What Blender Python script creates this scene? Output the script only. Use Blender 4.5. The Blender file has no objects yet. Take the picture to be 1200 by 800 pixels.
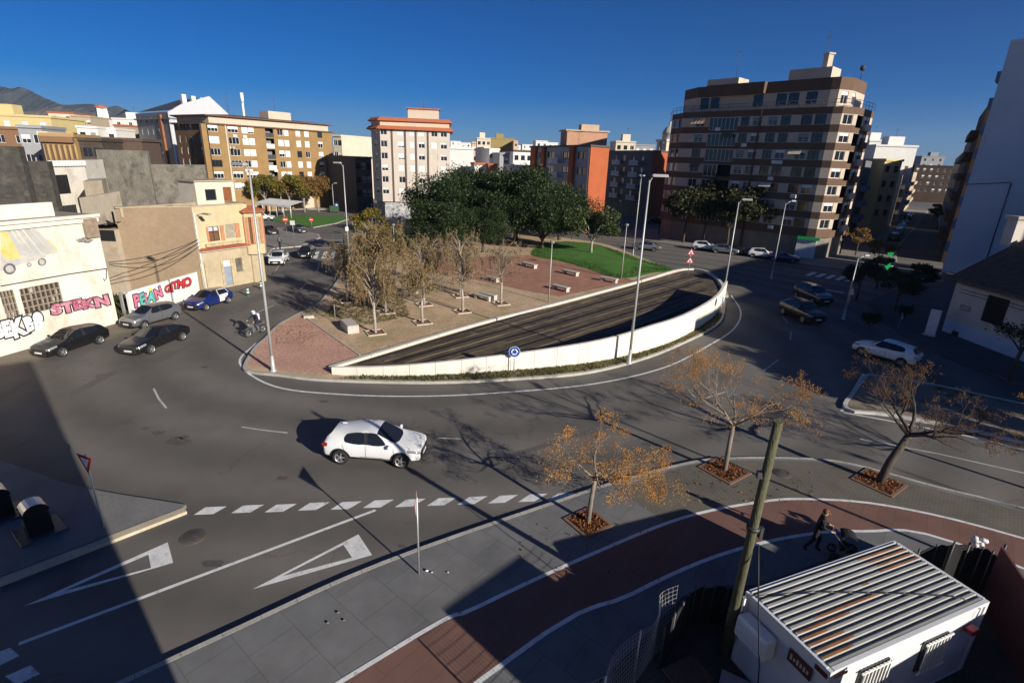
import bpy, bmesh, math, random
import numpy as np
from mathutils import Vector, Matrix
from mathutils.geometry import tessellate_polygon
from mathutils.bvhtree import BVHTree
random.seed(7); NP = np.random.RandomState(11)
SC = bpy.context.scene
COL = SC.collection
PI = math.pi
# ------------------------------------------------------------------ survey: photo pixel -> place in the world
FPX, PITCH, ROLL, EYE = 620.0, math.radians(19.0), math.radians(2.06), 12.75
_f = Vector((0, math.cos(PITCH), -math.sin(PITCH)))
_u0 = Vector((0, math.sin(PITCH), math.cos(PITCH)))
_r0 = Vector((1, 0, 0))
CR = _r0 * math.cos(ROLL) + _u0 * math.sin(ROLL)
CU = -_r0 * math.sin(ROLL) + _u0 * math.cos(ROLL)
CF = _f
CAM = Vector((0, 0, EYE))
def ray(px, py): return CF * FPX + CR * (px - 600) + CU * (400 - py)
def G(px, py, z=0.0):
    d = ray(px, py); t = (z - EYE) / d.z
    p = CAM + d * t
    return Vector((p.x, p.y, z))
def at(px, py, Y):
    d = ray(px, py); return CAM + d * (Y / d.y)
def proj(p):
    q = Vector(p) - CAM; z = q.dot(CF)
    return 600 + FPX * q.dot(CR) / z, 400 - FPX * q.dot(CU) / z
def topz(px, py, x, y):
    d = ray(px, py); s = math.hypot(x, y) / math.hypot(d.x, d.y)
    return EYE + d.z * s
SUN_AZ = math.radians(133.6); SUN_EL = math.radians(20.0)
def UV(u, v): return Vector((.695 * u - .719 * v, .719 * u + .695 * v, 0))   # across / along the shadows

# ------------------------------------------------------------------ materials
MATS = {}
def _nodes(name):
    m = bpy.data.materials.new(name); m.use_nodes = True
    nt = m.node_tree; b = nt.nodes['Principled BSDF']
    return m, nt, b
def link(nt, a, b): nt.links.new(a, b)
def M(name, col, rough=.8, var=.15, scale=2.0, bump=0.0, metal=0.0, spec=.4, col2=None, fine=0.0, bscale=None, coat=0.0, stains=None, stretch=None, trans=0.0):
    if name in MATS: return MATS[name]
    m, nt, b = _nodes(name)
    b.inputs['Roughness'].default_value = rough
    b.inputs['Metallic'].default_value = metal
    b.inputs['Specular IOR Level'].default_value = spec
    if coat: b.inputs['Coat Weight'].default_value = coat; b.inputs['Coat Roughness'].default_value = .05
    if trans:
        b.inputs['Transmission Weight'].default_value = trans
    tc = nt.nodes.new('ShaderNodeTexCoord'); src = tc.outputs['Object']
    if stretch:
        mp = nt.nodes.new('ShaderNodeMapping'); mp.inputs['Scale'].default_value = stretch
        link(nt, src, mp.inputs['Vector']); src = mp.outputs['Vector']
    n = nt.nodes.new('ShaderNodeTexNoise'); n.inputs['Scale'].default_value = scale
    n.inputs['Detail'].default_value = 6; n.inputs['Roughness'].default_value = .62
    link(nt, src, n.inputs['Vector'])
    ramp = nt.nodes.new('ShaderNodeValToRGB')
    c1 = [max(0, c * (1 - var)) for c in col]; c2 = list(col2) if col2 else [min(1, c * (1 + var)) for c in col]
    ramp.color_ramp.elements[0].position = .32; ramp.color_ramp.elements[1].position = .68
    ramp.color_ramp.elements[0].color = (*c1, 1); ramp.color_ramp.elements[1].color = (*c2, 1)
    link(nt, n.outputs['Fac'], ramp.inputs['Fac'])
    out = ramp.outputs['Color']
    if fine:
        n2 = nt.nodes.new('ShaderNodeTexNoise'); n2.inputs['Scale'].default_value = scale * 14
        n2.inputs['Detail'].default_value = 4
        link(nt, src, n2.inputs['Vector'])
        mr = nt.nodes.new('ShaderNodeMapRange'); mr.inputs[1].default_value = .3; mr.inputs[2].default_value = .7
        mr.inputs[3].default_value = 1 - fine; mr.inputs[4].default_value = 1 + fine
        link(nt, n2.outputs['Fac'], mr.inputs[0])
        mx = nt.nodes.new('ShaderNodeMix'); mx.data_type = 'RGBA'; mx.blend_type = 'MULTIPLY'; mx.inputs[0].default_value = 1
        link(nt, out, mx.inputs[6]); link(nt, mr.outputs[0], mx.inputs[7]); out = mx.outputs[2]
    if stains:
        sc, lo, hi, scol = stains[:4]
        n3 = nt.nodes.new('ShaderNodeTexNoise'); n3.inputs['Scale'].default_value = sc; n3.inputs['Detail'].default_value = 8
        n3.inputs['Roughness'].default_value = .7
        mp = nt.nodes.new('ShaderNodeMapping'); mp.inputs['Scale'].default_value = stains[4] if len(stains) > 4 else (1, 1, 1)
        mp.inputs['Location'].default_value = (3.7, 1.3, 8.1)
        link(nt, tc.outputs['Object'], mp.inputs['Vector']); link(nt, mp.outputs['Vector'], n3.inputs['Vector'])
        mr = nt.nodes.new('ShaderNodeMapRange'); mr.inputs[1].default_value = lo; mr.inputs[2].default_value = hi
        link(nt, n3.outputs['Fac'], mr.inputs[0])
        mx = nt.nodes.new('ShaderNodeMix'); mx.data_type = 'RGBA'
        link(nt, mr.outputs[0], mx.inputs[0]); link(nt, out, mx.inputs[6]); mx.inputs[7].default_value = (*scol, 1)
        out = mx.outputs[2]
    link(nt, out, b.inputs['Base Color'])
    if bump:
        bn = nt.nodes.new('ShaderNodeBump'); bn.inputs['Strength'].default_value = bump; bn.inputs['Distance'].default_value = .05
        nb = nt.nodes.new('ShaderNodeTexNoise'); nb.inputs['Scale'].default_value = bscale or scale * 10; nb.inputs['Detail'].default_value = 5
        link(nt, src, nb.inputs['Vector'])
        link(nt, nb.outputs['Fac'], bn.inputs['Height']); link(nt, bn.outputs['Normal'], b.inputs['Normal'])
    MATS[name] = m
    return m
def leafmat(name, cols, rough=.6, scale=.9, trans=.25):
    """foliage: clumps of several greens, each leaf a little different"""
    if name in MATS: return MATS[name]
    m, nt, b = _nodes(name)
    b.inputs['Roughness'].default_value = rough; b.inputs['Specular IOR Level'].default_value = .25
    g = nt.nodes.new('ShaderNodeTexCoord')
    n = nt.nodes.new('ShaderNodeTexNoise'); n.inputs['Scale'].default_value = scale; n.inputs['Detail'].default_value = 5
    link(nt, g.outputs['Object'], n.inputs['Vector'])
    isl = nt.nodes.new('ShaderNodeNewGeometry')
    ad = nt.nodes.new('ShaderNodeMath'); ad.operation = 'MULTIPLY_ADD'; ad.inputs[1].default_value = .45
    link(nt, isl.outputs['Random Per Island'], ad.inputs[0]); 
    sb = nt.nodes.new('ShaderNodeMath'); sb.operation = 'SUBTRACT'; sb.inputs[1].default_value = .22
    link(nt, n.outputs['Fac'], sb.inputs[0]); link(nt, sb.outputs[0], ad.inputs[2])
    r = nt.nodes.new('ShaderNodeValToRGB'); r.color_ramp.elements[0].position = .25; r.color_ramp.elements[1].position = .75
    r.color_ramp.elements[0].color = (*cols[0], 1); r.color_ramp.elements[1].color = (*cols[-1], 1)
    for k, c in enumerate(cols[1:-1]):
        e = r.color_ramp.elements.new(.25 + .5 * (k + 1) / (len(cols) - 1)); e.color = (*c, 1)
    link(nt, ad.outputs[0], r.inputs['Fac']); link(nt, r.outputs['Color'], b.inputs['Base Color'])
    if trans:
        tr = nt.nodes.new('ShaderNodeBsdfTranslucent'); link(nt, r.outputs['Color'], tr.inputs['Color'])
        mx = nt.nodes.new('ShaderNodeMixShader'); mx.inputs[0].default_value = trans
        link(nt, b.outputs[0], mx.inputs[1]); link(nt, tr.outputs[0], mx.inputs[2])
        link(nt, mx.outputs[0], nt.nodes['Material Output'].inputs['Surface'])
    MATS[name] = m
    return m
def brickmat(name, c1, c2, mortar, bw, bh, rot=0.0, rough=.85, off=.5, msize=.02, noise=.2):
    if name in MATS: return MATS[name]
    m, nt, b = _nodes(name); b.inputs['Roughness'].default_value = rough; b.inputs['Specular IOR Level'].default_value = .3
    tc = nt.nodes.new('ShaderNodeTexCoord'); mp = nt.nodes.new('ShaderNodeMapping'); mp.inputs['Rotation'].default_value = (0, 0, rot)
    link(nt, tc.outputs['Object'], mp.inputs['Vector'])
    br = nt.nodes.new('ShaderNodeTexBrick'); br.offset = off
    br.inputs['Color1'].default_value = (*c1, 1); br.inputs['Color2'].default_value = (*c2, 1); br.inputs['Mortar'].default_value = (*mortar, 1)
    br.inputs['Scale'].default_value = 1; br.inputs['Mortar Size'].default_value = msize
    br.inputs['Brick Width'].default_value = bw; br.inputs['Row Height'].default_value = bh
    link(nt, mp.outputs['Vector'], br.inputs['Vector'])
    n = nt.nodes.new('ShaderNodeTexNoise'); n.inputs['Scale'].default_value = .6; n.inputs['Detail'].default_value = 8; n.inputs['Roughness'].default_value = .65
    link(nt, tc.outputs['Object'], n.inputs['Vector'])
    mr = nt.nodes.new('ShaderNodeMapRange'); mr.inputs[1].default_value = .3; mr.inputs[2].default_value = .7
    mr.inputs[3].default_value = 1 - noise; mr.inputs[4].default_value = 1 + noise
    link(nt, n.outputs['Fac'], mr.inputs[0])
    mx = nt.nodes.new('ShaderNodeMix'); mx.data_type = 'RGBA'; mx.blend_type = 'MULTIPLY'; mx.inputs[0].default_value = 1
    link(nt, br.outputs['Color'], mx.inputs[6]); link(nt, mr.outputs[0], mx.inputs[7])
    link(nt, mx.outputs[2], b.inputs['Base Color'])
    MATS[name] = m
    return m

# ------------------------------------------------------------------ objects
def wloc(o):
    v = Vector((0, 0, 0))
    while o is not None:
        v += o.location; o = o.parent
    return v
def tag(o, label=None, cat=None, group=None, kind=None):
    if label: o['label'] = label
    if cat: o['category'] = cat
    if group: o['group'] = group
    if kind: o['kind'] = kind
    return o
def thing(name, label, cat, loc=(0, 0, 0), rz=0.0, group=None):
    o = bpy.data.objects.new(name, None); COL.objects.link(o)
    o.empty_display_size = .2
    o.location = Vector(loc); o.rotation_euler = (0, 0, rz)
    return tag(o, label, cat, group)
def copy_tree(o, parent=None):
    c = o.copy(); COL.objects.link(c)
    if parent is not None: c.parent = parent
    for ch in list(o.children): copy_tree(ch, c)
    return c
def add_mesh(name, me, parent=None, loc=None, rot=None):
    o = bpy.data.objects.new(name, me); COL.objects.link(o)
    if parent is not None: o.parent = parent
    if loc is not None: o.location = loc
    if rot is not None: o.rotation_euler = rot
    return o
class MB:
    def __init__(s): s.v = []; s.f = []; s.m = []; s.sm = []
    def quad(s, pts, m=0, smooth=False):
        n = len(s.v); s.v += [tuple(p) for p in pts]; s.f.append(tuple(range(n, n + len(pts)))); s.m.append(m); s.sm.append(smooth)
    def box(s, c, size, rz=0.0, m=0, ry=0.0, rx=0.0):
        R = Matrix.Rotation(rz, 3, 'Z') @ Matrix.Rotation(ry, 3, 'Y') @ Matrix.Rotation(rx, 3, 'X')
        c = Vector(c); h = Vector(size) / 2; n = len(s.v)
        for sx, sy, sz in ((-1,-1,-1),(1,-1,-1),(1,1,-1),(-1,1,-1),(-1,-1,1),(1,-1,1),(1,1,1),(-1,1,1)):
            s.v.append(tuple(c + R @ Vector((sx * h.x, sy * h.y, sz * h.z))))
        for f in ((0,3,2,1),(4,5,6,7),(0,1,5,4),(1,2,6,5),(2,3,7,6),(3,0,4,7)):
            s.f.append(tuple(n + k for k in f)); s.m.append(m); s.sm.append(False)
    def cbox(s, c, size, ch=.02, rz=0.0, m=0):
        """box with chamfered upright and top edges"""
        R = Matrix.Rotation(rz, 3, 'Z'); c = Vector(c); hx, hy, hz = [k / 2 for k in size]
        def ring(x, y, z, k):
            return [(x - k, -y), (x, -y + k), (x, y - k), (x - k, y), (-x + k, y), (-x, y - k), (-x, -y + k), (-x + k, -y)], z
        rings = [ring(hx, hy, -hz, ch), ring(hx, hy, hz - ch, ch), ring(hx - ch, hy - ch, hz, ch * .6)]
        n = len(s.v)
        for r, z in rings:
            for x, y in r: s.v.append(tuple(c + R @ Vector((x, y, z))))
        for a in (0, 1):
            for k in range(8):
                k2 = (k + 1) % 8
                s.f.append((n + a * 8 + k, n + a * 8 + k2, n + a * 8 + 8 + k2, n + a * 8 + 8 + k)); s.m.append(m); s.sm.append(False)
        s.f.append(tuple(n + 16 + k for k in range(8))); s.m.append(m); s.sm.append(False)
        s.f.append(tuple(n + 7 - k for k in range(8))); s.m.append(m); s.sm.append(False)
    def poly(s, pts, z=None, m=0):
        P = [Vector((p[0], p[1], z if z is not None else p[2])) for p in pts]
        tris = tessellate_polygon([P]); n = len(s.v); s.v += [tuple(p) for p in P]
        for t in tris:
            a, b, c = (P[k] for k in t)
            t = t if (b - a).cross(c - a).z > 0 else (t[0], t[2], t[1])
            s.f.append(tuple(n + k for k in t)); s.m.append(m); s.sm.append(False)
    def prism(s, pts, z0, z1, m=0, mtop=None, bottom=False):
        P = [Vector((p[0], p[1])) for p in pts]
        ar = sum(P[i].x * P[(i + 1) % len(P)].y - P[(i + 1) % len(P)].x * P[i].y for i in range(len(P)))
        if ar < 0: P = P[::-1]
        for i in range(len(P)):
            a, b = P[i], P[(i + 1) % len(P)]
            s.quad([(a.x, a.y, z0), (b.x, b.y, z0), (b.x, b.y, z1), (a.x, a.y, z1)], m)
        s.poly(P, z1, m if mtop is None else mtop)
        if bottom:
            n0 = len(s.f); s.poly(P, z0, m)
            for k in range(n0, len(s.f)): s.f[k] = s.f[k][::-1]
    def tube(s, pts, radii, n=8, m=0, cap=True, smooth=True):
        pts = [Vector(p) for p in pts]
        if not isinstance(radii, (list, tuple)): radii = [radii] * len(pts)
        base = len(s.v); ref = None
        for i, p in enumerate(pts):
            d = (pts[min(i + 1, len(pts) - 1)] - pts[max(i - 1, 0)])
            if d.length < 1e-9: d = Vector((0, 0, 1))
            d.normalize()
            if ref is None:
                ref = Vector((1, 0, 0)) if abs(d.x) < .8 else Vector((0, 1, 0))
            a = (ref - d * ref.dot(d)); a.normalize(); b = d.cross(a); ref = a
            for k in range(n):
                t = 2 * PI * k / n
                s.v.append(tuple(p + (a * math.cos(t) + b * math.sin(t)) * radii[i]))
        for i in range(len(pts) - 1):
            for k in range(n):
                k2 = (k + 1) % n
                s.f.append((base + i * n + k, base + i * n + k2, base + (i + 1) * n + k2, base + (i + 1) * n + k)); s.m.append(m); s.sm.append(smooth)
        if cap and n > 2:
            s.f.append(tuple(base + n - 1 - k for k in range(n))); s.m.append(m); s.sm.append(False)
            e = base + (len(pts) - 1) * n
            s.f.append(tuple(e + k for k in range(n))); s.m.append(m); s.sm.append(False)
    def lathe(s, prof, n=16, m=0, c=(0, 0, 0), axis='z', smooth=True, closed=False):
        base = len(s.v); c = Vector(c)
        for r, h in prof:
            for k in range(n):
                t = 2 * PI * k / n; x, y = r * math.cos(t), r * math.sin(t)
                p = Vector((x, y, h)) if axis == 'z' else (Vector((x, h, -y)) if axis == 'y' else Vector((h, x, y)))
                s.v.append(tuple(c + p))
        L = len(prof)
        for i in range(L if closed else L - 1):
            i2 = (i + 1) % L
            for k in range(n):
                k2 = (k + 1) % n
                s.f.append((base + i * n + k, base + i * n + k2, base + i2 * n + k2, base + i2 * n + k)); s.m.append(m); s.sm.append(smooth)
    def ico(s, c, r, m=0, sc=(1, 1, 1)):
        t = (1 + 5 ** .5) / 2; c = Vector(c); n = len(s.v)
        for p in ((-1,t,0),(1,t,0),(-1,-t,0),(1,-t,0),(0,-1,t),(0,1,t),(0,-1,-t),(0,1,-t),(t,0,-1),(t,0,1),(-t,0,-1),(-t,0,1)):
            q = Vector(p).normalized() * r; s.v.append((c.x + q.x * sc[0], c.y + q.y * sc[1], c.z + q.z * sc[2]))
        for f in ((0,11,5),(0,5,1),(0,1,7),(0,7,10),(0,10,11),(1,5,9),(5,11,4),(11,10,2),(10,7,6),(7,1,8),(3,9,4),(3,4,2),(3,2,6),(3,6,8),(3,8,9),(4,9,5),(2,4,11),(6,2,10),(8,6,7),(9,8,1)):
            s.f.append(tuple(n + k for k in f)); s.m.append(m); s.sm.append(True)
    def strip(s, pts, o0, o1, z, m=0):
        """flat ribbon along a polyline between two sideways offsets (left positive)"""
        L = offset(pts, o1); R = offset(pts, o0)
        for i in range(len(pts) - 1):
            s.quad([(R[i].x, R[i].y, z), (R[i+1].x, R[i+1].y, z), (L[i+1].x, L[i+1].y, z), (L[i].x, L[i].y, z)], m)
    def kerb(s, pts, o0, o1, z0, z1, m=0, z1s=None):
        L = offset(pts, max(o0, o1)); R = offset(pts, min(o0, o1))
        zt = z1s or [z1] * len(pts)
        for i in range(len(pts) - 1):
            a, b, c, d = R[i], R[i+1], L[i+1], L[i]
            s.quad([(a.x,a.y,zt[i]),(b.x,b.y,zt[i+1]),(c.x,c.y,zt[i+1]),(d.x,d.y,zt[i])], m)
            s.quad([(a.x,a.y,z0),(b.x,b.y,z0),(b.x,b.y,zt[i+1]),(a.x,a.y,zt[i])], m)
            s.quad([(c.x,c.y,z0),(d.x,d.y,z0),(d.x,d.y,zt[i]),(c.x,c.y,zt[i+1])], m)
        for i, fl in ((0, False), (len(pts) - 1, True)):
            q = [(L[i].x,L[i].y,z0),(R[i].x,R[i].y,z0),(R[i].x,R[i].y,zt[i]),(L[i].x,L[i].y,zt[i])]
            s.quad(q[::-1] if fl else q, m)
    def mesh(s, name, mats):
        me = bpy.data.meshes.new(name); me.from_pydata(s.v, [], s.f)
        for mt in (mats if isinstance(mats, (list, tuple)) else [mats]): me.materials.append(mt)
        me.polygons.foreach_set('material_index', s.m); me.polygons.foreach_set('use_smooth', s.sm)
        me.update(); return me
    def build(s, name, mats, parent=None, raw=False, kind=None):
        if parent is not None and not raw:
            w = wloc(parent); s.v = [(x - w.x, y - w.y, z - w.z) for x, y, z in s.v]
        o = add_mesh(name, s.mesh(name, mats), parent)
        if kind: o['kind'] = kind
        return o
def offset(pts, d):
    P = [Vector((p[0], p[1])) for p in pts]; out = []
    for i in range(len(P)):
        a = P[max(i - 1, 0)]; b = P[min(i + 1, len(P) - 1)]
        t = (b - a)
        if t.length < 1e-9: t = Vector((1, 0))
        t.normalize(); n = Vector((-t.y, t.x)); k = 1.0
        if 0 < i < len(P) - 1:
            t1 = (P[i] - P[i-1]).normalized(); k = 1 / max(.6, abs(Vector((-t1.y, t1.x)).dot(n)))
        out.append(P[i] + n * d * k)
    return out
def smooth(pts, n=6, closed=False):
    P = [Vector((p[0], p[1])) for p in pts]; out = []; N = len(P)
    for i in range(N if closed else N - 1):
        if closed: p0, p1, p2, p3 = P[i-1], P[i], P[(i+1) % N], P[(i+2) % N]
        else:
            p1, p2 = P[i], P[i+1]; p0 = P[i-1] if i else p1 * 2 - p2; p3 = P[i+2] if i + 2 < N else p2 * 2 - p1
        for k in range(n):
            t = k / n
            out.append(.5 * ((2 * p1) + (p2 - p0) * t + (2 * p0 - 5 * p1 + 4 * p2 - p3) * t * t + (3 * p1 - p0 - 3 * p2 + p3) * t ** 3))
    if not closed: out.append(P[-1])
    return out
def GP(*pts): return [G(x, y).xy for x, y in pts]
def evaluated(o):
    dg = bpy.context.evaluated_depsgraph_get(); dg.update()
    return bpy.data.meshes.new_from_object(o.evaluated_get(dg), depsgraph=dg)
def drop(o):
    d = o.data; bpy.data.objects.remove(o, do_unlink=True)
    if d is not None and d.users == 0: bpy.data.meshes.remove(d) if isinstance(d, bpy.types.Mesh) else None

# ------------------------------------------------------------------ shared materials
grey_steel = M('galvanised_steel', (.42, .43, .44), .45, .12, 3, metal=.6)
dark_steel = M('dark_steel', (.05, .05, .055), .5, .2, 3)
white_metal = M('white_painted_metal', (.72, .72, .7), .4, .06, 2)
concrete = M('pale_concrete', (.42, .39, .34), .85, .12, 1.2, bump=.15, fine=.12)
kerb_conc = M('kerb_concrete', (.36, .34, .3), .85, .18, .9, bump=.1, fine=.15)
white_paint = M('white_road_paint', (.62, .62, .6), .7, .14, 2.5, fine=.14, stains=(3.5, .56, .74, (.16, .155, .15)))
glass_dark = M('window_glass', (.015, .018, .022), .08, .1, 1, spec=.7)
black_void = M('dark_interior', (.01, .01, .012), .8, .1, 1)
shut_white = M('white_roller_blind', (.68, .67, .63), .6, .05, 4)
shut_cream = M('cream_roller_blind', (.52, .46, .36), .6, .06, 4)
shut_grey = M('grey_roller_blind', (.25, .25, .25), .6, .06, 4)
shut_brown = M('brown_wood_shutter', (.14, .065, .03), .6, .2, 6)
fr_white = M('white_window_frame', (.66, .66, .64), .45, .05, 4)
fr_brown = M('brown_window_frame', (.09, .05, .03), .5, .1, 4)
fr_dark = M('dark_window_frame', (.05, .05, .05), .5, .1, 4)
tile_red = M('red_roof_tiles', (.36, .11, .05), .8, .25, 5, bump=.3, bscale=14)
# ------------------------------------------------------------------ the setting: ground, roads, pavements, roundabout
def structure(name, mb, mats): return mb.build(name, mats, None, kind='structure')
gm = M('city_ground', (.16, .145, .125), .95, .2, .02, fine=.1)
mb = MB(); R = 5800.0
ringp = [(R * math.cos(2 * PI * k / 48), R * math.sin(2 * PI * k / 48)) for k in range(48)]
mb.poly(ringp, -.03); structure('ground', mb, gm)

def asphalt():
    m, nt, b = _nodes('asphalt'); b.inputs['Roughness'].default_value = .82; b.inputs['Specular IOR Level'].default_value = .35
    tc = nt.nodes.new('ShaderNodeTexCoord')
    def noise(sc, det, st=(1, 1, 1), rot=0):
        mp = nt.nodes.new('ShaderNodeMapping'); mp.inputs['Scale'].default_value = st; mp.inputs['Rotation'].default_value = (0, 0, rot)
        link(nt, tc.outputs['Object'], mp.inputs['Vector'])
        n = nt.nodes.new('ShaderNodeTexNoise'); n.inputs['Scale'].default_value = sc; n.inputs['Detail'].default_value = det; n.inputs['Roughness'].default_value = .6
        link(nt, mp.outputs['Vector'], n.inputs['Vector']); return n.outputs['Fac']
    def rng(src, a, b_, lo, hi):
        mr = nt.nodes.new('ShaderNodeMapRange'); mr.inputs[1].default_value = a; mr.inputs[2].default_value = b_
        mr.inputs[3].default_value = lo; mr.inputs[4].default_value = hi; link(nt, src, mr.inputs[0]); return mr.outputs[0]
    def mul(a, b_):
        k = nt.nodes.new('ShaderNodeMath'); k.operation = 'MULTIPLY'; link(nt, a, k.inputs[0]); link(nt, b_, k.inputs[1]); return k.outputs[0]
    big = rng(noise(.09, 4), .3, .7, .8, 1.2); mid = rng(noise(.9, 6), .3, .7, .93, 1.07); fin = rng(noise(45, 3), .3, .7, .86, 1.14)
    # rubber-polished wheel lanes circling the island, at two radii about its left end
    sub = nt.nodes.new('ShaderNodeVectorMath'); sub.operation = 'SUBTRACT'; sub.inputs[1].default_value = (-5.5, 42.5, 0)
    link(nt, tc.outputs['Object'], sub.inputs[0])
    sc_ = nt.nodes.new('ShaderNodeVectorMath'); sc_.operation = 'MULTIPLY'; sc_.inputs[1].default_value = (.86, 1.0, 0); link(nt, sub.outputs[0], sc_.inputs[0])
    ln = nt.nodes.new('ShaderNodeVectorMath'); ln.operation = 'LENGTH'; link(nt, sc_.outputs[0], ln.inputs[0])
    wob = nt.nodes.new('ShaderNodeMath'); wob.operation = 'MULTIPLY_ADD'; wob.inputs[1].default_value = 2.2
    link(nt, noise(.14, 2), wob.inputs[0]); link(nt, ln.outputs['Value'], wob.inputs[2])
    w = nt.nodes.new('ShaderNodeMath'); w.operation = 'SINE'
    k = nt.nodes.new('ShaderNodeMath'); k.operation = 'MULTIPLY'; k.inputs[1].default_value = 1.75; link(nt, wob.outputs[0], k.inputs[0]); link(nt, k.outputs[0], w.inputs[0])
    lanes = rng(w.outputs[0], -1, 1, .8, 1.1)
    patch = rng(noise(.35, 8, (1, .35, 1), .6), .60, .66, 1.0, .84)
    vo = nt.nodes.new('ShaderNodeTexVoronoi'); vo.feature = 'DISTANCE_TO_EDGE'; vo.inputs['Scale'].default_value = .16
    wv = nt.nodes.new('ShaderNodeVectorMath'); wv.operation = 'MULTIPLY_ADD'; nz = nt.nodes.new('ShaderNodeTexNoise'); nz.inputs['Scale'].default_value = .7; nz.inputs['Detail'].default_value = 6; link(nt, tc.outputs['Object'], nz.inputs['Vector'])
    link(nt, nz.outputs['Color'], wv.inputs[0]); wv.inputs[1].default_value = (2.5, 2.5, 0); link(nt, tc.outputs['Object'], wv.inputs[2]); link(nt, wv.outputs[0], vo.inputs['Vector'])
    crack = rng(vo.outputs['Distance'], .0, .008, .74, 1.0); cm_ = rng(noise(.17, 3), .56, .62, 1.0, 0.0)
    mx_ = nt.nodes.new('ShaderNodeMath'); mx_.operation = 'MAXIMUM'; link(nt, crack, mx_.inputs[0]); link(nt, cm_, mx_.inputs[1])
    oil = rng(noise(.75, 4), .70, .80, 1.0, .62)
    f = mul(mul(mul(mul(big, mid), mul(fin, lanes)), patch), mul(mx_.outputs[0], oil))
    vm = nt.nodes.new('ShaderNodeMix'); vm.data_type = 'RGBA'; vm.blend_type = 'MULTIPLY'; vm.inputs[0].default_value = 1
    vm.inputs[6].default_value = (.128, .117, .104, 1); link(nt, f, vm.inputs[7]); 
    dust = rng(noise(.16, 6), .55, .75, 0, .35)
    dm = nt.nodes.new('ShaderNodeMix'); dm.data_type = 'RGBA'; link(nt, dust, dm.inputs[0]); link(nt, vm.outputs[2], dm.inputs[6]); dm.inputs[7].default_value = (.165, .145, .118, 1)
    link(nt, dm.outputs[2], b.inputs['Base Color'])
    bn = nt.nodes.new('ShaderNodeBump'); bn.inputs['Strength'].default_value = .25; bn.inputs['Distance'].default_value = .01
    link(nt, noise(60, 2), bn.inputs['Height']); link(nt, bn.outputs['Normal'], b.inputs['Normal'])
    MATS['asphalt'] = m; return m
asph = asphalt()
mb = MB(); mb.poly([(-75, -30), (75, -30), (75, 80), (330, 420), (318, 430), (60, 112), (52, 150), (-30, 190), (-120, 160), (-75, 110)], 0); structure('road', mb, asph)

# --- near pavement with the cycle lane
kn = smooth([(-23, -1.8)] + GP((190, 785), (450, 665), (660, 590), (720, 570), (800, 548), (850, 541), (940, 541), (1000, 548), (1100, 575), (1200, 600)) + [(27, 14.2), (45, -1)], 5)
mb = MB(); mb.poly([(p.x, p.y) for p in kn] + [(45, -25), (-23, -25)], .14)
pav_m = brickmat('grey_paving_slabs', (.135, .135, .135), (.15, .148, .145), (.10, .10, .098), 1.3, 1.3, .68, .85, .5, .012, .2)
structure('pavement', mb, pav_m)
mb = MB(); mb.kerb(kn, 0, .16, -.01, .145); structure('kerb', mb, kerb_conc)
mb = MB(); run = 0.0
for i in range(len(kn) - 1):
    d = kn[i + 1] - kn[i]; l = d.length; s = -run % 1.0
    while s < l:
        q = kn[i] + d * (s / l) + Vector((-d.y, d.x)).normalized() * .08; mb.box((q.x, q.y, .07), (.014, .166, .154), math.atan2(d.y, d.x)); s += 1.0
    run += l
structure('kerb_joints', mb, M('kerb_joint', (.09, .085, .075), .9))
mb = MB(); rb = random.Random(3)
for px, py, r_ in ((147, 495, .3), (170, 502, .16), (186, 507, .22), (208, 517, .45), (215, 512, .2), (330, 560, .18), (250, 660, .25), (560, 470, .3), (760, 520, .22), (120, 440, .35), (640, 545, .15), (240, 430, .2), (470, 640, .12), (380, 470, .2)):
    c_ = G(px, py); mb.poly([(c_.x + r_ * rb.uniform(.5, 1.2) * math.cos(k * PI / 6) * 1.5, c_.y + r_ * rb.uniform(.5, 1.2) * math.sin(k * PI / 6)) for k in range(12)], .003)
structure('road_stains', mb, M('oil_stain', (.085, .076, .067), .6, .2, 6, fine=.2))
mb = MB()
for pts in (((505, 560), (700, 500), (704, 504), (508, 565)), ((60, 470), (150, 425), (156, 428), (64, 475))): mb.poly([G(*p).xy for p in pts], .0025)
structure('road_patch', mb, M('tar_patch', (.098, .089, .08), .8, .15, 5, fine=.2))
bo = smooth([(-22, -6.5)] + GP((405, 800), (560, 715), (700, 650), (800, 610), (880, 593), (940, 588), (1040, 596), (1200, 635)) + [(26, 11.5), (40, -3)], 5)
bi = smooth([(-17, -6)] + GP((565, 800), (740, 700), (840, 655), (930, 632), (1010, 626), (1120, 640)) + [(22, 10), (35, -5)], 5)
# herringbone part of the pavement
hb = GP((690, 700), (722, 650), (672, 607), (712, 586), (760, 571), (800, 557), (850, 549), (940, 549), (1000, 556), (1100, 584), (1200, 611))
hbp = smooth(GP((722, 577), (800, 550.5), (850, 543.5), (940, 543.5), (1000, 550.5), (1100, 578), (1200, 603)), 4)
e = [p for p in bo if p.x > 5.5 and p.x < 22]
low = [(p.x, p.y) for p in e][::-1]
mb = MB(); mb.poly([(p.x, p.y) for p in hbp] + low, .144)
herr = brickmat('herringbone_pavers', (.125, .112, .09), (.14, .125, .098), (.095, .085, .068), .24, .12, .72, .85, .5, .02, .2)
structure('paved_verge', mb, herr)
mb = MB(); mb.poly([(p.x, p.y) for p in bo] + [(p.x, p.y) for p in bi][::-1], .148)
structure('cycle_path', mb, brickmat('red_cycle_paving', (.15, .08, .062), (.168, .09, .07), (.12, .066, .052), 3.0, .5, -.9, .85, .5, .01, .15))
mb = MB(); mb.strip(bo, -.07, .07, .152); mb.strip(bi, -.07, .07, .152); structure('cycle_path_lines', mb, white_paint)

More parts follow.
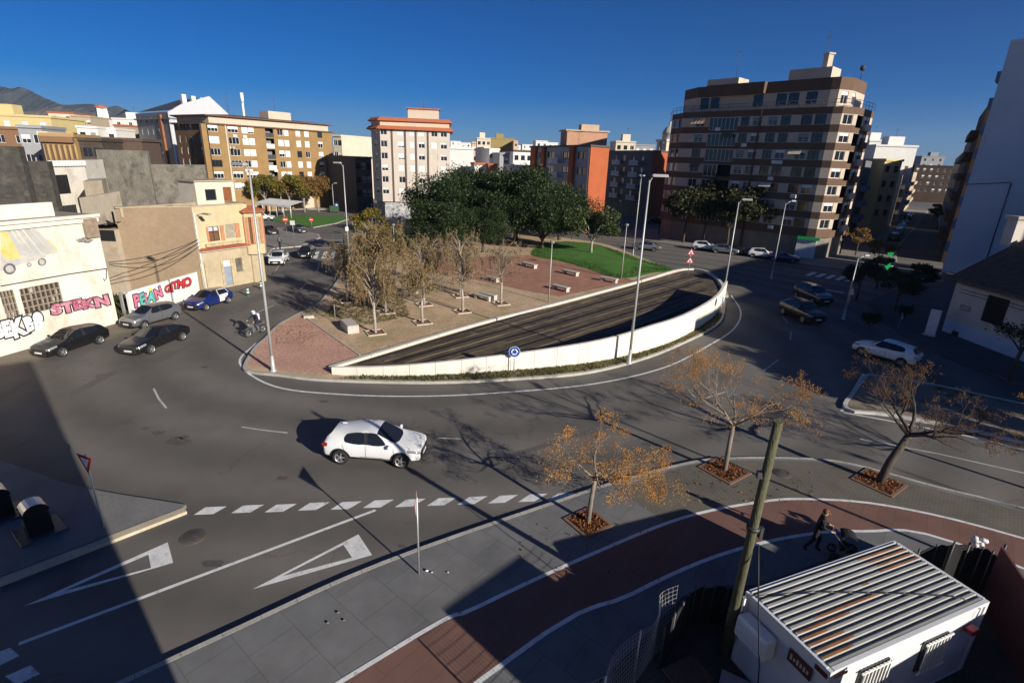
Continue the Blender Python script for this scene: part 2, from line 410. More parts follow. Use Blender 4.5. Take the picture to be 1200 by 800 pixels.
# --- left pavement (corner with the waste inlets)
kl = smooth([(-40, 25.5)] + GP((0, 545), (90, 575), (216, 597)), 5)
kl2 = GP((216, 597), (120, 634), (0, 680)) + [(-28, .5)]
mb = MB(); mb.poly([(p.x, p.y) for p in kl] + [tuple(p) for p in kl2[1:]] + [(-45, 2)], .14); structure('corner_pavement', mb, M('corner_slabs', (.15, .148, .145), .85, .14, .8, fine=.1))
mb = MB(); mb.kerb(kl, 0, .12, -.01, .142); structure('corner_edge', mb, MATS['corner_slabs']); mb = MB(); mb.kerb(kl2, 0, .34, -.01, .12); structure('corner_kerb', mb, M('cream_kerb', (.42, .36, .26), .85, .14, 1.5, fine=.12))

# --- dusty strip in front of the left-hand walls, pale parking apron
mb = MB(); mb.poly(smooth(GP((0, 440), (75, 412), (140, 394), (205, 368), (262, 345), (305, 332), (322, 318), (330, 300), (318, 296)), 4) + [Vector((-31, 62)), Vector((-36, 30))], .004)
structure('verge', mb, M('dusty_ground', (.17, .145, .11), .95, .18, .6, fine=.15, stains=(.5, .5, .75, (.1, .092, .08))))

# --- roundabout island
isl = smooth(GP((285, 432), (297, 410), (310, 398), (327, 381), (358, 364), (378, 351), (400, 322), (411, 296)) + [(-26, 84), (-27, 96), (-20, 103), (-8, 103)] + [(5, 95), (14, 88)]
             + GP((745, 300), (790, 318), (840, 335), (849, 350), (848, 372), (837, 385), (808, 400), (760, 420), (690, 438), (600, 446), (500, 450), (380, 447), (325, 441), (296, 438)), 5, True)
mb = MB(); mb.poly(isl, .14)
earth = M('trodden_earth', (.46, .325, .205), .95, .14, .35, fine=.2, bump=.3, bscale=9, stains=(.22, .5, .64, (.33, .255, .13)))
structure('island_earth', mb, earth)
mb = MB(); c = isl + [isl[0], isl[1]]; mb.kerb(c[:-1], -.2, 0, -.01, .15); structure('island_kerb', mb, kerb_conc)
pg = GP((291, 430), (300, 410), (313, 398), (329, 383), (354, 369), (358, 374), (422, 419), (392, 431), (385, 441), (330, 436))
mb = MB(); mb.poly(pg, .144); structure('gravel_bed', mb, M('pink_gravel', (.45, .26, .19), .95, .12, .5, fine=.3, bump=.5, bscale=6, stains=(9, .60, .68, (.2, .1, .07))))
mb = MB(); mb.kerb(GP((354, 369), (358, 374), (422, 419)), -.05, .05, .1, .2); structure('gravel_edging', mb, concrete)
brick = GP((655, 349), (742, 331), (722, 321), (690, 314), (655, 306), (618, 300), (560, 302), (500, 308), (470, 315), (520, 322), (575, 333), (610, 341))
mb = MB(); mb.poly(brick, .144); structure('brick_plaza', mb, brickmat('red_plaza_pavers', (.32, .155, .10), (.36, .18, .12), (.25, .13, .09), .6, .3, .5, .9, .5, .03, .18))
# lawn: a gentle mound
lawn = smooth(GP((622, 299), (645, 285), (696, 287), (747, 304), (790, 317.5), (765, 321), (738, 327), (715, 325), (690, 317), (660, 308)), 5, True)
cx = sum(p.x for p in lawn) / len(lawn); cy = sum(p.y for p in lawn) / len(lawn)
grass_m = M('lawn_grass', (.05, .145, .014), .9, .22, .7, fine=.35, bump=.6, bscale=12, stains=(.35, .52, .7, (.075, .15, .03)))
mb = MB(); rings = [(1.0, .146), (.85, .25), (.6, .42), (.3, .52)]
for a in range(3):
    for k in range(len(lawn)):
        p, q = lawn[k], lawn[(k + 1) % len(lawn)]; (s0, z0), (s1, z1) = rings[a], rings[a + 1]
        L = lambda v, s, z: (cx + (v.x - cx) * s, cy + (v.y - cy) * s, z)
        mb.quad([L(p, s0, z0), L(q, s0, z0), L(q, s1, z1), L(p, s1, z1)], 0, True)
mb.poly([(cx + (p.x - cx) * .3, cy + (p.y - cy) * .3) for p in lawn], .52); structure('lawn', mb, grass_m)
def tufts(name, label, poly, z, n, h, mat, seed=3, wid=.05):
    r = np.random.RandomState(seed); P = [Vector((p[0], p[1])) for p in poly]
    xs = [p.x for p in P]; ys = [p.y for p in P]
    V = []; F = []
    def inside(x, y):
        c = False; j = len(P) - 1
        for i in range(len(P)):
            if (P[i].y > y) != (P[j].y > y) and x < (P[j].x - P[i].x) * (y - P[i].y) / (P[j].y - P[i].y) + P[i].x: c = not c
            j = i
        return c
    k = 0
    while k < n:
        x = r.uniform(min(xs), max(xs)); y = r.uniform(min(ys), max(ys))
        if not inside(x, y): continue
        k += 1; zz = z(x, y) if callable(z) else z
        for _ in range(3):
            a = r.uniform(0, 2 * PI); l = h * r.uniform(.5, 1.3); t = r.uniform(.1, .9); b = len(V)
            dx, dy = math.cos(a) * wid, math.sin(a) * wid; ox, oy = r.uniform(-.1, .1, 2)
            V += [(x + ox - dx, y + oy - dy, zz), (x + ox + dx, y + oy + dy, zz), (x + ox - dy * t * 6, y + oy + dx * t * 6, zz + l)]; F.append((b, b + 1, b + 2))
    me = bpy.data.meshes.new(name); me.from_pydata(V, [], F); me.materials.append(mat); me.update()
    return tag(add_mesh(name, me), label, 'grass', kind='stuff')
def lawn_z(x, y):
    return .16 + .3 * max(0, 1 - max(abs(x - cx) / 11, abs(y - cy) / 13))
gl = leafmat('grass_blades', [(.03, .075, .012), (.055, .13, .02), (.085, .16, .035)], .8, .5, .2)
tufts('lawn_turf', 'short bright green grass on the lawn mound', lawn, lawn_z, 9000, .1, gl, 5, .03)
tufts('weeds', 'thin dry grass growing on the trodden earth near the tree row', GP((400, 345), (470, 345), (480, 372), (420, 385), (380, 372)), .14, 1500, .09, leafmat('dry_grass', [(.08, .085, .03), (.14, .125, .05), (.2, .17, .08)], .8, .5, .2), 6)

# grass strips round the far junction
g1 = GP((318, 259), (335, 252), (404, 253), (412, 256), (395, 262), (368, 267), (352, 265))
mb = MB(); mb.poly(g1, .06); structure('grass_strip', mb, grass_m)
mb = MB(); gk = g1[2:6]; mb.kerb(gk, -.2, 0, -.01, .1); structure('grass_strip_kerb', mb, concrete)
g2 = [(-24.5, 84), (-25, 94), (-19, 101), (-9, 101), (-6, 92), (-14, 78), (-19, 72), (-20.6, 70)]
mb = MB(); mb.poly(g2, .15); structure('park_grass', mb, grass_m)

# --- raised deck in the island, its inner kerb wall and pale retaining wall
deck = smooth(GP((392, 434), (430, 424), (560, 384.5), (650, 361), (750, 333.5), (798, 319.5)), 3) + smooth(GP((822, 321), (840, 333), (845, 348), (838, 368), (815, 386), (785, 402), (740, 416.5), (690, 426.5), (600, 435.5), (500, 441.5), (420, 440)), 3)
mb = MB(); mb.poly(deck, .155)
def deckmat():
    m = brickmat('dark_deck', (.062, .046, .032), (.125, .097, .07), (.02, .014, .01), 7.5, .42, -math.radians(48.5), .8, .37, .03, .4)
    nt = m.node_tree; b = nt.nodes['Principled BSDF']; src = b.inputs['Base Color'].links[0].from_socket; tc = nt.nodes.new('ShaderNodeTexCoord')
    n2 = nt.nodes.new('ShaderNodeTexNoise'); n2.inputs['Scale'].default_value = .8; n2.inputs['Detail'].default_value = 10; n2.inputs['Roughness'].default_value = .75; link(nt, tc.outputs['Object'], n2.inputs['Vector'])
    mr = nt.nodes.new('ShaderNodeMapRange'); mr.inputs[1].default_value = .54; mr.inputs[2].default_value = .7; link(nt, n2.outputs['Fac'], mr.inputs[0])
    mx = nt.nodes.new('ShaderNodeMix'); mx.data_type = 'RGBA'; link(nt, mr.outputs[0], mx.inputs[0]); link(nt, src, mx.inputs[6]); mx.inputs[7].default_value = (.16, .128, .098, 1)
    link(nt, mx.outputs[2], b.inputs['Base Color']); return m
structure('deck', mb, deckmat())
mb = MB()
for a, b in (((450, 426), (800, 322)), ((474, 428), (818, 327)), ((500, 432), (822, 336)), ((560, 432), (830, 343))):
    p, q = G(*a).xy, G(*b).xy; mb.kerb([p, q], -.03, .03, .15, .19)
structure('deck_rails', mb, M('worn_rail_steel', (.12, .09, .05), .7, .6, .5))
mb = MB()
for a, b in (((420, 428), (760, 326)), ((460, 427), (812, 324)), ((486, 430), (823, 331)), ((530, 433), (828, 340)), ((640, 424), (838, 352))):
    p, q = G(*a).xy, G(*b).xy; mb.kerb([p, q], -.14, .14, .15, .168)
structure('deck_slots', mb, M('black_slot', (.008, .008, .008), .8, .1, 1))
# ------------------------------------------------------------------ painted markings
def quadm(mb, pts, z=.004): mb.poly([G(x, y).xy for x, y in pts], z)
def linem(mb, pts, w, z=.004, n=0):
    P = GP(*pts); P = smooth(P, n) if n else P
    mb.strip(P, -w / 2, w / 2, z)
mb = MB()
for x, y in ((227, 603), (271, 601), (310, 600), (349, 598), (387, 597), (425, 595), (462.5, 594), (500, 592.5), (536, 591), (572, 589.5), (607, 588), (640, 587)):
    w = 29 - (x - 227) * .011; quadm(mb, [(x, y), (x + w * .78, y - .8), (x + w + 10, y - 10), (x + 14, y - 9)])
structure('yield_dashes', mb, white_paint)
mb = MB(); linem(mb, [(22, 754), (440, 597.5)], .13)
structure('lane_divider', mb, white_paint)
def tri(tip, a, b, ia, ib, it):
    m_ = MB()
    quadm(m_, [tip, it, ia, a]); quadm(m_, [tip, b, ib, it]); quadm(m_, [a, ia, ib, b]); structure('yield_triangle', m_, white_paint)
tri((27.6, 710), (196.5, 635), (203, 659), (174, 649.4), (177, 665), (75, 692))
tri((296, 690), (420, 625.8), (436, 650), (402.5, 638), (412.5, 653), (330, 675))
mb = MB(); quadm(mb, [(-14, 768), (12, 758.5), (23, 768), (-4, 781)]); quadm(mb, [(6, 792), (36, 779), (47, 789), (20, 802)]); quadm(mb, [(28, 818), (62, 801), (76, 813), (44, 832)])
structure('near_crossing', mb, white_paint)
mb = MB(); P = smooth(GP((300, 402), (281, 425), (320, 452), (400, 462), (500, 464), (600, 459), (700, 449), (780, 430), (830, 405), (860, 385), (868, 365), (857, 346)), 6)
mb.strip(P, -.07, .07, .004); structure('edge_line', mb, white_paint)
mb = MB()
for a in (((180, 455), (186, 467), (195, 478)), ((283, 500), (310, 504), (337, 507)), ((514, 513), (540, 514)), ((825, 467), (850, 459)), ((894, 435), (912, 421.5)), ((926, 398), (927, 389)), ((917, 371), (923, 378)), ((295, 369), (321, 357.5)), ((352, 339), (360, 331)), ((372, 318), (374, 309)), ((1034, 441), (1036, 436))):
    linem(mb, list(a), .1)
linem(mb, [(1008, 514), (1100, 531.5), (1200, 554)], .1)
structure('lane_dashes', mb, M('worn_white_paint', (.4, .4, .39), .75, .25, 2, fine=.25))
mb = MB()
for x in (367, 377, 386.5, 396): quadm(mb, [(x - .5, 303), (x + 4.6, 303), (x + 7.6, 294.8), (x + 3, 294.8)])
linem(mb, [(357, 290.5), (403, 290)], .25); linem(mb, [(357, 285.5), (403, 285.5)], .2); linem(mb, [(356, 281.5), (403, 281.4)], .2); linem(mb, [(346, 290), (358, 279.5)], .12)
structure('zebra_crossing', mb, white_paint)
mb = MB()
for k in range(5):
    x, y = 943 + k * 11.5, 322.5 + k * 1.7; quadm(mb, [(x, y), (x + 6, y + .8), (x + 15, y - 3.2), (x + 9, y - 4)])
linem(mb, [(962, 338.5), (989, 343)], .5)
structure('shaded_zebra', mb, white_paint)
mb = MB(); linem(mb, [(1036, 320), (1070, 325), (1103, 329.5)], .5); structure('stop_line', mb, M('worn_white_paint', (.4, .4, .39)))
mb = MB(); linem(mb, [(255, 340), (281, 331), (302, 325.5), (318, 322), (323, 317), (327, 311)], .1); linem(mb, [(207, 355), (255, 340)], .1); structure('parking_line', mb, MATS['worn_white_paint'])
# far road beyond the strip
# splitter median
mb = MB(); md = smooth(GP((1018, 441), (1003, 461), (994, 480), (1040, 486), (1140, 505), (1210, 522)), 4)
mdp = [(p.x, p.y) for p in md] + [tuple(G(1290, 541).xy), tuple(G(1290, 489).xy)] + [tuple(p) for p in GP((1200, 476), (1172, 470), (1090, 452))]
mb.poly(mdp, .13); structure('median', mb, M('median_earth', (.21, .17, .125), .95, .2, .7, fine=.25, bump=.3, bscale=8, stains=(.9, .52, .62, (.06, .055, .025))))
mb = MB(); mb.kerb([Vector(p) for p in mdp[:-5]], -.22, 0, -.01, .14); mb.kerb([Vector(p) for p in (mdp[-4:] + mdp[:1])], -.22, 0, -.01, .14); structure('median_kerb', mb, M('whitewashed_kerb', (.45, .44, .41), .8, .2, 1.2, fine=.15))
mb = MB(); linem(mb, [(988, 483), (1040, 492.5), (1140, 512), (1215, 530)], .12); linem(mb, [(1012, 438), (986, 482)], .16); structure('median_line', mb, white_paint)
# far pavements: in front of the brown block, the beige block and the orange block
def pave(pts, h=.14, name='far_pavement', mt=None):
    m_ = MB(); m_.poly(pts, h); structure(name, m_, mt or M('far_slabs', (.2, .185, .165), .9, .15, .4, fine=.1))
    m_ = MB(); m_.kerb([Vector(p) for p in pts] + [Vector(pts[0])], -.2, 0, -.01, h + .005); structure(name + '_kerb', m_, mt or kerb_conc)
pave([(16.5, 104), (24, 92.5), (33.5, 84.5), (44, 73.5), (50, 72), (56, 78), (66, 93), (150, 200), (140, 206), (40, 116)][::-1][::-1])
pave([(-33, 122), (-13, 112), (10, 108), (16, 122), (10, 160), (-20, 160), (-28, 140)])
pave([(-95, 105), (-66, 108), (-50, 126), (-42, 128), (-43, 165), (-110, 150)])
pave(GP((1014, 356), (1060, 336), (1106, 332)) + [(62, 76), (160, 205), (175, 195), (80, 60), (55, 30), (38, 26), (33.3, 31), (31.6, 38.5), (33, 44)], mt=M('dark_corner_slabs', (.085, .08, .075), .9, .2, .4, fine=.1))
pave([tuple(p) for p in GP((318, 292), (352, 289), (374, 279), (372, 275), (340, 270), (326, 268))] + [(-60, 96), (-70, 90), (-45, 62), (-30.5, 63)], .12, 'kerbside')
# manhole covers
def manhole(px, py, r, label, z):
    p = G(px, py); m_ = MB(); m_.lathe([(0, .012), (r * .86, .012), (r * .88, .006), (r * .9, .012), (r, .012), (r, 0)], 24, 0, (p.x, p.y, z))
    for k in range(-4, 5): 
        hw = math.sqrt(max(0, (r * .8) ** 2 - (k * r * .18) ** 2)); m_.box((p.x, p.y + k * r * .18, z + .014), (hw * 2, r * .05, .008), 0, 1)
    o = m_.build('manhole_cover', [M('cast_iron', (.09, .075, .06), .6, .25, 5), dark_steel]); tag(o, label, 'manhole cover')
manhole(226, 629, .42, 'round iron manhole cover in the asphalt beside the left yield triangle', .003)
manhole(916, 558, .38, 'round iron manhole cover in the brick pavement behind the wooden pole', .147)

# ------------------------------------------------------------------ walls round the deck
def panel_wall(name, label, pts, h0, h1, th, joint, mats, z0=.1, curve=1.0):
    P = [Vector((p[0], p[1])) for p in pts]; ln = [0]
    for i in range(len(P) - 1): ln.append(ln[-1] + (P[i + 1] - P[i]).length)
    def pt(s):
        for i in range(len(P) - 1):
            if s <= ln[i + 1] + 1e-6: return P[i].lerp(P[i + 1], (s - ln[i]) / max(1e-6, ln[i + 1] - ln[i]))
        return P[-1]
    n = max(1, round(ln[-1] / joint)); m_ = MB()
    for k in range(n):
        a, b = ln[-1] * k / n + .012, ln[-1] * (k + 1) / n - .012
        H = lambda s: z0 + h0 + (h1 - h0) * min(1, s / ln[-1] * curve)
        m_.kerb([pt(a), pt((a + b) / 2), pt(b)], 0, th, z0, 0, 0, [H(a), H((a + b) / 2), H(b)])
        if k: 
            j = pt(ln[-1] * k / n); d = (pt(a + .01) - j).normalized(); nn = Vector((-d.y, d.x)); c = j + nn * th / 2
            m_.box((c.x, c.y, z0 + (H(a) - z0 - .02) / 2), (.03, th - .04, H(a) - z0 - .02), math.atan2(d.y, d.x), 1)
    o = m_.build(name, mats); tag(o, label, 'wall'); return o
pale = M('pale_cast_concrete', (.66, .62, .54), .85, .07, .8, fine=.06, stains=(.9, .56, .8, (.47, .42, .34), (1, 1, .25)))
outer = smooth(GP((389, 441), (440, 443.5), (500, 443), (600, 437), (690, 428), (740, 418), (785, 404), (815, 388.5), (838, 371), (849, 352)), 5)
panel_wall('retaining_wall', 'pale panelled concrete wall curving along the front of the dark deck', outer, .45, 1.85, .22, 1.55, [pale, M('panel_joint', (.2, .18, .15), .9)], .13, 1.9)
inner = smooth(GP((389, 436), (430, 423), (560, 383.5), (650, 360), (750, 332.5), (798, 318.5), (824, 320), (842, 333), (849, 350)), 4)
panel_wall('parapet_wall', 'low pale kerb wall dividing the dark deck from the trodden earth', inner, .2, .24, .34, 3.0, [M('pale_coping', (.5, .47, .41), .85, .1, .8, fine=.08), M('panel_joint', (.2, .18, .15))], .13)
mb = MB()
# ground cover between the wall and the roundabout kerb
ok = smooth(GP((392, 446), (500, 448.6), (600, 444.4), (690, 436), (756, 419.5), (806, 399), (836, 383), (846, 370)), 4)
strip_poly = [(p.x, p.y) for p in outer[4:-4]] + [(p.x, p.y) for p in ok[::-1]]
mb.poly(strip_poly, .146); structure('planting_bed', mb, M('bed_soil', (.2, .165, .115), .95, .25, 2, fine=.3, bump=.4))
tufts('ground_cover', 'low straggly green ground cover along the foot of the pale curved wall', strip_poly, .15, 3000, .13, leafmat('bed_leaves', [(.08, .08, .03), (.15, .14, .055), (.26, .22, .12)], .8, .8, .2), 8, .035)
# ------------------------------------------------------------------ building kit
WIN = {}
def win_meshes(w, h, kind, deep):
    key = (round(w, 2), round(h, 2), kind)
    if key in WIN: return WIN[key]
    fm = {'b': fr_brown, 'd': fr_dark}.get(kind[0], fr_white); t = .06 if w > .5 else .04
    a = MB(); D = .05
    for x in (-w / 2 + t / 2, w / 2 - t / 2): a.box((x, 0, h / 2), (t, D, h))
    for z in (t / 2, h - t / 2): a.box((0, 0, z), (w - 2 * t, D, t))
    nm = max(1, round(w / .75))
    for k in range(1, nm): a.box((-w / 2 + w * k / nm, 0, h / 2), (t * .9, D, h - 2 * t))
    if 'g' in kind:   # barred grid panes
        for k in range(1, 4): a.box((0, 0, h * k / 4), (w - 2 * t, D * .8, t * .5))
    fr = a.mesh('window_frame', [fm])
    a = MB(); a.quad([(-w/2+t, .012, t), (w/2-t, .012, t), (w/2-t, .012, h-t), (-w/2+t, .012, h-t)]); pn = a.mesh('window_pane', [glass_dark])
    sh = None
    f = {'h': .5, 'q': .28, 'f': .98, 't': .75}.get(kind[1:2], 0)
    if f:
        a = MB(); hh = h * f; ns = max(2, int(hh / .12)); sm = {'w': shut_white, 'c': shut_cream, 'g': shut_grey, 'b': shut_brown}[kind[2:3] or 'w']
        for k in range(ns):
            z1 = h - t - hh * k / ns * .96; z0 = h - t - hh * (k + 1) / ns * .96
            a.box((0, -.035, (z0 + z1) / 2), (w - 2 * t, .02, (z1 - z0) * .9))
        a.box((0, -.03, h - t - hh * .48), (w - 2 * t, .008, hh * .96)); sh = a.mesh('window_blind', [sm])
    WIN[key] = (fr, pn, sh); return WIN[key]
def place_window(parent, p, rz, w, h, kind, deep=True, name='window'):
    fr, pn, sh = win_meshes(w, h, kind, deep)
    o = add_mesh(name, fr, parent, Vector(p) - wloc(parent), (0, 0, rz))
    add_mesh('pane', pn, o)
    if sh: add_mesh('blind', sh, o)
    return o
class Facade:
    """one flat wall with real openings. P0->P1 runs with the outside on its right-hand side."""
    def __init__(s, mb, P0, P1, z0, z1, m=0, rowmat=None, rec=.16, mrev=None):
        s.mb, s.P0, s.P1, s.z0, s.z1 = mb, Vector((P0[0], P0[1])), Vector((P1[0], P1[1])), z0, z1
        s.d = (s.P1 - s.P0).normalized(); s.L = (s.P1 - s.P0).length; s.n = Vector((s.d.y, -s.d.x)); s.rz = math.atan2(s.d.y, s.d.x)
        s.m, s.rowmat, s.rec, s.mrev = m, rowmat, rec, m if mrev is None else mrev; s.open = []
    def pt(s, u, z, o=0.0): q = s.P0 + s.d * u + s.n * o; return (q.x, q.y, z)
    def hole(s, u0, u1, za, zb): s.open.append((u0, u1, za, zb))
    def finish(s):
        us = sorted({0.0, s.L} | {round(o[0], 3) for o in s.open} | {round(o[1], 3) for o in s.open})
        zs = {s.z0, s.z1} | {round(o[2], 3) for o in s.open} | {round(o[3], 3) for o in s.open}
        if s.rowmat: zs |= {z for z in s.rowmat[0] if s.z0 < z < s.z1}
        zs = sorted(zs); ops = [tuple(round(k, 3) for k in o) for o in s.open]
        for j in range(len(zs) - 1):
            zc = (zs[j] + zs[j + 1]) / 2; run = None
            mt = s.rowmat[1](zc) if s.rowmat else s.m
            for i in range(len(us) - 1):
                uc = (us[i] + us[i + 1]) / 2
                if any(o[0] < uc < o[1] and o[2] < zc < o[3] for o in ops): continue
                s.mb.quad([s.pt(us[i], zs[j]), s.pt(us[i+1], zs[j]), s.pt(us[i+1], zs[j+1]), s.pt(us[i], zs[j+1])], mt)
        r = -s.rec
        for a, b, c, d in ops:
            s.mb.quad([s.pt(a, c), s.pt(b, c), s.pt(b, c, r), s.pt(a, c, r)], s.mrev)
            s.mb.quad([s.pt(b, c), s.pt(b, d), s.pt(b, d, r), s.pt(b, c, r)], s.mrev)
            s.mb.quad([s.pt(b, d), s.pt(a, d), s.pt(a, d, r), s.pt(b, d, r)], s.mrev)
            s.mb.quad([s.pt(a, d), s.pt(a, c), s.pt(a, c, r), s.pt(a, d, r)], s.mrev)
    def win(s, root, u, z, w, h, kind, name='window'):
        """opening centred on u with its sill at z, and its window"""
        s.hole(u - w / 2, u + w / 2, z, z + h)
        return place_window(root, s.pt(u, z, -s.rec + .06), s.rz, w, h, kind, True, name)
def roofcap(mb, fp, z, over=0.0, m=0): mb.poly(fp, z, m)
def parapet(mb, fp, z, h, th, m=0):
    P = [Vector((p[0], p[1])) for p in fp]; n = len(P)
    for i in range(n):
        a, b = P[i], P[(i + 1) % n]; d = (b - a).normalized(); nn = Vector((-d.y, d.x)) # inward for ccw
        c = (a + b) / 2 + nn * th / 2
        mb.box((c.x, c.y, z + h / 2), ((b - a).length - th * 1.02, th, h), math.atan2(d.y, d.x), m)
        mb.box((a.x + (nn.x + d.x) * 0 , a.y, z + h / 2), (th, th, h + .004), math.atan2(d.y, d.x), m)
def ccw(fp):
    P = [Vector((p[0], p[1])) for p in fp]
    ar = sum(P[i].x * P[(i + 1) % len(P)].y - P[(i + 1) % len(P)].x * P[i].y for i in range(len(P)))
    return P if ar > 0 else P[::-1]
def antenna(parent, p, h, name='antenna'):
    m_ = MB(); x, y, z = p; m_.tube([(x, y, z), (x, y, z + h)], .035, 5)
    for k, w in ((.95, .9), (.85, 1.1), (.75, 1.3)): m_.box((x, y, z + h * k), (w, .035, .035), .6)
    m_.box((x, y, z + h * .85), (.035, 1.2, .035), .6)
    return m_.build(name, dark_steel, parent)
KINDS_MIX = ['w', 'whw', 'wfw', 'wqw', 'whw', 'wfc', 'w', 'wtw']
# ------------------------------------------------------------------ buildings
def hit(P0, P1, px, py):
    """where the sight line through a photo pixel meets an upright wall line: (distance along it, height)"""
    P0 = Vector((P0[0], P0[1])); P1 = Vector((P1[0], P1[1])); d = (P1 - P0).normalized(); r = ray(px, py); q = Vector((r.x, r.y))
    den = q.x * (-d.y) + q.y * d.x
    t = (P0.x * (-d.y) + P0.y * d.x) / den
    w = q * t - P0
    return w.dot(d), EYE + r.z * t
def base(fp): 
    return (sum(p[0] for p in fp) / len(fp), sum(p[1] for p in fp) / len(fp), 0)
def plain_sides(mb, fp, skip, z0, z1, m=0):
    for i in range(len(fp)):
        if i in skip: continue
        a, b = fp[i], fp[(i + 1) % len(fp)]
        mb.quad([(a[0], a[1], z0), (b[0], b[1], z0), (b[0], b[1], z1), (a[0], a[1], z1)], m)
brown_brick = M('ochre_brick', (.255, .155, .062), .85, .12, .5, fine=.1)
brown_dark = M('dark_brown_render', (.115, .069, .043), .85, .1, .4, fine=.08)
cream = M('cream_render', (.48, .40, .31), .85, .06, .5, fine=.05)
white_wall = M('white_render', (.66, .65, .62), .85, .06, .4, fine=.05, stains=(.5, .58, .8, (.45, .43, .39), (1, 1, .2)))
grey_wall = M('grey_render', (.2, .2, .2), .85, .1, .5, fine=.06)
roof_flat = M('flat_roof_gravel', (.3, .27, .23), .95, .15, .6, fine=.1)

# ---- 1 long ochre brick block
def long_block():
    A, B, C = at(203, 143, 118).xy, at(243, 147, 111).xy, at(388, 152, 135).xy
    d = (C - B).normalized(); n = Vector((-d.y, d.x)); D = C + n * 13; E = A + n * 6 + d * 4
    fp = [A, B, C, D, E]; zt = 17.2
    root = thing('apartment_block', 'long ochre brick apartment block with white roller blinds behind autumn trees', 'building', base(fp))
    mb = MB(); f = Facade(mb, B, C, 0, zt); fl = 2.75
    zr = [hit(B, C, 258, y)[1] for y in (154, 167.5, 181, 195, 208, 222)]
    st = (zr[0] - zr[5]) / 5
    cols = [(250, 156, 2.0), (273.5, 157, 2.2), (287, 157, 1.3), (294.5, 157.5, 1.3), (316, 159, 1.9), (328.5, 159, 1.3), (335.5, 159, 1.2), (349.5, 160.5, 1.2), (359.5, 161, 1.2), (375, 162, 1.3)]
    r = random.Random(4)
    for px, py, w in cols:
        u = hit(B, C, px, py)[0]
        for k in range(6):
            z = zr[0] - k * st - .1
            if px == 316: 
                f.hole(u - .95, u + .95, z - .5, z + 1.5)   # open loggia
                m_ = MB(); m_.box((0, 0, .45), (1.9, .06, .9)); o = m_.build('balcony_rail', fr_white if k % 2 else dark_steel, root, raw=True); o.location = Vector(f.pt(u, z - .5, -.1)) - root.location; o.rotation_euler = (0, 0, f.rz)
                m_ = MB(); q = [f.pt(u - .95, z - .5, -1.3), f.pt(u + .95, z - .5, -1.3), f.pt(u + .95, z + 1.5, -1.3), f.pt(u - .95, z + 1.5, -1.3)]; m_.quad(q); m_.build('loggia_back', grey_wall, root)
            else: f.win(root, u, z, w, 1.35, r.choice(['w', 'whw', 'wfw', 'wqw', 'wtw', 'd', 'wfw']))
    f.finish()
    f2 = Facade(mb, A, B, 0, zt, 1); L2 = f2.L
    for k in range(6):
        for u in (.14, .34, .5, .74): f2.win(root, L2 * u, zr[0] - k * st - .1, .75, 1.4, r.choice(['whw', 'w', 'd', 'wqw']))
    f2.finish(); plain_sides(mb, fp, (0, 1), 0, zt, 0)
    mb.build('wall', [brown_brick, M('shade_darkened_brick', (.17, .10, .05), .85, .12, .6)], root)  # side wall's shade put into a darker copy of the brick
    mb = MB(); g = [A + (A - D).normalized() * .0, B, C, D, E]
    mb.prism([p + (p - Vector(base(fp)[:2])).normalized() * .7 for p in fp], zt, zt + .25); mb.prism([p + (p - Vector(base(fp)[:2])).normalized() * .5 for p in fp], zt + 1.55, zt + 1.75)
    mb.build('cornice', M('brown_tile_eaves', (.13, .065, .04), .8, .15, 2), root)
    mb = MB(); mb.prism([p - (p - Vector(base(fp)[:2])).normalized() * .7 for p in fp], zt + .25, zt + 1.55); mb.build('attic', cream, root)
    mb = MB(); cb = Vector(base(fp)[:2]); top = [p.lerp(cb, .55) for p in fp]
    for i in range(5):
        a, b = fp[i], fp[(i + 1) % 5]; mb.quad([(a.x, a.y, zt + 1.75), (b.x, b.y, zt + 1.75), (top[(i+1) % 5].x, top[(i+1) % 5].y, zt + 2.3), (top[i].x, top[i].y, zt + 2.3)])
    mb.poly(top, zt + 2.3); mb.build('roof', M('brown_tile_eaves', (.13, .065, .04)), root)
    p = B.lerp(C, .62) + n * 5; mb = MB(); mb.box((p.x, p.y, zt + 2.6), (5.5, 3.5, 2.2), f.rz); mb.build('stair_house', cream, root)
    rc = random.Random(8)
    for k in range(9):
        m_ = MB(); m_.cbox(f.pt(rc.uniform(2, f.L - 2), zr[0] - rc.randrange(5) * st - .75, .2), (.8, .32, .5), .03, f.rz); m_.build('air_conditioner', fr_white, root)
    antenna(root, (p.x, p.y, zt + 3.7), 2.6); p = B.lerp(C, .25) + n * 5; antenna(root, (p.x, p.y, zt + 2.3), 4.2)
    for u in (hit(B, C, 265, 160)[0], hit(B, C, 241, 160)[0]):
        mb = MB(); q = f.pt(u, zt / 2, .12); mb.box(q, (.28, .22, zt - .1), f.rz); mb.build('drain_shaft', cream, root)
    q = f.pt(hit(B, C, 238.5, 160)[0], 0, .3); mb = MB(); mb.box((q[0], q[1], zt / 2), (1.0, .6, zt - .02), f.rz); mb.build('pier', brown_brick, root)
    mb = MB(); a = f.pt(f.L * .62, 2.5, .02); mb.box(f.pt(f.L * .72, 1.5, .04), (3.4, .08, 3.0), f.rz); mb.build('shop_front', cream, root)
long_block()

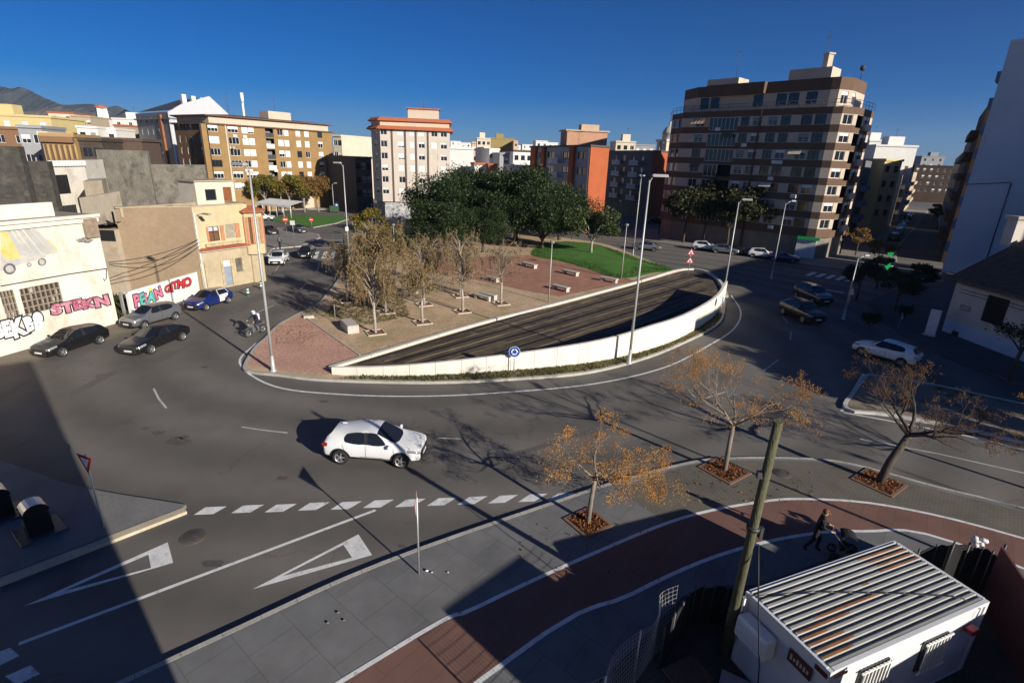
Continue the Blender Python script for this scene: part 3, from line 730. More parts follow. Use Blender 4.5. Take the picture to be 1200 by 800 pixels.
# ---- 2 beige block with terracotta eaves
def beige_block():
    A, B, C = at(434.5, 148, 115.5).xy, at(445, 150, 112).xy, at(527, 151, 114).xy
    d = (C - B).normalized(); n = Vector((-d.y, d.x)); D = C + n * 14; E = A + n * 12
    fp = [A, B, C, D, E]; zt = 17.6
    root = thing('apartment_block', 'beige seven storey apartment block with double terracotta eaves beside the park trees', 'building', base(fp))
    wm = M('beige_render', (.52, .45, .38), .85, .05, .5, fine=.05); mb = MB()
    f = Facade(mb, B, C, 3.6, zt); ys = [155, 169, 182, 196, 210, 224]
    zr = [hit(B, C, 470, y)[1] - .6 for y in ys]; st = (zr[0] - zr[5]) / 5; r = random.Random(2)
    kinds = {450: ['w', 'whw', 'wqw'], 470: ['w', 'wtw', 'wfw'], 484: ['wfw', 'wfc', 'wfw'], 494: ['w', 'wfw', 'wqw'], 509: ['wfc', 'wfw', 'w'], 520: ['w', 'wqw', 'wfw']}
    for px in kinds:
        u = hit(B, C, px, 170)[0]
        for k in range(6): f.win(root, u, zr[0] - k * st, 1.25, 1.2, r.choice(kinds[px]))
    f.finish(); f2 = Facade(mb, A, B, 3.6, zt)
    for k in range(6): f2.win(root, f2.L * .5, zr[0] - k * st, 1.3, 1.2, 'whw')
    f2.finish(); f3 = Facade(mb, E, A, 3.6, zt)
    for k in range(6):
        for u in (.25, .6): f3.win(root, f3.L * u, zr[0] - k * st, 1.2, 1.2, 'whw')
    f3.finish(); plain_sides(mb, fp, (0, 1, 4), 3.6, zt); mb.poly([(p.x, p.y) for p in fp], 3.6)
    n0 = len(mb.f); mb.build('wall', wm, root)
    mb = MB(); c0 = Vector(base(fp)[:2]); gi = [c0 + (p - c0) * .93 for p in fp]; mb.prism(gi, 0, 3.59); mb.build('ground_floor', M('worn_shutter_wall', (.4, .39, .38), .7, .25, 1.5, stains=(1.4, .48, .6, (.12, .12, .13))), root)
    def grow(k): return [p + (p - c0).normalized() * k for p in fp]
    for z, o, h in ((zt, 1.0, .28), (zt + 1.55, .6, .28)):
        mb = MB(); lo, hi = grow(o), grow(o - .7)
        for i in range(5):
            a, b, c, e = lo[i], lo[(i+1) % 5], hi[(i+1) % 5], hi[i]
            mb.quad([(a.x,a.y,z),(b.x,b.y,z),(c.x,c.y,z+.55),(e.x,e.y,z+.55)]); mb.quad([(a.x,a.y,z-.12),(b.x,b.y,z-.12),(b.x,b.y,z),(a.x,a.y,z)])
        mb.poly(hi, z + .55); n1 = len(mb.f); mb.poly(lo, z - .12)
        mb.build('eaves', tile_red, root)
    mb = MB(); mb.prism(grow(-.1), zt + .4, zt + 1.5); mb.build('attic', M('peach_render', (.6, .42, .3), .85, .05, 1), root)
    mb = MB(); p = B.lerp(C, .62) + n * 5; mb.box((p.x, p.y, zt + 3), (6.2, 4, 2.0), f.rz); mb.build('stair_house', cream, root)
    mb = MB(); mb.box((p.x, p.y, zt + 4.1), (6.8, 4.6, .22), f.rz); mb.build('stair_house_roof', tile_red, root); antenna(root, (p.x, p.y, zt + 4.2), 1.6)
    for px in (459.5, 475, 487.5, 501.5):
        u = hit(B, C, px, 170)[0]; mb = MB(); mb.box(f.pt(u, (zt + 3.6) / 2, .04), (.35, .1, zt - 3.7), f.rz); mb.build('painted_recess_shade', M('recess_shade_brown', (.1, .075, .06), .8), root)  # dark strips paint in the shade of the facade's recesses
beige_block()

# ---- 3 big brown corner block
def corner_block():
    P = [at(789, 129, 102.5).xy, at(803, 127, 97.6).xy, at(975, 135, 80.5).xy, at(986, 137, 79.8).xy, at(1004, 137, 80.6).xy, at(1012, 137, 82.2).xy, at(1027, 120, 85.4).xy]
    back = [Vector((58, 112)), Vector((40, 120))]; fp = P + back; zt = 21.4
    root = thing('apartment_block', 'tall brown and cream banded corner apartment block with set back top floor', 'building', base(fp))
    B, C = P[1], P[2]; z0 = hit(B, C, 885, 147.5)[1]; st = (z0 - hit(B, C, 885, 245)[1]) / 5.15
    sills = [z0 - k * st for k in range(7)]; r = random.Random(9)
    # z0 : sill of the top full floor; cream band from sill to sill+1.35, brown elsewhere
    zs = []
    for s in sills: zs += [s - .02, s + 1.38]
    def rm(z):
        return 1 if any(s - .02 < z < s + 1.38 for s in sills) else 0
    top = sills[0] + 2.3; mats = [brown_dark, cream, M('glazed_balcony_white', (.6, .6, .6), .5)]
    mb = MB(); f = Facade(mb, B, C, 3.2, top, rowmat=(zs, rm))
    f0 = Facade(mb, P[0], P[1], 3.2, top, rowmat=(zs, rm)); f3 = Facade(mb, P[2], P[3], 3.2, top, rowmat=(zs, rm)); f4 = Facade(mb, P[3], P[4], 3.2, top, rowmat=(zs, rm)); f5 = Facade(mb, P[4], P[5], 3.2, top, rowmat=(zs, rm)); f6 = Facade(mb, P[5], P[6], 3.2, top, rowmat=(zs, rm))
    for k, s in enumerate(sills):
        for px, w, kd in ((818, 1.6, 'w'), (870, 1.35, 'whg'), (884, 1.35, 'w'), (902, 1.4, 'd'), (917, 1.4, 'd'), (941, 1.5, 'd'), (957, 1.5, 'd')):
            u = hit(B, C, px, 162)[0]; kk = r.choice([kd, kd, 'whg', 'wqw', 'd'])
            f.win(root, u, s + .03, w, 1.3, kk)
        # glazed balcony bays on the left half
        a, b = hit(B, C, 829, 160)[0], hit(B, C, 862, 163)[0]
        if k in (3, 4): m1 = (a + b) / 2; f.win(root, (a + m1) / 2, s - .55, m1 - a - .1, 1.9, 'w', 'glazed_balcony'); f.hole(m1 + .1, b, s - .5, s + 1.35); mq = MB(); mq.quad([f.pt(m1 + .1, s - .5, -1.2), f.pt(b, s - .5, -1.2), f.pt(b, s + 1.35, -1.2), f.pt(m1 + .1, s + 1.35, -1.2)]); mq.build('balcony_recess', black_void, root)
        else: f.win(root, (a + b) / 2, s - .55, b - a, 1.9, 'w', 'glazed_balcony')
        f0.win(root, f0.L * .35, s + .03, 1.5, 1.3, 'w'); f0.win(root, f0.L * .75, s + .03, 1.2, 1.3, 'd')
        f4.win(root, f4.L * .45, s + .03, 1.7, 1.3, 'wqw' if k % 2 else 'w')
        f5.hole(.2, f5.L - .1, s - .3, s + 1.35)
        mq = MB(); mq.quad([f5.pt(.2, s - .3, -.9), f5.pt(f5.L - .1, s - .3, -.9), f5.pt(f5.L - .1, s + 1.35, -.9), f5.pt(.2, s + 1.35, -.9)]); mq.build('balcony_recess', brown_dark, root)
        for j in (.3, .6): f6.win(root, f6.L * j, s + .03, 1.5, 1.3, 'wqw')
        mq = MB(); mq.box(f6.pt(f6.L * .45, s - .1, .2), (f6.L * .6, .4, .9), f6.rz); mq.build('balcony', brown_dark if k % 2 else cream, root)
    for q in (f, f0, f3, f4, f5, f6): q.finish()
    plain_sides(mb, fp, (0, 1, 2, 3, 4, 5), 0, top); mb.poly(fp, top); mb.build('wall', mats, root)
    # projecting string courses shade the cream bands
    c0 = Vector(base(fp)[:2])
    mb = MB(); mb.prism([p - (p - c0).normalized() * .25 for p in fp], 0, 3.19); mb.build('ground_floor', M('shop_stone', (.2, .17, .14), .8, .2, .5), root)
    for px0, px1, mt in ((800, 830, black_void), (836, 868, glass_dark), (872, 905, black_void), (908, 934, glass_dark)):
        a, b = hit(B, C, px0, 285)[0], hit(B, C, px1, 292)[0]
        if b > a: mb = MB(); mb.box(f.pt((a + b) / 2, 1.5, -.22), (b - a, .1, 2.7), f.rz); mb.build('shop_window', mt, root)
    mb = MB(); mb.box(f3.pt(.2, 1.5, -.1), (2.6, .3, 2.8), f3.rz); mb.build('shop_window', M('bright_shop', (.6, .6, .58), .5), root)
    mb = MB(); mb.box(f3.pt(.4, 3.05, .15), (3.0, .25, .45), f3.rz); mb.build('pharmacy_fascia', M('green_sign', (.02, .38, .12), .5), root)
    # set-back top floor
    inner = [p - (p - c0).normalized() * 1.7 for p in fp]; zt2 = top + 3.9
    mb = MB()
    for i in range(len(inner)):
        a, b = inner[i], inner[(i + 1) % len(inner)]
        fa = Facade(mb, a, b, top, zt2, rowmat=([top + 2.3], lambda z: 0 if z > top + 2.3 else 1))
        if i in (1,):
            for px in (888, 915, 929, 950, 838, 826):
                fa.win(root, hit(a, b, px, 121)[0], top + .5, 1.5, 1.7, 'd')
        if i in (3, 4): fa.win(root, fa.L * .5, top + .5, 1.2, 1.6, 'wqw')
        fa.finish()
    mb.poly(inner, zt2); mb.build('attic', mats, root)
    d = (C - B).normalized()
    for px, w in ((873, 7), (840, 5)):
        u = hit(B, C, px, 110)[0]; q = f.pt(u, (top + zt2) / 2 + 1.1, -.85); mb = MB(); mb.box((q[0], q[1], top + 3.1), (w * .8, 1.5, 1.6), f.rz); mb.build('attic_bay', brown_dark, root)
    mb = MB()
    for i in range(7):
        a, b = fp[i], fp[(i + 1) % len(fp)]
        if i < 6:
            for h in (.5, .95): mb.tube([(a.x, a.y, top + h), (b.x, b.y, top + h)], .03, 4)
            nn = int((b - a).length / 1.5)
            for k in range(nn + 1): q = a.lerp(b, k / max(1, nn)); mb.tube([(q.x, q.y, top), (q.x, q.y, top + .97)], .03, 4)
    mb.build('terrace_rail', dark_steel, root)
    # roof houses and aerials
    for px, py, s, hgt, Yd in ((953, 95, (6.0, 3.5, 1.9), 2.4, 89), (853, 97, (5.5, 3.5, 1.5), 2.0, 99)):
        p = at(px, py, Yd); mb = MB(); mb.box((p.x, p.y, zt2 + s[2] / 2 + .01), s, f.rz); mb.build('lift_house', cream, root)
        antenna(root, (p.x + 1.2, p.y, zt2 + s[2]), 5.2 if px > 900 else 5)
    p = at(967, 88, 88); mb = MB(); mb.box((p.x, p.y, zt2 + 2.2), (.9, .9, 3.4), .3); mb.box((p.x, p.y, zt2 + 3.9), (1.2, 1.2, .2), .3); mb.build('chimney', cream, root)
    p = inner[5]; mb = MB(); mb.tube([(p.x, p.y, zt2), (p.x, p.y, zt2 + 1.5)], .05, 5); mb.lathe([(0, -.1), (.3, 0), (.42, .18)], 12, 0, (p.x, p.y - .2, zt2 + 1.5), 'y'); mb.build('dish_aerial', dark_steel, root)
    rc = random.Random(6)
    for k in range(10):
        m_ = MB(); m_.cbox(f.pt(rc.uniform(1, f.L - 1), sills[rc.randrange(7)] - .42, .2), (.8, .32, .5), .03, f.rz); m_.build('air_conditioner', fr_white, root)
    for px, k in ((936, 2), (852, 1), (908, 4), (820, 3)):
        u = hit(B, C, px, 160)[0]; m_ = MB(); s = sills[k]; m_.quad([f.pt(u - .9, s + .75, .7), f.pt(u + .9, s + .75, .7), f.pt(u + .9, s + 1.4, .02), f.pt(u - .9, s + 1.4, .02)]); m_.build('awning', M('green_awning', (.08, .12, .09), .8) if k % 2 else M('awning_cream', (.6, .5, .36), .8), root)
    u = hit(B, C, 887, 165)[0]; mb = MB(); mb.box(f.pt(u, (top + 3.2) / 2, .12), (.22, .22, top - 3.3), f.rz); mb.build('drain_shaft', brown_dark, root)
    # striped awning on the top floor
    u = hit(B, C, 821, 139)[0]; mb = MB(); s = sills[0]
    for k in range(8): mb.quad([f.pt(u - 1.2 + k * .3, s + .4, .9), f.pt(u - .9 + k * .3, s + .4, .9), f.pt(u - .9 + k * .3, s + 1.4, .03), f.pt(u - 1.2 + k * .3, s + 1.4, .03)], k % 2)
    mb.build('awning', [M('awning_cream', (.6, .5, .36), .8), M('awning_orange', (.42, .2, .07), .8)], root)
corner_block()
# ---- 4 grey block with brick-orange piers and its dark neighbour
orange = M('orange_brick', (.34, .085, .03), .85, .1, .5, fine=.08)
def pier_block(a, b, c, label, zt, cols, piers, wallm, balc):
    """a->b shaded flank towards the viewer, b->c sunlit end"""
    d = (b - a).normalized(); n = Vector((-d.y, d.x)); D = c + (a - b); fp = [a, b, c, D]
    root = thing('apartment_block', label, 'building', base(fp)); mb = MB(); f = Facade(mb, a, b, 0, zt); r = random.Random(5)
    nf = int(zt / 2.75)
    for u, w in cols:
        for k in range(1, nf + 1):
            z = zt - 2.2 - (k - 1) * 2.75
            if z > .5: f.win(root, u * f.L, z, w, 1.35, r.choice(['w', 'd', 'whg', 'wqw']))
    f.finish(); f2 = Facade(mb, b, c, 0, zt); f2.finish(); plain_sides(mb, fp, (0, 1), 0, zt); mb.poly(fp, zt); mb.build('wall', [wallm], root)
    for u, w in piers:
        m_ = MB(); q = f.pt(u * f.L, zt / 2, .28); m_.box(q, (w, .6, zt - .02), f.rz); m_.build('brick_pier', orange, root)
    m_ = MB(); q = f2.pt(f2.L / 2, zt / 2, .14); m_.box(q, (f2.L - .06, .3, zt - .03), f2.rz); m_.build('brick_end_wall', orange, root)
    m_ = MB(); m_.prism([p + (p - Vector(base(fp)[:2])).normalized() * .5 for p in fp], zt, zt + .35); m_.build('roof_slab', M('dark_roof_edge', (.07, .07, .07), .8), root)
    for u in balc:
        for k in range(1, nf):
            z = zt - 2.75 * k - .35; m_ = MB(); m_.box(f.pt(u * f.L, z + .06, .6), (4.4, 1.2, .12), f.rz)
            for x in range(15): m_.box(f.pt(u * f.L - 2.1 + x * .3, z + .6, 1.16), (.16, .04, .95), f.rz)
            m_.box(f.pt(u * f.L, z + 1.1, 1.16), (4.4, .06, .08), f.rz); m_.build('balcony', M('balcony_grey', (.62, .62, .62), .7), root)
    return root, f
a, b, c = at(622, 169, 126).xy, at(691, 172, 101).xy, at(713, 171, 105).xy
r1, f1 = pier_block(a, b, c, 'grey apartment block with orange brick piers and white balconies behind the park', topz(691, 172, b.x, b.y), [(.03, 1.0), (.2, 1.2), (.37, 1.6), (.43, 1.6), (.64, 1.6), (.7, 1.6), (.87, 1.5), (.94, 1.3)], [(.1, 2.6), (.29, 1.6), (.78, 1.7)], M('blue_grey_panel', (.33, .33, .34), .8, .08, .5), [.53])
p = at(684, 160, 124); mb = MB(); mb.box((p.x, p.y, 17.0), (9, 5, 3.6), .2); mb.build('attic', M('pink_brick', (.4, .22, .14), .85, .1, 1), r1)
mb = MB(); mb.box((p.x, p.y, 18.95), (9.8, 5.6, .3), .2); mb.box((p.x + 1, p.y, 19.7), (4, 2, 1.2), .2); mb.build('attic_roof', M('tan_slab', (.42, .3, .2), .8, .1, 1), r1)
a, b, c = at(714, 172, 152).xy, at(766, 176, 130).xy, at(788, 183, 134).xy
r2, f2 = pier_block(a, b, c, 'dark shaded apartment block ending in a plain orange brick wall beside the church tower', topz(766, 178, b.x, b.y), [(.2, 1.2), (.4, 1.4), (.6, 1.2), (.8, 1.2)], [], M('shade_dark_panel', (.1, .1, .105), .8, .1, .5), [.3, .7])  # the flank's shade is put into its dark panel colour

# ---- 5 church tower
def church():
    p = at(779, 200, 175); zt = topz(779, 179, p.x, p.y); root = thing('church_tower', 'slender pale church bell tower with small dome above the orange brick wall', 'tower', (p.x, p.y, 0))
    st = M('church_stone', (.6, .5, .38), .85, .1, .6); mb = MB(); mb.box((p.x, p.y, zt * .4), (5, 5, zt * .8), .4)
    mb.build('shaft', st, root); mb = MB(); w = 1.75
    for sx in (-1, 1):
        for sy in (-1, 1):
            q = Matrix.Rotation(.4, 3, 'Z') @ Vector((sx * w, sy * w, 0)); mb.box((p.x + q.x, p.y + q.y, zt * .8 + 3.2), (1.2, 1.2, 6.4), .4)
    mb.box((p.x, p.y, zt * .8 + 6.7), (5.4, 5.4, .6), .4); mb.box((p.x, p.y, zt * .8 + 3), (2.2, 2.2, 6), .4); mb.build('belfry', st, root)
    zb = zt * .8 + 7; mb = MB(); mb.lathe([(2.0, 0), (2.0, 1.6), (2.2, 1.7), (1.9, 2.5), (1.3, 3.4), (.5, 4.0), (.3, 4.1), (.3, 5.0), (0, 5.3)], 16, 0, (p.x, p.y, zb)); mb.build('dome', M('dome_tiles', (.35, .33, .3), .6), root)
    mb = MB(); mb.tube([(p.x, p.y, zb + 5.2), (p.x, p.y, zb + 8)], .12, 5); mb.box((p.x, p.y, zb + 7.2), (1.2, .15, .15)); mb.build('cross', dark_steel, root)
church()

# ---- 6 grey block with white gable
def gable_block():
    A, B = at(157, 125, 150).xy, at(197, 127, 137).xy; C = at(272, 128, 165).xy; D = C + (A - B); fp = [A, B, C, D]
    zt = topz(197, 131, B.x, B.y); root = thing('apartment_block', 'dark grey apartment block with a tall white gable behind the ochre block', 'building', base(fp))
    mb = MB(); f = Facade(mb, A, B, 0, zt); r = random.Random(3)
    for u in (.14, .32, .48, .64):
        for k in range(7): f.win(root, f.L * u, zt - 2.4 - k * 2.75, .95, 1.5, r.choice(['whw', 'w', 'd', 'wqw']))
    f.finish(); plain_sides(mb, fp, (0,), 0, zt); mb.poly(fp, zt)
    mb.build('wall', [M('slate_grey_render', (.17, .17, .175), .85, .08, .5)], root)
    mb = MB(); q = f.pt(f.L * .76, zt / 2, .2); mb.box(q, (1.4, .5, zt - 1), f.rz); mb.build('brick_strip', M('rust_render', (.25, .1, .05), .85), root)
    mb = MB(); q = Facade(mb, B, C, 0, zt); rise = topz(245, 113, B.lerp(C, .62).x, B.lerp(C, .62).y)
    w = [q.pt(0, 0, .12), q.pt(q.L, 0, .12), q.pt(q.L, zt + .3, .12), q.pt(q.L * .62, rise, .12), q.pt(q.L * .2, zt + 2.2, .12), q.pt(0, zt, .12)]
    wb = [(x - q.n.x * .4, y - q.n.y * .4, z) for x, y, z in w]; mb.quad(w); mb.quad(wb[::-1])
    for i in range(6): j = (i + 1) % 6; mb.quad([w[j], w[i], wb[i], wb[j]])
    mb.build('gable_wall', M('white_gable', (.6, .6, .62), .8, .05, .4), root)
    mb = MB(); dv = (A - B) * .9; e = q.pt(q.L * .62, rise - .3); g = q.pt(0, zt + .3); k_ = q.pt(q.L, zt + .2)
    mb.quad([g, e, (e[0] + dv.x, e[1] + dv.y, e[2]), (g[0] + dv.x, g[1] + dv.y, g[2])][::-1]); mb.quad([e, k_, (k_[0] + dv.x, k_[1] + dv.y, k_[2]), (e[0] + dv.x, e[1] + dv.y, e[2])][::-1]); mb.build('roof', M('dark_slate', (.05, .05, .055), .7), root)
    mb = MB(); mb.prism([p + (p - Vector(base(fp)[:2])).normalized() * .6 for p in fp], zt - 1.6, zt - 1.3); mb.build('cornice', M('slate_grey_render', (.17, .17, .175)), root)
    p = A.lerp(B, .5) + (C - B) * .25
    for i in range(3): qx = B.lerp(C, .3 + i * .14) + dv * .15; mb = MB(); mb.box((qx.x, qx.y, zt + 3.5), (1, 1, 2.6), f.rz); mb.build('chimney', white_wall, root)
gable_block()
p = at(284.5, 123, 190); t = thing('radio_mast', 'slim pale telecom mast rising behind the ochre block', 'mast', (p.x, p.y, 0)); mb = MB(); zt = topz(284.5, 109, p.x, p.y); mb.tube([(p.x, p.y, 0), (p.x, p.y, zt - 3)], .35, 6); mb.build('mast_shaft', white_metal, t); mb = MB(); mb.tube([(p.x, p.y, zt - 3), (p.x, p.y, zt)], .55, 6); mb.build('aerial_drum', white_metal, t)
# ---- 7 graffiti warehouse on the left
def rect(mb, f, pts, m=0, o=.012): mb.quad([f.pt(u, z, o) for u, z in pts], m)
def letters(root, f, text, px0, py0, px1, py1, hgt, mats, off=.05, cycle=None, name='graffiti', label=None, shear=0.0, squeeze=None):
    """bubble lettering painted on a wall: black outline under the filled letters"""
    u0, z0 = hit(f.P0, f.P1, px0, py0); u1, z1 = hit(f.P0, f.P1, px1, py1)
    rl = random.Random(len(text) + int(px0)); adv = 0; lay = {True: ([], [], []), False: ([], [], [])}
    for i, ch in enumerate(text):
        sc_, rot, dy = rl.uniform(.92, 1.2), rl.uniform(-.2, .2), rl.uniform(-.08, .08); wdt = 0
        for outline in (False, True):
            cu = bpy.data.curves.new('lettering', 'FONT'); cu.body = ch; cu.offset = (off + .05) if outline else off * .75; cu.resolution_u = 4
            t = bpy.data.objects.new('lettering', cu); COL.objects.link(t); me = evaluated(t); drop(t)
            xs = [v.co.x for v in me.vertices]; x0, x1 = min(xs), max(xs)
            if not outline: wdt = x1 - x0; xb = x0
            V_, F_, M_ = lay[outline]; n0 = len(V_); c, s_ = math.cos(rot), math.sin(rot)
            for v in me.vertices:
                x, y = (v.co.x - xb - wdt / 2) * sc_, (v.co.y - .35) * sc_; V_.append((adv + wdt / 2 + x * c - y * s_, .35 + dy + x * s_ + y * c))
            for p in me.polygons: F_.append([n0 + k for k in p.vertices]); M_.append(cycle[i % len(cycle)] if cycle and not outline else 0)
            bpy.data.meshes.remove(me)
        adv += wdt * (.93 if off > .05 else 1.06)
    A_ = lay[True][0]; x0, x1, y0, y1 = min(p[0] for p in A_), max(p[0] for p in A_), min(p[1] for p in A_), max(p[1] for p in A_)
    for o_, outline in ((.012, True), (.020, False)):
        V_, F_, M_ = lay[outline]; me = bpy.data.meshes.new(name); P = []
        for x, y in V_:
            a = (x - x0) / (x1 - x0); P.append(Vector(f.pt(u0 + (u1 - u0) * a, z0 + (z1 - z0) * a + (y - y0) / (y1 - y0) * hgt, o_)) - wloc(root))
        me.from_pydata(P, [], F_)
        for mt in ([M('graffiti_black', (.015, .013, .015), .7)] if outline else mats): me.materials.append(mt)
        me.polygons.foreach_set('material_index', M_); me.update(); ob = add_mesh(name, me, root)
        if label and not outline: ob['label'] = label
def paint(root, f, px_pts, mat, o, name, label=None):
    m_ = MB(); P = []
    for x, y in px_pts: u, z = hit(f.P0, f.P1, x, y); P.append(Vector((u, z, 0)))
    tr = tessellate_polygon([P])
    for t in tr:
        q = [f.pt(P[k].x, P[k].y, o) for k in t]
        nn = (Vector(q[1]) - Vector(q[0])).cross(Vector(q[2]) - Vector(q[0]))
        m_.quad(q if nn.dot(Vector((f.n.x, f.n.y, 0))) > 0 else q[::-1])
    ob = m_.build(name, mat, root)
    if label: ob['label'] = label
    return ob
def circ(cx_, cy_, rx, ry, n=16): return [(cx_ + rx * math.cos(2 * PI * k / n), cy_ + ry * math.sin(2 * PI * k / n)) for k in range(n)]
SD = Vector((.257, .966)).normalized()
def warehouse():
    W1 = G(139, 378).xy; W0 = W1 - SD * 26; n = Vector((-SD.y, SD.x)); fp = [W0, W1, W1 + n * 9, W0 + n * 9]; zt = 8.05
    root = thing('warehouse', 'old white warehouse with a faded truck mural and graffiti along its foot', 'building', base(fp))
    wm = M('weathered_whitewash', (.66, .60, .51), .9, .1, .35, fine=.08, bump=.15, stains=(.55, .5, .72, (.46, .38, .28), (1, 1, .45)))
    mb = MB(); f = Facade(mb, W0, W1, 0, zt, rec=.25)
    def gwin(pa, pb, pc):
        (ua, za), (ub, zb) = hit(W0, W1, *pa), hit(W0, W1, *pb); zt_ = hit(W0, W1, *pc)[1]
        return ua, ub, min(za, zb), zt_
    gm_ = M('grey_mullion', (.25, .21, .16), .8, .15, 2)
    for pa, pb, pc, nc in (((8, 374), (24, 370), (10, 340), 4), ((30, 369), (76, 358.5), (50, 333.5), 8)):
        ua, ub, za, zb = gwin(pa, pb, pc); f.hole(ua, ub, za, zb)
        w = MB()
        for k in range(nc + 1): w.box(f.pt(ua + (ub - ua) * k / nc, (za + zb) / 2, -.1), (.07, .1, zb - za), f.rz)
        for k in range(5): w.box(f.pt((ua + ub) / 2, za + (zb - za) * k / 4, -.1), (ub - ua, .09, .07), f.rz)
        fo = w.build('window', gm_, root); r = random.Random(int(pa[0]))
        w = MB(); w.quad([f.pt(ua, za, -.2), f.pt(ub, za, -.2), f.pt(ub, zb, -.2), f.pt(ua, zb, -.2)])
        for k in range(nc):
            for j in range(4):
                if r.random() < .3:
                    a0 = ua + (ub - ua) * k / nc; z0 = za + (zb - za) * j / 4; s = r.uniform(.4, .9); w.quad([f.pt(a0 + .05, z0 + .05, -.16), f.pt(a0 + (ub-ua)/nc * s, z0 + .05, -.16), f.pt(a0 + (ub-ua)/nc * s, z0 + .35, -.16), f.pt(a0 + .05, z0 + .3, -.16)], 1)
        w.build('pane', [M('grimy_glass', (.05, .038, .028), .4, .3, 3), M('broken_pane', (.4, .36, .3), .5, .3, 4)], fo)
    f.finish(); plain_sides(mb, fp, (0,), 0, zt); mb.build('wall', wm, root)
    mb = MB(); mb.poly(fp, zt); mb.build('roof', M('old_roof_sheet', (.25, .21, .16), .9, .2, .6), root)
    mb = MB(); mb.box(f.pt(13, zt - .06, .14), (26.2, .34, .2), f.rz); mb.box(f.pt(13, zt - .34, .08), (26.1, .18, .3), f.rz); mb.build('cornice', wm, root)
    mb = MB(); mb.box(f.pt(12, zt + .45, -1.1), (24, .3, .9), f.rz); mb.build('parapet', wm, root)
    mb = MB(); mb.box(f.pt(25.4, zt - .9, .1), (.9, .3, 1.3), f.rz); mb.build('corner_pier', M('bare_masonry', (.26, .2, .14), .9, .25, 3, bump=.4), root)
    # faded truck mural: pale yellow flashes, grey body stripes, wheels
    fy = M('faded_yellow_paint', (.55, .47, .12), .9, .15, 1.5, fine=.15, stains=(1.0, .45, .65, (.56, .5, .38))); fg = M('faded_grey_paint', (.4, .39, .37), .9, .12, 1.2, stains=(1.2, .5, .65, (.56, .5, .42))); dk = M('faded_dark_paint', (.13, .125, .13), .9, .3, 2, stains=(1.6, .5, .65, (.4, .36, .3)))
    paint(root, f, [(0, 272), (8, 271), (26, 298), (24, 302), (8, 307), (0, 296)], fy, .012, 'mural'); paint(root, f, [(46, 278), (58, 281), (67, 292), (66, 297), (58, 297)], fy, .0125, 'mural')
    for k, (a_, b_) in enumerate(((8, 12), (14, 18), (20, 25), (27, 35), (36, 42))):
        paint(root, f, [(a_, 271 - k * .6), (b_, 270 - k * .6), (b_ + 22 + k * 1, 301 - k * 1.5), (a_ + 18 + k * 2, 304 - k * 1.5)], fg, .013 + k * .0004, 'mural')
    paint(root, f, [(0, 295), (8, 306), (20, 303), (52, 297), (54, 301), (20, 311), (0, 318)], fg, .0165, 'mural')
    for cx_, cy_, rr in ((11, 315, 7.5), (49, 307, 5.2), (34, 310, 3)):
        paint(root, f, circ(cx_, cy_, rr, rr * .9), dk, .018, 'mural'); paint(root, f, circ(cx_, cy_, rr * .62, rr * .56), fg, .0195, 'mural')
    paint(root, f, [(88, 281), (98, 278), (110, 281), (104, 285), (92, 284)], dk, .013, 'mural')
    letters(root, f, 'SEKB8', -4, 405, 56, 389, 1.6, [M('graffiti_white', (.62, .62, .62), .7, .04, 1)], .09, label='white bubble letter graffiti with black outlines')
    letters(root, f, 'STEKN', 60, 374, 131, 358, 1.05, [M('graffiti_magenta', (.45, .06, .16), .7, .35, 1.6, col2=(.6, .3, .36))], .085, label='magenta graffiti letters with black outlines')
    mb = MB(); P = [f.pt(hit(W0, W1, x, y)[0], hit(W0, W1, x, y)[1], .06) for x, y in ((0, 335), (40, 328), (80, 321), (124, 314.5))]; mb.tube(P, .035, 5); P = [f.pt(hit(W0, W1, x, y)[0], hit(W0, W1, x, y)[1], .06) for x, y in ((124, 315), (124, 326), (122, 329), (120, 326))]; mb.tube(P, .03, 5); mb.build('wall_cable', dark_steel, root)
    return f
fW = warehouse()

def simple(name, label, cat, fp, zt, wm, wins=(), roofm=None, extra=None, z0=0, group=None):
    fp = [Vector((p[0], p[1])) for p in fp]
    root = thing(name, label, cat, base(fp), 0, group); mb = MB(); F = {}
    for i in range(len(fp)):
        f = Facade(mb, fp[i], fp[(i + 1) % len(fp)], z0, zt); F[i] = f
        for (e, u, z, w, h, k) in wins:
            if e == i and f.L * u > w / 2 + .05 and f.L * (1 - u) > w / 2 + .05 and z + h < zt: f.win(root, f.L * u, z, w, h, k)
        f.finish()
    mb.build('wall', wm, root); mb = MB(); mb.poly(fp, zt); mb.build('roof', roofm or roof_flat, root)
    if extra: extra(root, F, fp)
    return root, F
# ---- 8 ruins and old houses behind the warehouse
old_stone = M('dark_rubble_stone', (.05, .046, .04), .95, .35, 1.6, fine=.3, bump=.6, bscale=6, stains=(1.1, .55, .75, (.13, .11, .085)))
grey_ruin = M('grey_ruin_masonry', (.15, .135, .11), .95, .3, .8, fine=.25, bump=.5, bscale=5, stains=(.7, .5, .65, (.07, .065, .055)))
a, b = at(-40, 170, 45).xy, at(21, 172, 47).xy
simple('old_stone_wall', 'tallest dark rubble stone wall behind the white warehouse roof', 'wall', [a, b, b + Vector((-.2, .8)), a + Vector((-.2, .8))], topz(0, 171, *a.lerp(b, .66)), old_stone)
a, b = at(21, 190, 47.3).xy, at(55, 190, 49).xy
simple('old_stone_wall', 'lower dark rubble stone wall with an ochre top beside the white old house', 'wall', [a, b, b + Vector((-.2, .8)), a + Vector((-.2, .8))], topz(38, 189, *((a + b) / 2)), old_stone)
a, b = at(56, 188, 50.5).xy, at(98, 189, 55).xy
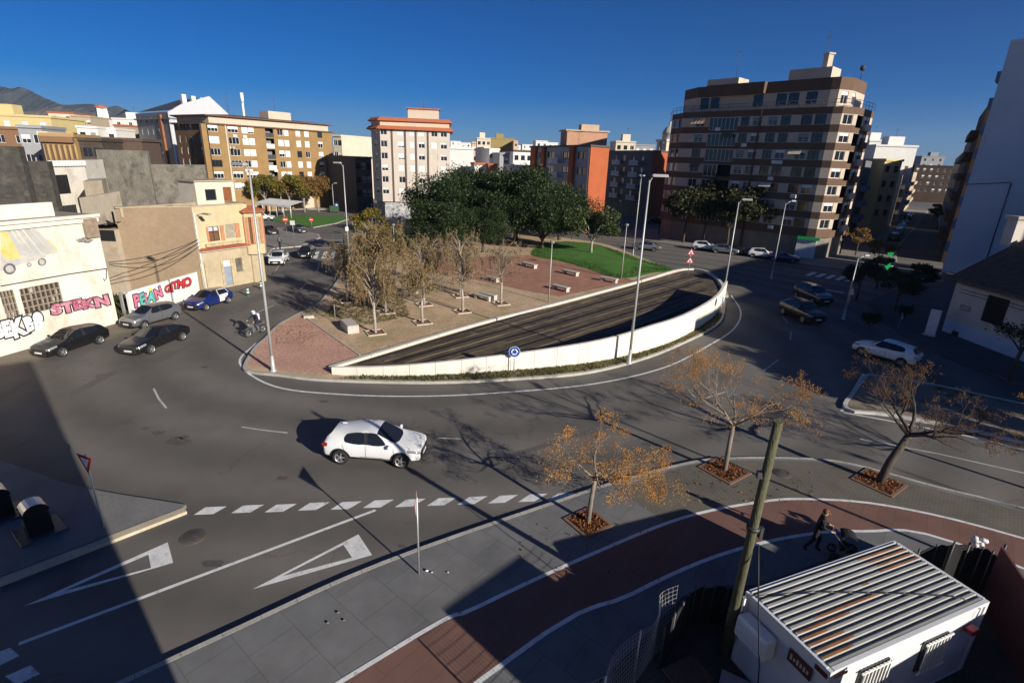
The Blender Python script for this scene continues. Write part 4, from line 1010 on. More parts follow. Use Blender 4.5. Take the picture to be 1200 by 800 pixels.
def whx(root, F, fp):
    f = F[0]; mb = MB(); 
    for k in range(12): mb.box(f.pt(f.L * (k + .5) / 12, f.z1 - .25, .08), (.22, .3, .5), f.rz)
    mb.build('eaves_brackets', white_wall, root)
    m_ = MB(); (u, z) = hit(f.P0, f.P1, 73, 216); m_.box(f.pt(u, z, .02), (1.6, .06, 1.7), f.rz); m_.build('window_opening', black_void, root)
    m_ = MB(); (u, z) = hit(f.P0, f.P1, 82, 246); 
    for k in range(7): m_.box(f.pt(u - .7 + k * .22, z, .05), (.06, .05, .9), f.rz)
    m_.build('window_grille', fr_dark, root); m_ = MB(); m_.box(f.pt(u, z, .015), (1.7, .04, .9), f.rz); m_.build('window_opening', black_void, root)
simple('old_house', 'narrow white old house with a black square window behind the warehouse', 'building', [a, b, b + Vector((-4, 10)), a + Vector((-4, 10))], topz(77, 188, *((a + b) / 2)), M('old_limewash', (.62, .58, .5), .9, .1, .6, stains=(.7, .5, .72, (.4, .36, .3))), (), None, whx)
a, b = at(112, 176, 60).xy, at(172, 177, 66).xy
simple('ruined_wall', 'tall grey ruined masonry wall behind the white old house', 'wall', [a, b, b + Vector((-.3, .8)), a + Vector((-.3, .8))], topz(140, 176, *((a + b) / 2)), grey_ruin)
a, b = at(172, 193, 66.1).xy, at(240, 194, 72).xy
simple('ruined_wall', 'lower grey ruined masonry wall with a pale coping in front of the ochre block', 'wall', [a, b, b + Vector((-.3, .8)), a + Vector((-.3, .8))], topz(205, 193, *((a + b) / 2)), grey_ruin, (), None, lambda r, F, fp: MB().build('x', grey_ruin, r) if False else None)
a, b = at(97, 213, 49.5).xy, at(119, 212, 52).xy
plaster = M('tan_plaster', (.40, .33, .24), .9, .12, .5, fine=.08, stains=(.6, .5, .72, (.28, .22, .16)))
simple('outbuilding', 'tan plastered blind outbuilding between the warehouse and the yellow house', 'building', [a, b, b + Vector((-2.5, 4)), a + Vector((-2.5, 4))], topz(108, 212, *((a + b) / 2)), plaster)
a, b = at(92, 230, 44).xy, at(140, 224, 52).xy
simple('yard_wall', 'pale plastered yard wall behind the overgrown plot', 'wall', [a, b, b + Vector((-.4, .5)), a + Vector((-.4, .5))], topz(110, 228, *((a + b) / 2)), M('pale_plaster', (.5, .43, .33), .9, .1, .5, stains=(.6, .52, .72, (.3, .25, .18))))
# dark shed in the plot
p = at(134, 280, 46); t = thing('lean_to_shed', 'black tin lean-to shed in the overgrown plot beside the yellow house', 'shed', (p.x, p.y, 0)); zt = topz(132, 266, p.x, p.y); mb = MB(); mb.box((p.x, p.y, zt / 2), (2.6, 3, zt)); mb.build('shed_wall', plaster, t); mb = MB(); mb.box((p.x, p.y - 1.53, zt - .5), (2.5, .06, .9)); mb.build('shed_opening', black_void, t); mb = MB()
for k in range(9): mb.box((p.x - 1.3 + k * .33, p.y - .2, zt + .1 + k * .06), (.3, 3.4, .06), 0, 0, -.15)
mb.tube([(p.x + .3, p.y, zt), (p.x + .3, p.y, zt + 1.3)], .08, 6); mb.build('shed_roof', M('tarred_tin', (.03, .03, .03), .6, .2, 3), t)

# ---- 9 yellow corner house
def yellow_house():
    A = G(240, 342).xy; C = G(300, 330).xy; sd = (C - A).normalized(); n = Vector((-sd.y, sd.x)); Bk = G(134, 246, 7.6).xy
    zt = 7.75; D = C + n * (Bk - A).length * .8; fp = [Bk, A, C, D, Bk + sd * ((C - A).length * .8)]
    root = thing('corner_house', 'derelict yellow two storey corner house with peeling paint and roof terrace', 'building', base(fp))
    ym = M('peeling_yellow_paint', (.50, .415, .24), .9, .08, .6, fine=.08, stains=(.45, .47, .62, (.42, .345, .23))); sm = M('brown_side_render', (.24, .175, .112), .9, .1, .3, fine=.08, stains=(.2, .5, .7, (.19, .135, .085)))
    mb = MB(); f = Facade(mb, A, C, 0, zt, 0, rowmat=([3.8], lambda z: 0 if z > 3.8 else 2), rec=.2)
    def span(x0, y0, x1, y1, yt):
        (u0, z0), (u1, z1) = hit(A, C, x0, y0), hit(A, C, x1, y1); return u0, u1, (z0 + z1) / 2, hit(A, C, (x0 + x1) / 2, yt)[1]
    # upper windows: boarded, with orange brick jambs
    u0, u1, z0, z1 = span(246, 284, 258, 281, 265); f.hole(u0, u1, z0, z1); ob = MB(); ob.box(f.pt((u0+u1)/2, (z0+z1)/2, -.12), (u1-u0, .06, z1-z0), f.rz); w = ob.build('window', shut_brown, root)
    ob = MB()
    for k in range(3): ob.box(f.pt(u0 + (u1 - u0) * k / 2, (z0+z1)/2, -.06), (.08, .08, z1-z0), f.rz)
    for z in (z0, z0 + (z1 - z0) * .65, z1): ob.box(f.pt((u0+u1)/2, z, -.06), (u1-u0, .08, .08), f.rz)
    ob.build('frame', fr_brown, w)
    ob = MB(); ob.box(f.pt((u0+u1)/2, z1 - (z1-z0)*.17, -.085), ((u1-u0)*.9, .02, (z1-z0)*.28), f.rz); ob.build('pane', M('pale_glass', (.45, .47, .5), .3), w)
    v0, v1, y0, y1 = span(265.5, 280, 276, 277.5, 262.5); f.hole(v0, v1, y0, y1); ob = MB()
    for k in range(14): ob.box(f.pt((v0+v1)/2, y0 + (y1-y0)*(k+.5)/14, -.1), (v1-v0, .1, (y1-y0)/14*.86), f.rz)
    w = ob.build('window', M('grey_bricked_up', (.33, .29, .22), .9, .2, 3), root); ob = MB(); ob.box(f.pt((v0+v1)/2, (y0+y1)/2, -.16), (v1-v0, .04, y1-y0), f.rz); ob.build('backing', grey_ruin, w)
    ob = MB(); br = M('bare_orange_brick', (.42, .19, .10), .9, .15, 3, fine=.15); 
    
    for bxp, bxs in ((((u1 + v0) / 2 - .02, (z0+z1)/2, .03), ((v0-u1) * .55, .1, (z1-z0)*1.05)), ((v1 + .28, (y0+y1)/2, .03), (.45, .1, (y1-y0)*1.05)), ((u0 - .1, (z0+z1)/2, .02), (.18, .08, (z1-z0)))):
        ob = MB(); ob.box(f.pt(*bxp), bxs, f.rz); ob.build('brick_jamb', br, root)
    ob = MB(); ob.box(f.pt((u0 + v1) / 2, z0 - .32, .1), (v1 - u0 + 1, .25, .28), f.rz); ob.build('sill', M('crumbling_stucco', (.4, .32, .2), .9, .25, 3, bump=.4), root)
    # ground floor openings
    for (x0, ya, x1, yb, yt, mt, nm) in ((236.5, 340, 243.5, 338, 309, shut_cream, 'door'), (265, 335.5, 273.5, 333.5, 304.5, M('blue_grey_door', (.22, .26, .31), .6, .1, 2), 'door'), (277, 319.5, 284.5, 317.5, 302, grey_ruin, 'window')):
        a0, a1, b0, b1 = span(x0, ya, x1, yb, yt); a0 = max(a0, .15); b0 = max(b0, .03); f.hole(a0, a1, b0, b1); ob = MB(); ob.box(f.pt((a0+a1)/2, (b0+b1)/2, -.12), (a1-a0, .06, b1-b0), f.rz); w = ob.build(nm, mt, root)
        if nm == 'door' and x0 > 250: ob = MB(); ob.box(f.pt((a0+a1)/2, b1 - .3, -.07), (a1-a0, .05, .55), f.rz); ob.build('fanlight', shut_white, w)
        ob = MB()
        for s in (a0 - .12, a1 + .12): ob.box(f.pt(s, (b0+b1)/2, .03), (.24, .09, b1-b0+.2), f.rz)
        ob.build('surround', M('crumbling_stucco', (.4, .32, .2)), w)
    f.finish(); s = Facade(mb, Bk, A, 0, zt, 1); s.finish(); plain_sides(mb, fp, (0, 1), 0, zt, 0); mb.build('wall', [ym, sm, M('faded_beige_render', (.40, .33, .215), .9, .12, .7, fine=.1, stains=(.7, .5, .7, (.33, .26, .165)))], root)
    zr = zt - .75; mb = MB(); mb.poly(fp, zr); mb.build('roof', M('terrace_deck', (.2, .17, .13), .95, .2, .8), root)
    mb = MB()
    for i in range(5):
        a, b = fp[i], fp[(i + 1) % 5]; d = (b - a).normalized(); nn = Vector((-d.y, d.x)); c = (a + b) / 2 + nn * .12
        mb.box((c.x, c.y, zt + .04), ((b - a).length + .1, .34, .1), math.atan2(d.y, d.x)); mb.box((c.x + nn.x * .1, c.y + nn.y * .1, zr + .36), ((b - a).length - .6, .1, .74), math.atan2(d.y, d.x))
    mb.build('parapet', M('parapet_render', (.36, .3, .2), .9, .15, 1), root)
    # ledge of red tiles between the storeys
    (u0, z0), (u1, z1) = hit(A, C, 230, 297), hit(A, C, 294, 286); mb = MB(); zz = 3.9
    k = 0; u = .1
    while u < f.L - .1:
        mb.box(f.pt(u, zz, .22), (.17, .5, .07), f.rz, 0, 0, .35); u += .2
    mb.build('tile_ledge', tile_red, root); mb = MB(); mb.box(f.pt(f.L / 2, zz - .14, .16), (f.L - .05, .34, .12), f.rz); mb.build('ledge_moulding', white_wall, root)
    mb = MB(); q = f.pt(.08, zt / 2, .08); mb.tube([q[:2] + (.2,), q[:2] + (zt - .5,)], .06, 6); q = f.pt(f.L - .08, 0, .08); mb.tube([q[:2] + (.2,), q[:2] + (zt - .5,)], .06, 6); mb.build('downpipe', white_metal, root)
    mb = MB(); q = f.pt(.35, 7.0, .06); q2 = f.pt(.35, 7.25, 1.1); mb.tube([q, q2], .035, 6); mb.build('lamp_bracket', grey_steel, root); mb = MB(); mb.box(f.pt(.35, 7.22, 1.5), (.3, .9, .14), f.rz); mb.build('wall_lamp', grey_steel, root)
    # roof hut
    h0, h1 = at(176, 222, 55.0).xy, at(182, 222, 51.6).xy
    p = at(199, 250, 55.5).xy; zc = zr; ht = topz(199, 221, p.x, p.y); mb = MB(); d2 = -n; ang = math.atan2(sd.y, sd.x)
    cxy = A + sd * 4.4 + n * 4.2
    hut = thing('x', 'x', 'x'); bpy.data.objects.remove(hut)
    hw, hd = 4.0, 2.6; q0 = cxy + n * hd / 2 - sd * hw / 2
    hf = [cxy - n * hd / 2 - sd * hw / 2, cxy - n * hd / 2 + sd * hw / 2, cxy + n * hd / 2 + sd * hw / 2, cxy + n * hd / 2 - sd * hw / 2]
    ff = Facade(mb, hf[0], hf[1], zc, zc + 2.7); ff.hole(.9, 2.0, zc + .95, zc + 2.0); ff.hole(2.75, 3.65, zc, zc + 2.15); ff.finish(); plain_sides(mb, hf, (0,), zc, zc + 2.7); mb.build('roof_hut', M('hut_plaster', (.56, .5, .4), .9, .08, 1), root)
    place_window(root, ff.pt(1.45, zc + .95, -.08), ff.rz, 1.1, 1.05, 'd'); ob = MB(); ob.box(ff.pt(3.2, zc + 1.07, -.1), (.9, .06, 2.15), ff.rz); ob.build('hut_door', M('rust_brown_door', (.2, .07, .025), .7, .25, 2), root)
    mb = MB(); mb.box((cxy.x, cxy.y, zc + 2.76), (hw + .3, hd + .3, .12), ang); mb.build('hut_roof', M('hut_slab', (.33, .28, .2), .9, .15, 1), root)
    # octagonal bay at the corner with a red tiled cap
    bc = C + sd * .45 - n * -.2 + Vector((.0, 0)); R_ = 1.12; oc = [(bc.x + R_ * math.cos(ang + PI / 8 + k * PI / 4), bc.y + R_ * math.sin(ang + PI / 8 + k * PI / 4)) for k in range(8)]
    zb0, zb1 = 2.9, topz(306, 247, bc.x, bc.y); mb = MB()
    OC = [Vector(p) for p in oc]
    for k in range(8):
        fa = Facade(mb, OC[k], OC[(k + 1) % 8], zb0, zb1, rec=.15)
        fa.hole(.3, fa.L - .3, zb0 + 1.0, zb1 - .5); fa.finish(); ob = MB(); ob.box(fa.pt(fa.L / 2, (zb0 + zb1) / 2 + .25, -.12), (fa.L - .6, .05, zb1 - zb0 - 1.5), fa.rz); w = ob.build('bay_window', M('grey_bricked_up', (.33, .29, .22)) if k % 2 else shut_brown, root)
        ob = MB()
        for s in (.17, fa.L - .17): ob.box(fa.pt(s, (zb0 + zb1) / 2 + .25, .02), (.2, .06, zb1 - zb0 - 1.5), fa.rz)
        ob.build('brick_jamb', br, w)
    mb.poly(OC, zb0); mb.build('bay', ym, root)
    mb = MB(); mb.lathe([(R_ + .35, zb1 - .05), (R_ + .35, zb1 + .08), (.0, zb1 + .55)], 8, 0, (bc.x, bc.y, 0), smooth=False); ob = mb.build('bay_roof', tile_red, root)
    mb = MB(); mb.lathe([(R_ * .7, 0), (R_ * .7, zb0)], 8, 0, (bc.x, bc.y, 0), smooth=False); mb.build('bay_base', MATS['faded_beige_render'], root)
    return A, f
yA, fY = yellow_house()
# ---- 10 low graffiti wall and overgrown plot between them
a = Vector((-29.65, 39.3)); b = Vector((-28.8, 47.1))
d = (b - a).normalized(); n = Vector((-d.y, d.x)); zt = 2.1
rt = thing('boundary_wall', 'low white boundary wall painted with pink, teal and red graffiti letters', 'wall', (a.x, a.y, 0))
mb = MB(); mb.prism([a, b, b + n * .22, a + n * .22], 0, zt); mb.build('wall_face', M('fresh_whitewash', (.68, .66, .62), .85, .04, 1), rt)
fB = Facade(MB(), a, b, 0, zt)
letters(rt, fB, 'PEiAN', 158, 364, 193, 351.5, 1.35, [M('graffiti_pink', (.58, .16, .26), .7, .08, 2), M('graffiti_teal', (.10, .42, .36), .7, .08, 2), M('graffiti_yellow', (.62, .55, .08), .7)], .06, (0, 1, 0, 1, 0), label='pink and teal bubble graffiti letters')
letters(rt, fB, 'GITMO', 193.5, 346, 225.5, 335, 1.0, [M('graffiti_red', (.52, .03, .035), .7, .12, 2)], .035, label='red graffiti letters with dark outlines')
mb = MB(); u, z = hit(a, b, 175.8, 338.8); pts = [fB.pt(u + .16 * math.cos(k * PI / 6), z + .16 * math.sin(k * PI / 6), .024) for k in range(12)]; mb.quad(pts); mb.build('graffiti_dot', MATS['graffiti_yellow'], rt)
mb = MB(); pl = [W for W in (fW.P1 + SD * .2, a + n * .3, b + n * .3, yA + Vector((-.3, -.4)), G(134, 246, 7.6).xy + Vector((0, -.5)), at(100, 250, 45).xy)]
mb.poly(pl, .05); structure('overgrown_plot', mb, M('plot_soil', (.16, .115, .07), .95, .25, .8, fine=.3, bump=.5))
tufts('undergrowth', 'scrubby green weeds covering the plot behind the low graffiti wall', pl, .05, 2600, .5, leafmat('plot_weeds', [(.02, .03, .008), (.05, .07, .02), (.11, .10, .04)], .8, .4, .25), 14, .06)
# gate posts between warehouse and wall
p = G(139.5, 375).xy; t = thing('gate_post', 'pale upright gate post between the warehouse and the low graffiti wall', 'post', (p.x + .3, p.y + .3, 0)); mb = MB(); mb.box((p.x + .3, p.y + .3, 1.05), (.16, .16, 2.1)); mb.build('post', grey_steel, t); mb = MB(); mb.tube([(p.x + .3, p.y + .3, 2.05), (a.x, a.y, 2.05)], .05, 6); mb.build('top_rail', grey_steel, t)
# slack cables across the plot
def sag(p, q, s, n=10): 
    p, q = Vector(p), Vector(q); return [p.lerp(q, k / n) - Vector((0, 0, s * 4 * (k / n) * (1 - k / n))) for k in range(n + 1)]
for k, (z0, z1, s) in enumerate(((4.6, 4.9, .35), (4.5, 4.6, .6), (4.4, 4.3, .9))):
    u = hit(fW.P0, fW.P1, 128, 315)[0]; pa = fW.pt(u, z0, .1); pb = fY.pt(.1, z1, .15); mb = MB(); mb.tube(sag(pa, pb, s), .03, 5); o = mb.build('overhead_cable', dark_steel)
    tag(o, ['taut upper black cable', 'middle sagging black cable', 'lowest slack black cable'][k] + ' strung from the warehouse to the yellow house', 'cable')

# ---- 11 house and tall white block on the right
def right_house():
    A = G(1103, 389).xy; d = Vector((.05, -1)).normalized(); n = Vector((-d.y, d.x)); B = A + d * 16; fp = [A, B, B + n * 10, A + n * 10]; ze = topz(1124, 330, A.x, A.y) + .3
    root = thing('old_house', 'shaded whitewashed house with a dark tiled roof and pale blue dado', 'building', base(fp)); mb = MB(); f = Facade(mb, A, B, 0, ze, rowmat=([1.25], lambda z: 1 if z < 1.25 else 0))
    def sp(x0, x1, yb, yt): 
        xm, = ((x0 + x1) / 2,); return hit(A, B, x0, (yb+yt)/2)[0], hit(A, B, x1, (yb+yt)/2)[0], hit(A, B, xm, yb)[1], hit(A, B, xm, yt)[1]
    a0, a1, z0, z1 = sp(1152, 1180, 381, 347); f.hole(a0, a1, z0, z1); m_ = MB()
    for k in range(16): m_.box(f.pt((a0 + a1) / 2, z0 + (z1 - z0) * (k + .5) / 16, -.08), (a1 - a0, .05, (z1 - z0) / 16 * .8), f.rz, 0, 0, .3)
    m_.box(f.pt((a0 + a1) / 2, (z0 + z1) / 2, -.14), (a1 - a0, .03, z1 - z0), f.rz); m_.build('window', M('black_shutter', (.02, .018, .016), .7), root)
    b0, b1, y0, y1 = sp(1113, 1122, 402, 387); f.hole(b0, b1, max(.05, y0), y1); m_ = MB(); m_.box(f.pt((b0+b1)/2, (y0+y1)/2, -.1), (b1-b0, .05, y1-y0), f.rz); m_.build('meter_door', M('black_shutter', (.02, .018, .016)), root)
    f.finish(); plain_sides(mb, fp, (0, 3), 0, ze)
    a, b = fp[3], fp[0]; rz = ze + 3.1; mid = (a + b) / 2; mb.quad([(a.x, a.y, 0), (b.x, b.y, 0), (b.x, b.y, ze), (mid.x, mid.y, rz), (a.x, a.y, ze)]); mb.build('wall', [M('dirty_whitewash', (.5, .46, .4), .9, .1, .5, stains=(.7, .52, .72, (.34, .3, .25))), M('pale_blue_dado', (.42, .5, .6), .85, .06, .8)], root)
    mb = MB(); m2 = B + n * 5; e0, e1 = f.pt(-.4, ze - .12, .5), f.pt(f.L + .4, ze - .12, .5); r0, r1 = (mid.x - d.x * .4, mid.y - d.y * .4, rz + .1), (m2.x, m2.y, rz + .1)
    mb.quad([e0, e1, r1, r0]); mb.quad([(e0[0], e0[1], e0[2] + .1), (r0[0], r0[1], r0[2] + .1), (r1[0], r1[1], r1[2] + .1), (e1[0], e1[1], e1[2] + .1)][::-1])
    mb.quad([e0, (e0[0], e0[1], e0[2] + .1), (e1[0], e1[1], e1[2] + .1), e1][::-1]); mb.quad([e0, r0, (r0[0], r0[1], r0[2] + .1), (e0[0], e0[1], e0[2] + .1)])
    ba, bb = fp[3] - d * .4, fp[2]; mb.quad([r0, r1, (bb.x, bb.y, ze), (ba.x, ba.y, ze)]); mb.build('roof', M('dark_old_tiles', (.085, .06, .045), .9, .3, 2.2, fine=.2, bump=.5), root)
    mb = MB(); mb.tube([f.pt(0, ze - .2, .55), f.pt(f.L, ze - .2, .55)], .07, 6); mb.build('gutter', dark_steel, root)
    for z, o in ((ze - .45, .05), (ze - .8, .05), (ze - 1.05, .05)):
        mb = MB(); mb.tube([f.pt(.6, z, o), f.pt(f.L, z - .05, o)], .025, 5); mb.build('wall_cable', dark_steel, root)
    u, z = hit(A, B, 1131.5, 361); mb = MB(); mb.box(f.pt(u, z, .03), (.95, .05, .42), f.rz); q = mb.build('wall_plaque', M('plaque_grey', (.2, .2, .2), .6), root); mb = MB(); mb.box(f.pt(u, z, .06), (.75, .02, .26), f.rz); mb.build('plaque_panel', M('plaque_pale', (.36, .34, .31), .6), q)
    p = at(1198, 246, 45); mb = MB(); mb.box((p.x, p.y, rz + .6), (1.0, 1.0, 2.2)); mb.box((p.x, p.y, rz + 1.8), (1.3, 1.3, .25)); mb.build('chimney', M('dirty_whitewash', (.5, .46, .4)), root)
right_house()
def tall_white():
    A = G(1103, 319).xy; d = Vector((.70, -.714)).normalized(); n = Vector((-d.y, d.x)); B = A + d * 24; D = A + n * 3.4; fp = [A, B, B + n * 3.4, D]; zt = topz(1186, 50, A.x, A.y)
    root = thing('apartment_block', 'very tall bluish white blind gable wall of the block on the shaded street corner', 'building', base(fp)); mb = MB(); f = Facade(mb, A, B, 0, zt); f.finish(); g = Facade(mb, D, A, 0, zt)
    nf = int(zt / 3)
    for k in range(1, nf):
        g.win(root, g.L * .5, k * 3.0 + .9, 1.4, 1.5, 'whw')
    g.finish(); plain_sides(mb, fp, (0, 3), 0, zt); mb.poly(fp, zt); mb.build('wall', M('shade_blue_white_render', (.56, .58, .62), .85, .05, .25, stains=(.2, .52, .75, (.46, .48, .52), (1, 1, .3))), root)  # white render tinted with the blue of its shade
    for k in range(1, nf):
        for u in (.5,):
            m_ = MB(); m_.box(g.pt(g.L * u, k * 3.0 + .45, .22), (g.L * .8, .44, 1.15), g.rz); m_.build('balcony', M('balcony_slate', (.16, .2, .27), .8), root)
    m_ = MB(); m_.box(f.pt(f.L / 2, zt + .15, -.2), (f.L, .5, .3), f.rz); m_.build('coping', white_wall, root)
    m_ = MB(); m_.tube([f.pt(4.2, 0, .08), f.pt(4.2, 12, .08)], .07, 6); m_.tube([f.pt(4.2, 12.1, .08), f.pt(-.4, 11.6, .2)], .05, 5); m_.build('downpipe', dark_steel, root)
tall_white()
# ------------------------------------------------------------------ the town behind
def tw(name, col, v=.06): return M(name, col, .88, v, .4, fine=.05)
T_white, T_cream, T_ochre, T_grey, T_tan, T_peach, T_brown, T_yellow = (tw('town_white', (.64, .62, .58)), tw('town_cream', (.58, .5, .38)), tw('town_ochre', (.34, .22, .09)), tw('town_grey', (.27, .27, .28)),
    tw('town_tan', (.4, .32, .22)), tw('town_peach', (.55, .36, .23)), tw('town_brown', (.2, .11, .06)), tw('town_yellow', (.52, .42, .2)))
rT = random.Random(21)
def town(px0, px1, ytop, Y, wm, label, depth=12, turn=0.0, roof=None, nw=None, kinds=('d', 'w', 'whw'), group=None, hut=False, name='town_building'):
    """a building whose near face spans two photo columns at a given distance"""
    a, b = at(px0, ytop, Y).xy, at(px1, ytop, Y).xy
    if turn:
        c = (a + b) / 2; R2 = Matrix.Rotation(turn, 2); a, b = c + R2 @ (a - c), c + R2 @ (b - c)
    mid = (a + b) / 2; zt = topz((px0 + px1) / 2, ytop, mid.x, mid.y); d = (b - a).normalized(); n = Vector((-d.y, d.x)); L = (b - a).length
    fp = [a, b, b + n * depth, a + n * depth]; wins = []
    nc = nw if nw is not None else max(1, min(6, int(L / 3.4)))
    nf = min(4, int(zt / 3)) 
    for k in range(nf):
        for c in range(nc): wins.append((0, (c + .5) / nc, zt - 2.3 - 3.0 * k, 1.2, 1.35, rT.choice(kinds)))
    def ex(root, F, P):
        m_ = MB(); c0 = Vector(base(P)[:2]); m_.prism([p + (p - c0).normalized() * .3 for p in P], zt - .02, zt + .45)
        m_.build('roof_edge', wm if not roof else roof, root)
        if hut:
            q = mid + n * depth * .4 + d * L * rT.uniform(-.2, .2); m_ = MB(); m_.box((q.x, q.y, zt + 1.5), (min(4, L * .4), 3.5, 2.4), F[0].rz); m_.build('stair_house', wm, root); antenna(root, (q.x + .6, q.y, zt + 2.6), 2.2)
    return simple(name, label, 'building', fp, zt, wm, wins, roof or roof_flat, ex, 0, group)
# left skyline, from the nearest outwards
town(-30, 26, 151, 100, T_brown, 'brown brick apartment house with white windows at the left end of the skyline', 12, .25, nw=3, kinds=('wfw', 'w'))
town(-40, 52, 136, 128, T_yellow, 'long yellow house with a white roof terrace on the left skyline', 14, .2, nw=5, hut=True, kinds=('wfw', 'd'))
town(23, 46, 150, 90, T_grey, 'grey rendered house covered in scrawls on the left skyline', 8, .3, nw=2)
town(46, 56, 158, 84, T_cream, 'narrow cream party wall beside the ochre arcaded house', 8, .3, nw=0)
def arch(root, F, fp): pass
t, F = town(51, 83, 160, 82, T_ochre, 'ochre house with tall columned loggias above the white old house', 9, .3, nw=0)
f = F[0]; 
for k in range(6):
    m_ = MB(); m_.box(f.pt(f.L * (k + .5) / 6, f.z1 - 2.6, .02), (f.L / 6 * .55, .06, 3.0), f.rz); m_.build('loggia_opening', brown_dark, t)
    m_ = MB(); q = f.pt(f.L * (k + .96) / 6, 0, .15); m_.tube([(q[0], q[1], f.z1 - 4.2), (q[0], q[1], f.z1 - 1.2)], .17, 8); m_.build('column', T_ochre, t)
m_ = MB(); m_.box(f.pt(f.L / 2, f.z1 - .4, .3), (f.L, .6, .8), f.rz); m_.build('fascia', T_brown, t)
town(84, 116, 165, 84, M('black_brick', (.06, .045, .035), .9, .3, 1.5, fine=.3), 'dark stone house front with crumbling brickwork beside the ochre loggias', 8, .3, nw=3, kinds=('d',))
town(80, 160, 164, 92, M('dark_brown_eave', (.09, .06, .045), .9), 'long low dark brown roofed hall behind the grey ruined wall', 8, .25, nw=0)
town(36, 70, 145, 150, T_tan, 'tan stepped terrace house below the white gable on the left skyline', 12, .2, nw=3)
town(58, 84, 133, 205, T_cream, 'cream gabled house with a red roof patch on the left skyline', 14, .2, roof=tile_red, nw=2)
town(84, 104, 137, 190, T_tan, 'tan house with a row of dark arches on the left skyline', 12, .2, nw=4)
town(100, 122, 139, 230, T_white, 'white house with a red tiled roof beside the white tower', 12, .1, roof=tile_red, nw=2)
town(91, 112, 150, 135, T_white, 'low white terrace house with grey awnings on the left skyline', 10, .2, nw=2, kinds=('d', 'whg'))
town(112, 134, 152, 140, T_white, 'low white terrace house with two dark garages on the left skyline', 10, .2, nw=2, kinds=('d',))
town(132, 158, 140, 210, T_white, 'bright white house left of the dark grey block', 14, .1, nw=2, hut=True)
town(134, 148, 148, 160, T_tan, 'small house with a rust red roof left of the dark grey block', 10, .1, roof=tile_red, nw=1)
a = at(118, 126, 300); t = thing('white_tower', 'tall slim white tower with a red cap on the left skyline', 'tower', (a.x, a.y, 0)); zt = topz(118, 127, a.x, a.y); m_ = MB(); m_.lathe([(4.4, 0), (4.0, zt * .6), (3.1, zt)], 4, 0, (a.x, a.y, 0), smooth=False); m_.build('tower_shaft', T_white, t); m_ = MB(); m_.lathe([(3.4, zt), (3.4, zt + .5), (1.2, zt + 1.6), (0, zt + 1.7)], 8, 0, (a.x, a.y, 0)); m_.build('tower_cap', tile_red, t)
# between the ochre and the beige block
town(389, 401, 160, 152, T_cream, 'cream house with balconies right behind the ochre block end', 14, -.35, nw=2)
town(397, 409, 166, 190, T_peach, 'peach house front in the gap beside the beige block', 20, -.5, nw=2)
town(404, 422, 162, 260, T_white, 'white rooftop house above the gap beside the beige block', 12, 0, nw=2, roof=tile_red)
town(418, 436, 164, 230, T_white, 'white house with red roof edge left of the beige block', 12, 0, nw=2, roof=tile_red)
town(414, 437, 186, 128, M('shaded_dark_front', (.09, .085, .08), .9), 'dark shaded house front left of the beige block', 24, .9, nw=3, kinds=('d', 'whg'))  # darkness of the shaded front is put into its colour
# centre skyline
town(526, 555, 175, 150, T_white, 'bright blank white gable beside the beige block', 14, .1, nw=0)
town(553, 558, 168, 180, T_peach, 'narrow orange house between the white gable and the cream block', 12, .1, nw=1)
town(559, 575, 163, 240, T_cream, 'cream block with a tall light shaft on the centre skyline', 14, .1, nw=3, hut=True)
town(574, 603, 163, 300, M('olive_ochre', (.27, .2, .075), .88), 'large olive ochre blank walled block on the centre skyline', 16, .1, nw=0, hut=True)
town(602, 607, 166, 290, T_peach, 'slim brick and white house right of the olive ochre block', 12, .1, nw=1)
town(567, 574, 174, 200, T_cream, 'pale narrow house in front of the olive ochre block', 10, .3, nw=1)
town(573, 586, 176, 165, T_white, 'white house with a grey shaded flank on the centre skyline', 10, .5, nw=2)
town(585, 602, 181, 160, T_grey, 'low grey shaded house on the centre skyline', 10, .4, nw=1)
town(601, 625, 178, 158, T_white, 'white house with two columns of small windows left of the grey pier block', 10, .35, roof=M('dark_brown_eave', (.09, .06, .045)), nw=3, kinds=('d',))
town(556, 572, 193, 140, T_white, 'low white house with a rusty roof just above the park trees', 8, .2, roof=tile_red, nw=1)
town(572, 583, 194, 138, M('rusty_red_wall', (.32, .1, .06), .9), 'low rusty red shed just above the park trees', 8, .2, nw=0)
town(598, 628, 196, 130, T_white, 'low ruined white house beside the grey pier block', 8, .2, nw=2)
for px0, px1, y, Y in ((540, 552, 168, 420), (528, 540, 166, 460), (604, 616, 171, 520), (612, 624, 170, 480), (586, 596, 175, 380), (548, 558, 171, 500), (628, 642, 166, 300), (642, 654, 168, 330)):
    town(px0, px1, y, Y, T_white, 'small white house in the distant town skyline beyond the park', 12, .1, nw=2, group='white houses of the distant skyline')
town(722, 745, 167, 190, T_cream, 'cream rooftop flats behind the dark shaded block', 12, 0, nw=3, hut=True)
town(744, 768, 171, 210, T_grey, 'grey rooftop house left of the church tower', 12, 0, nw=3)
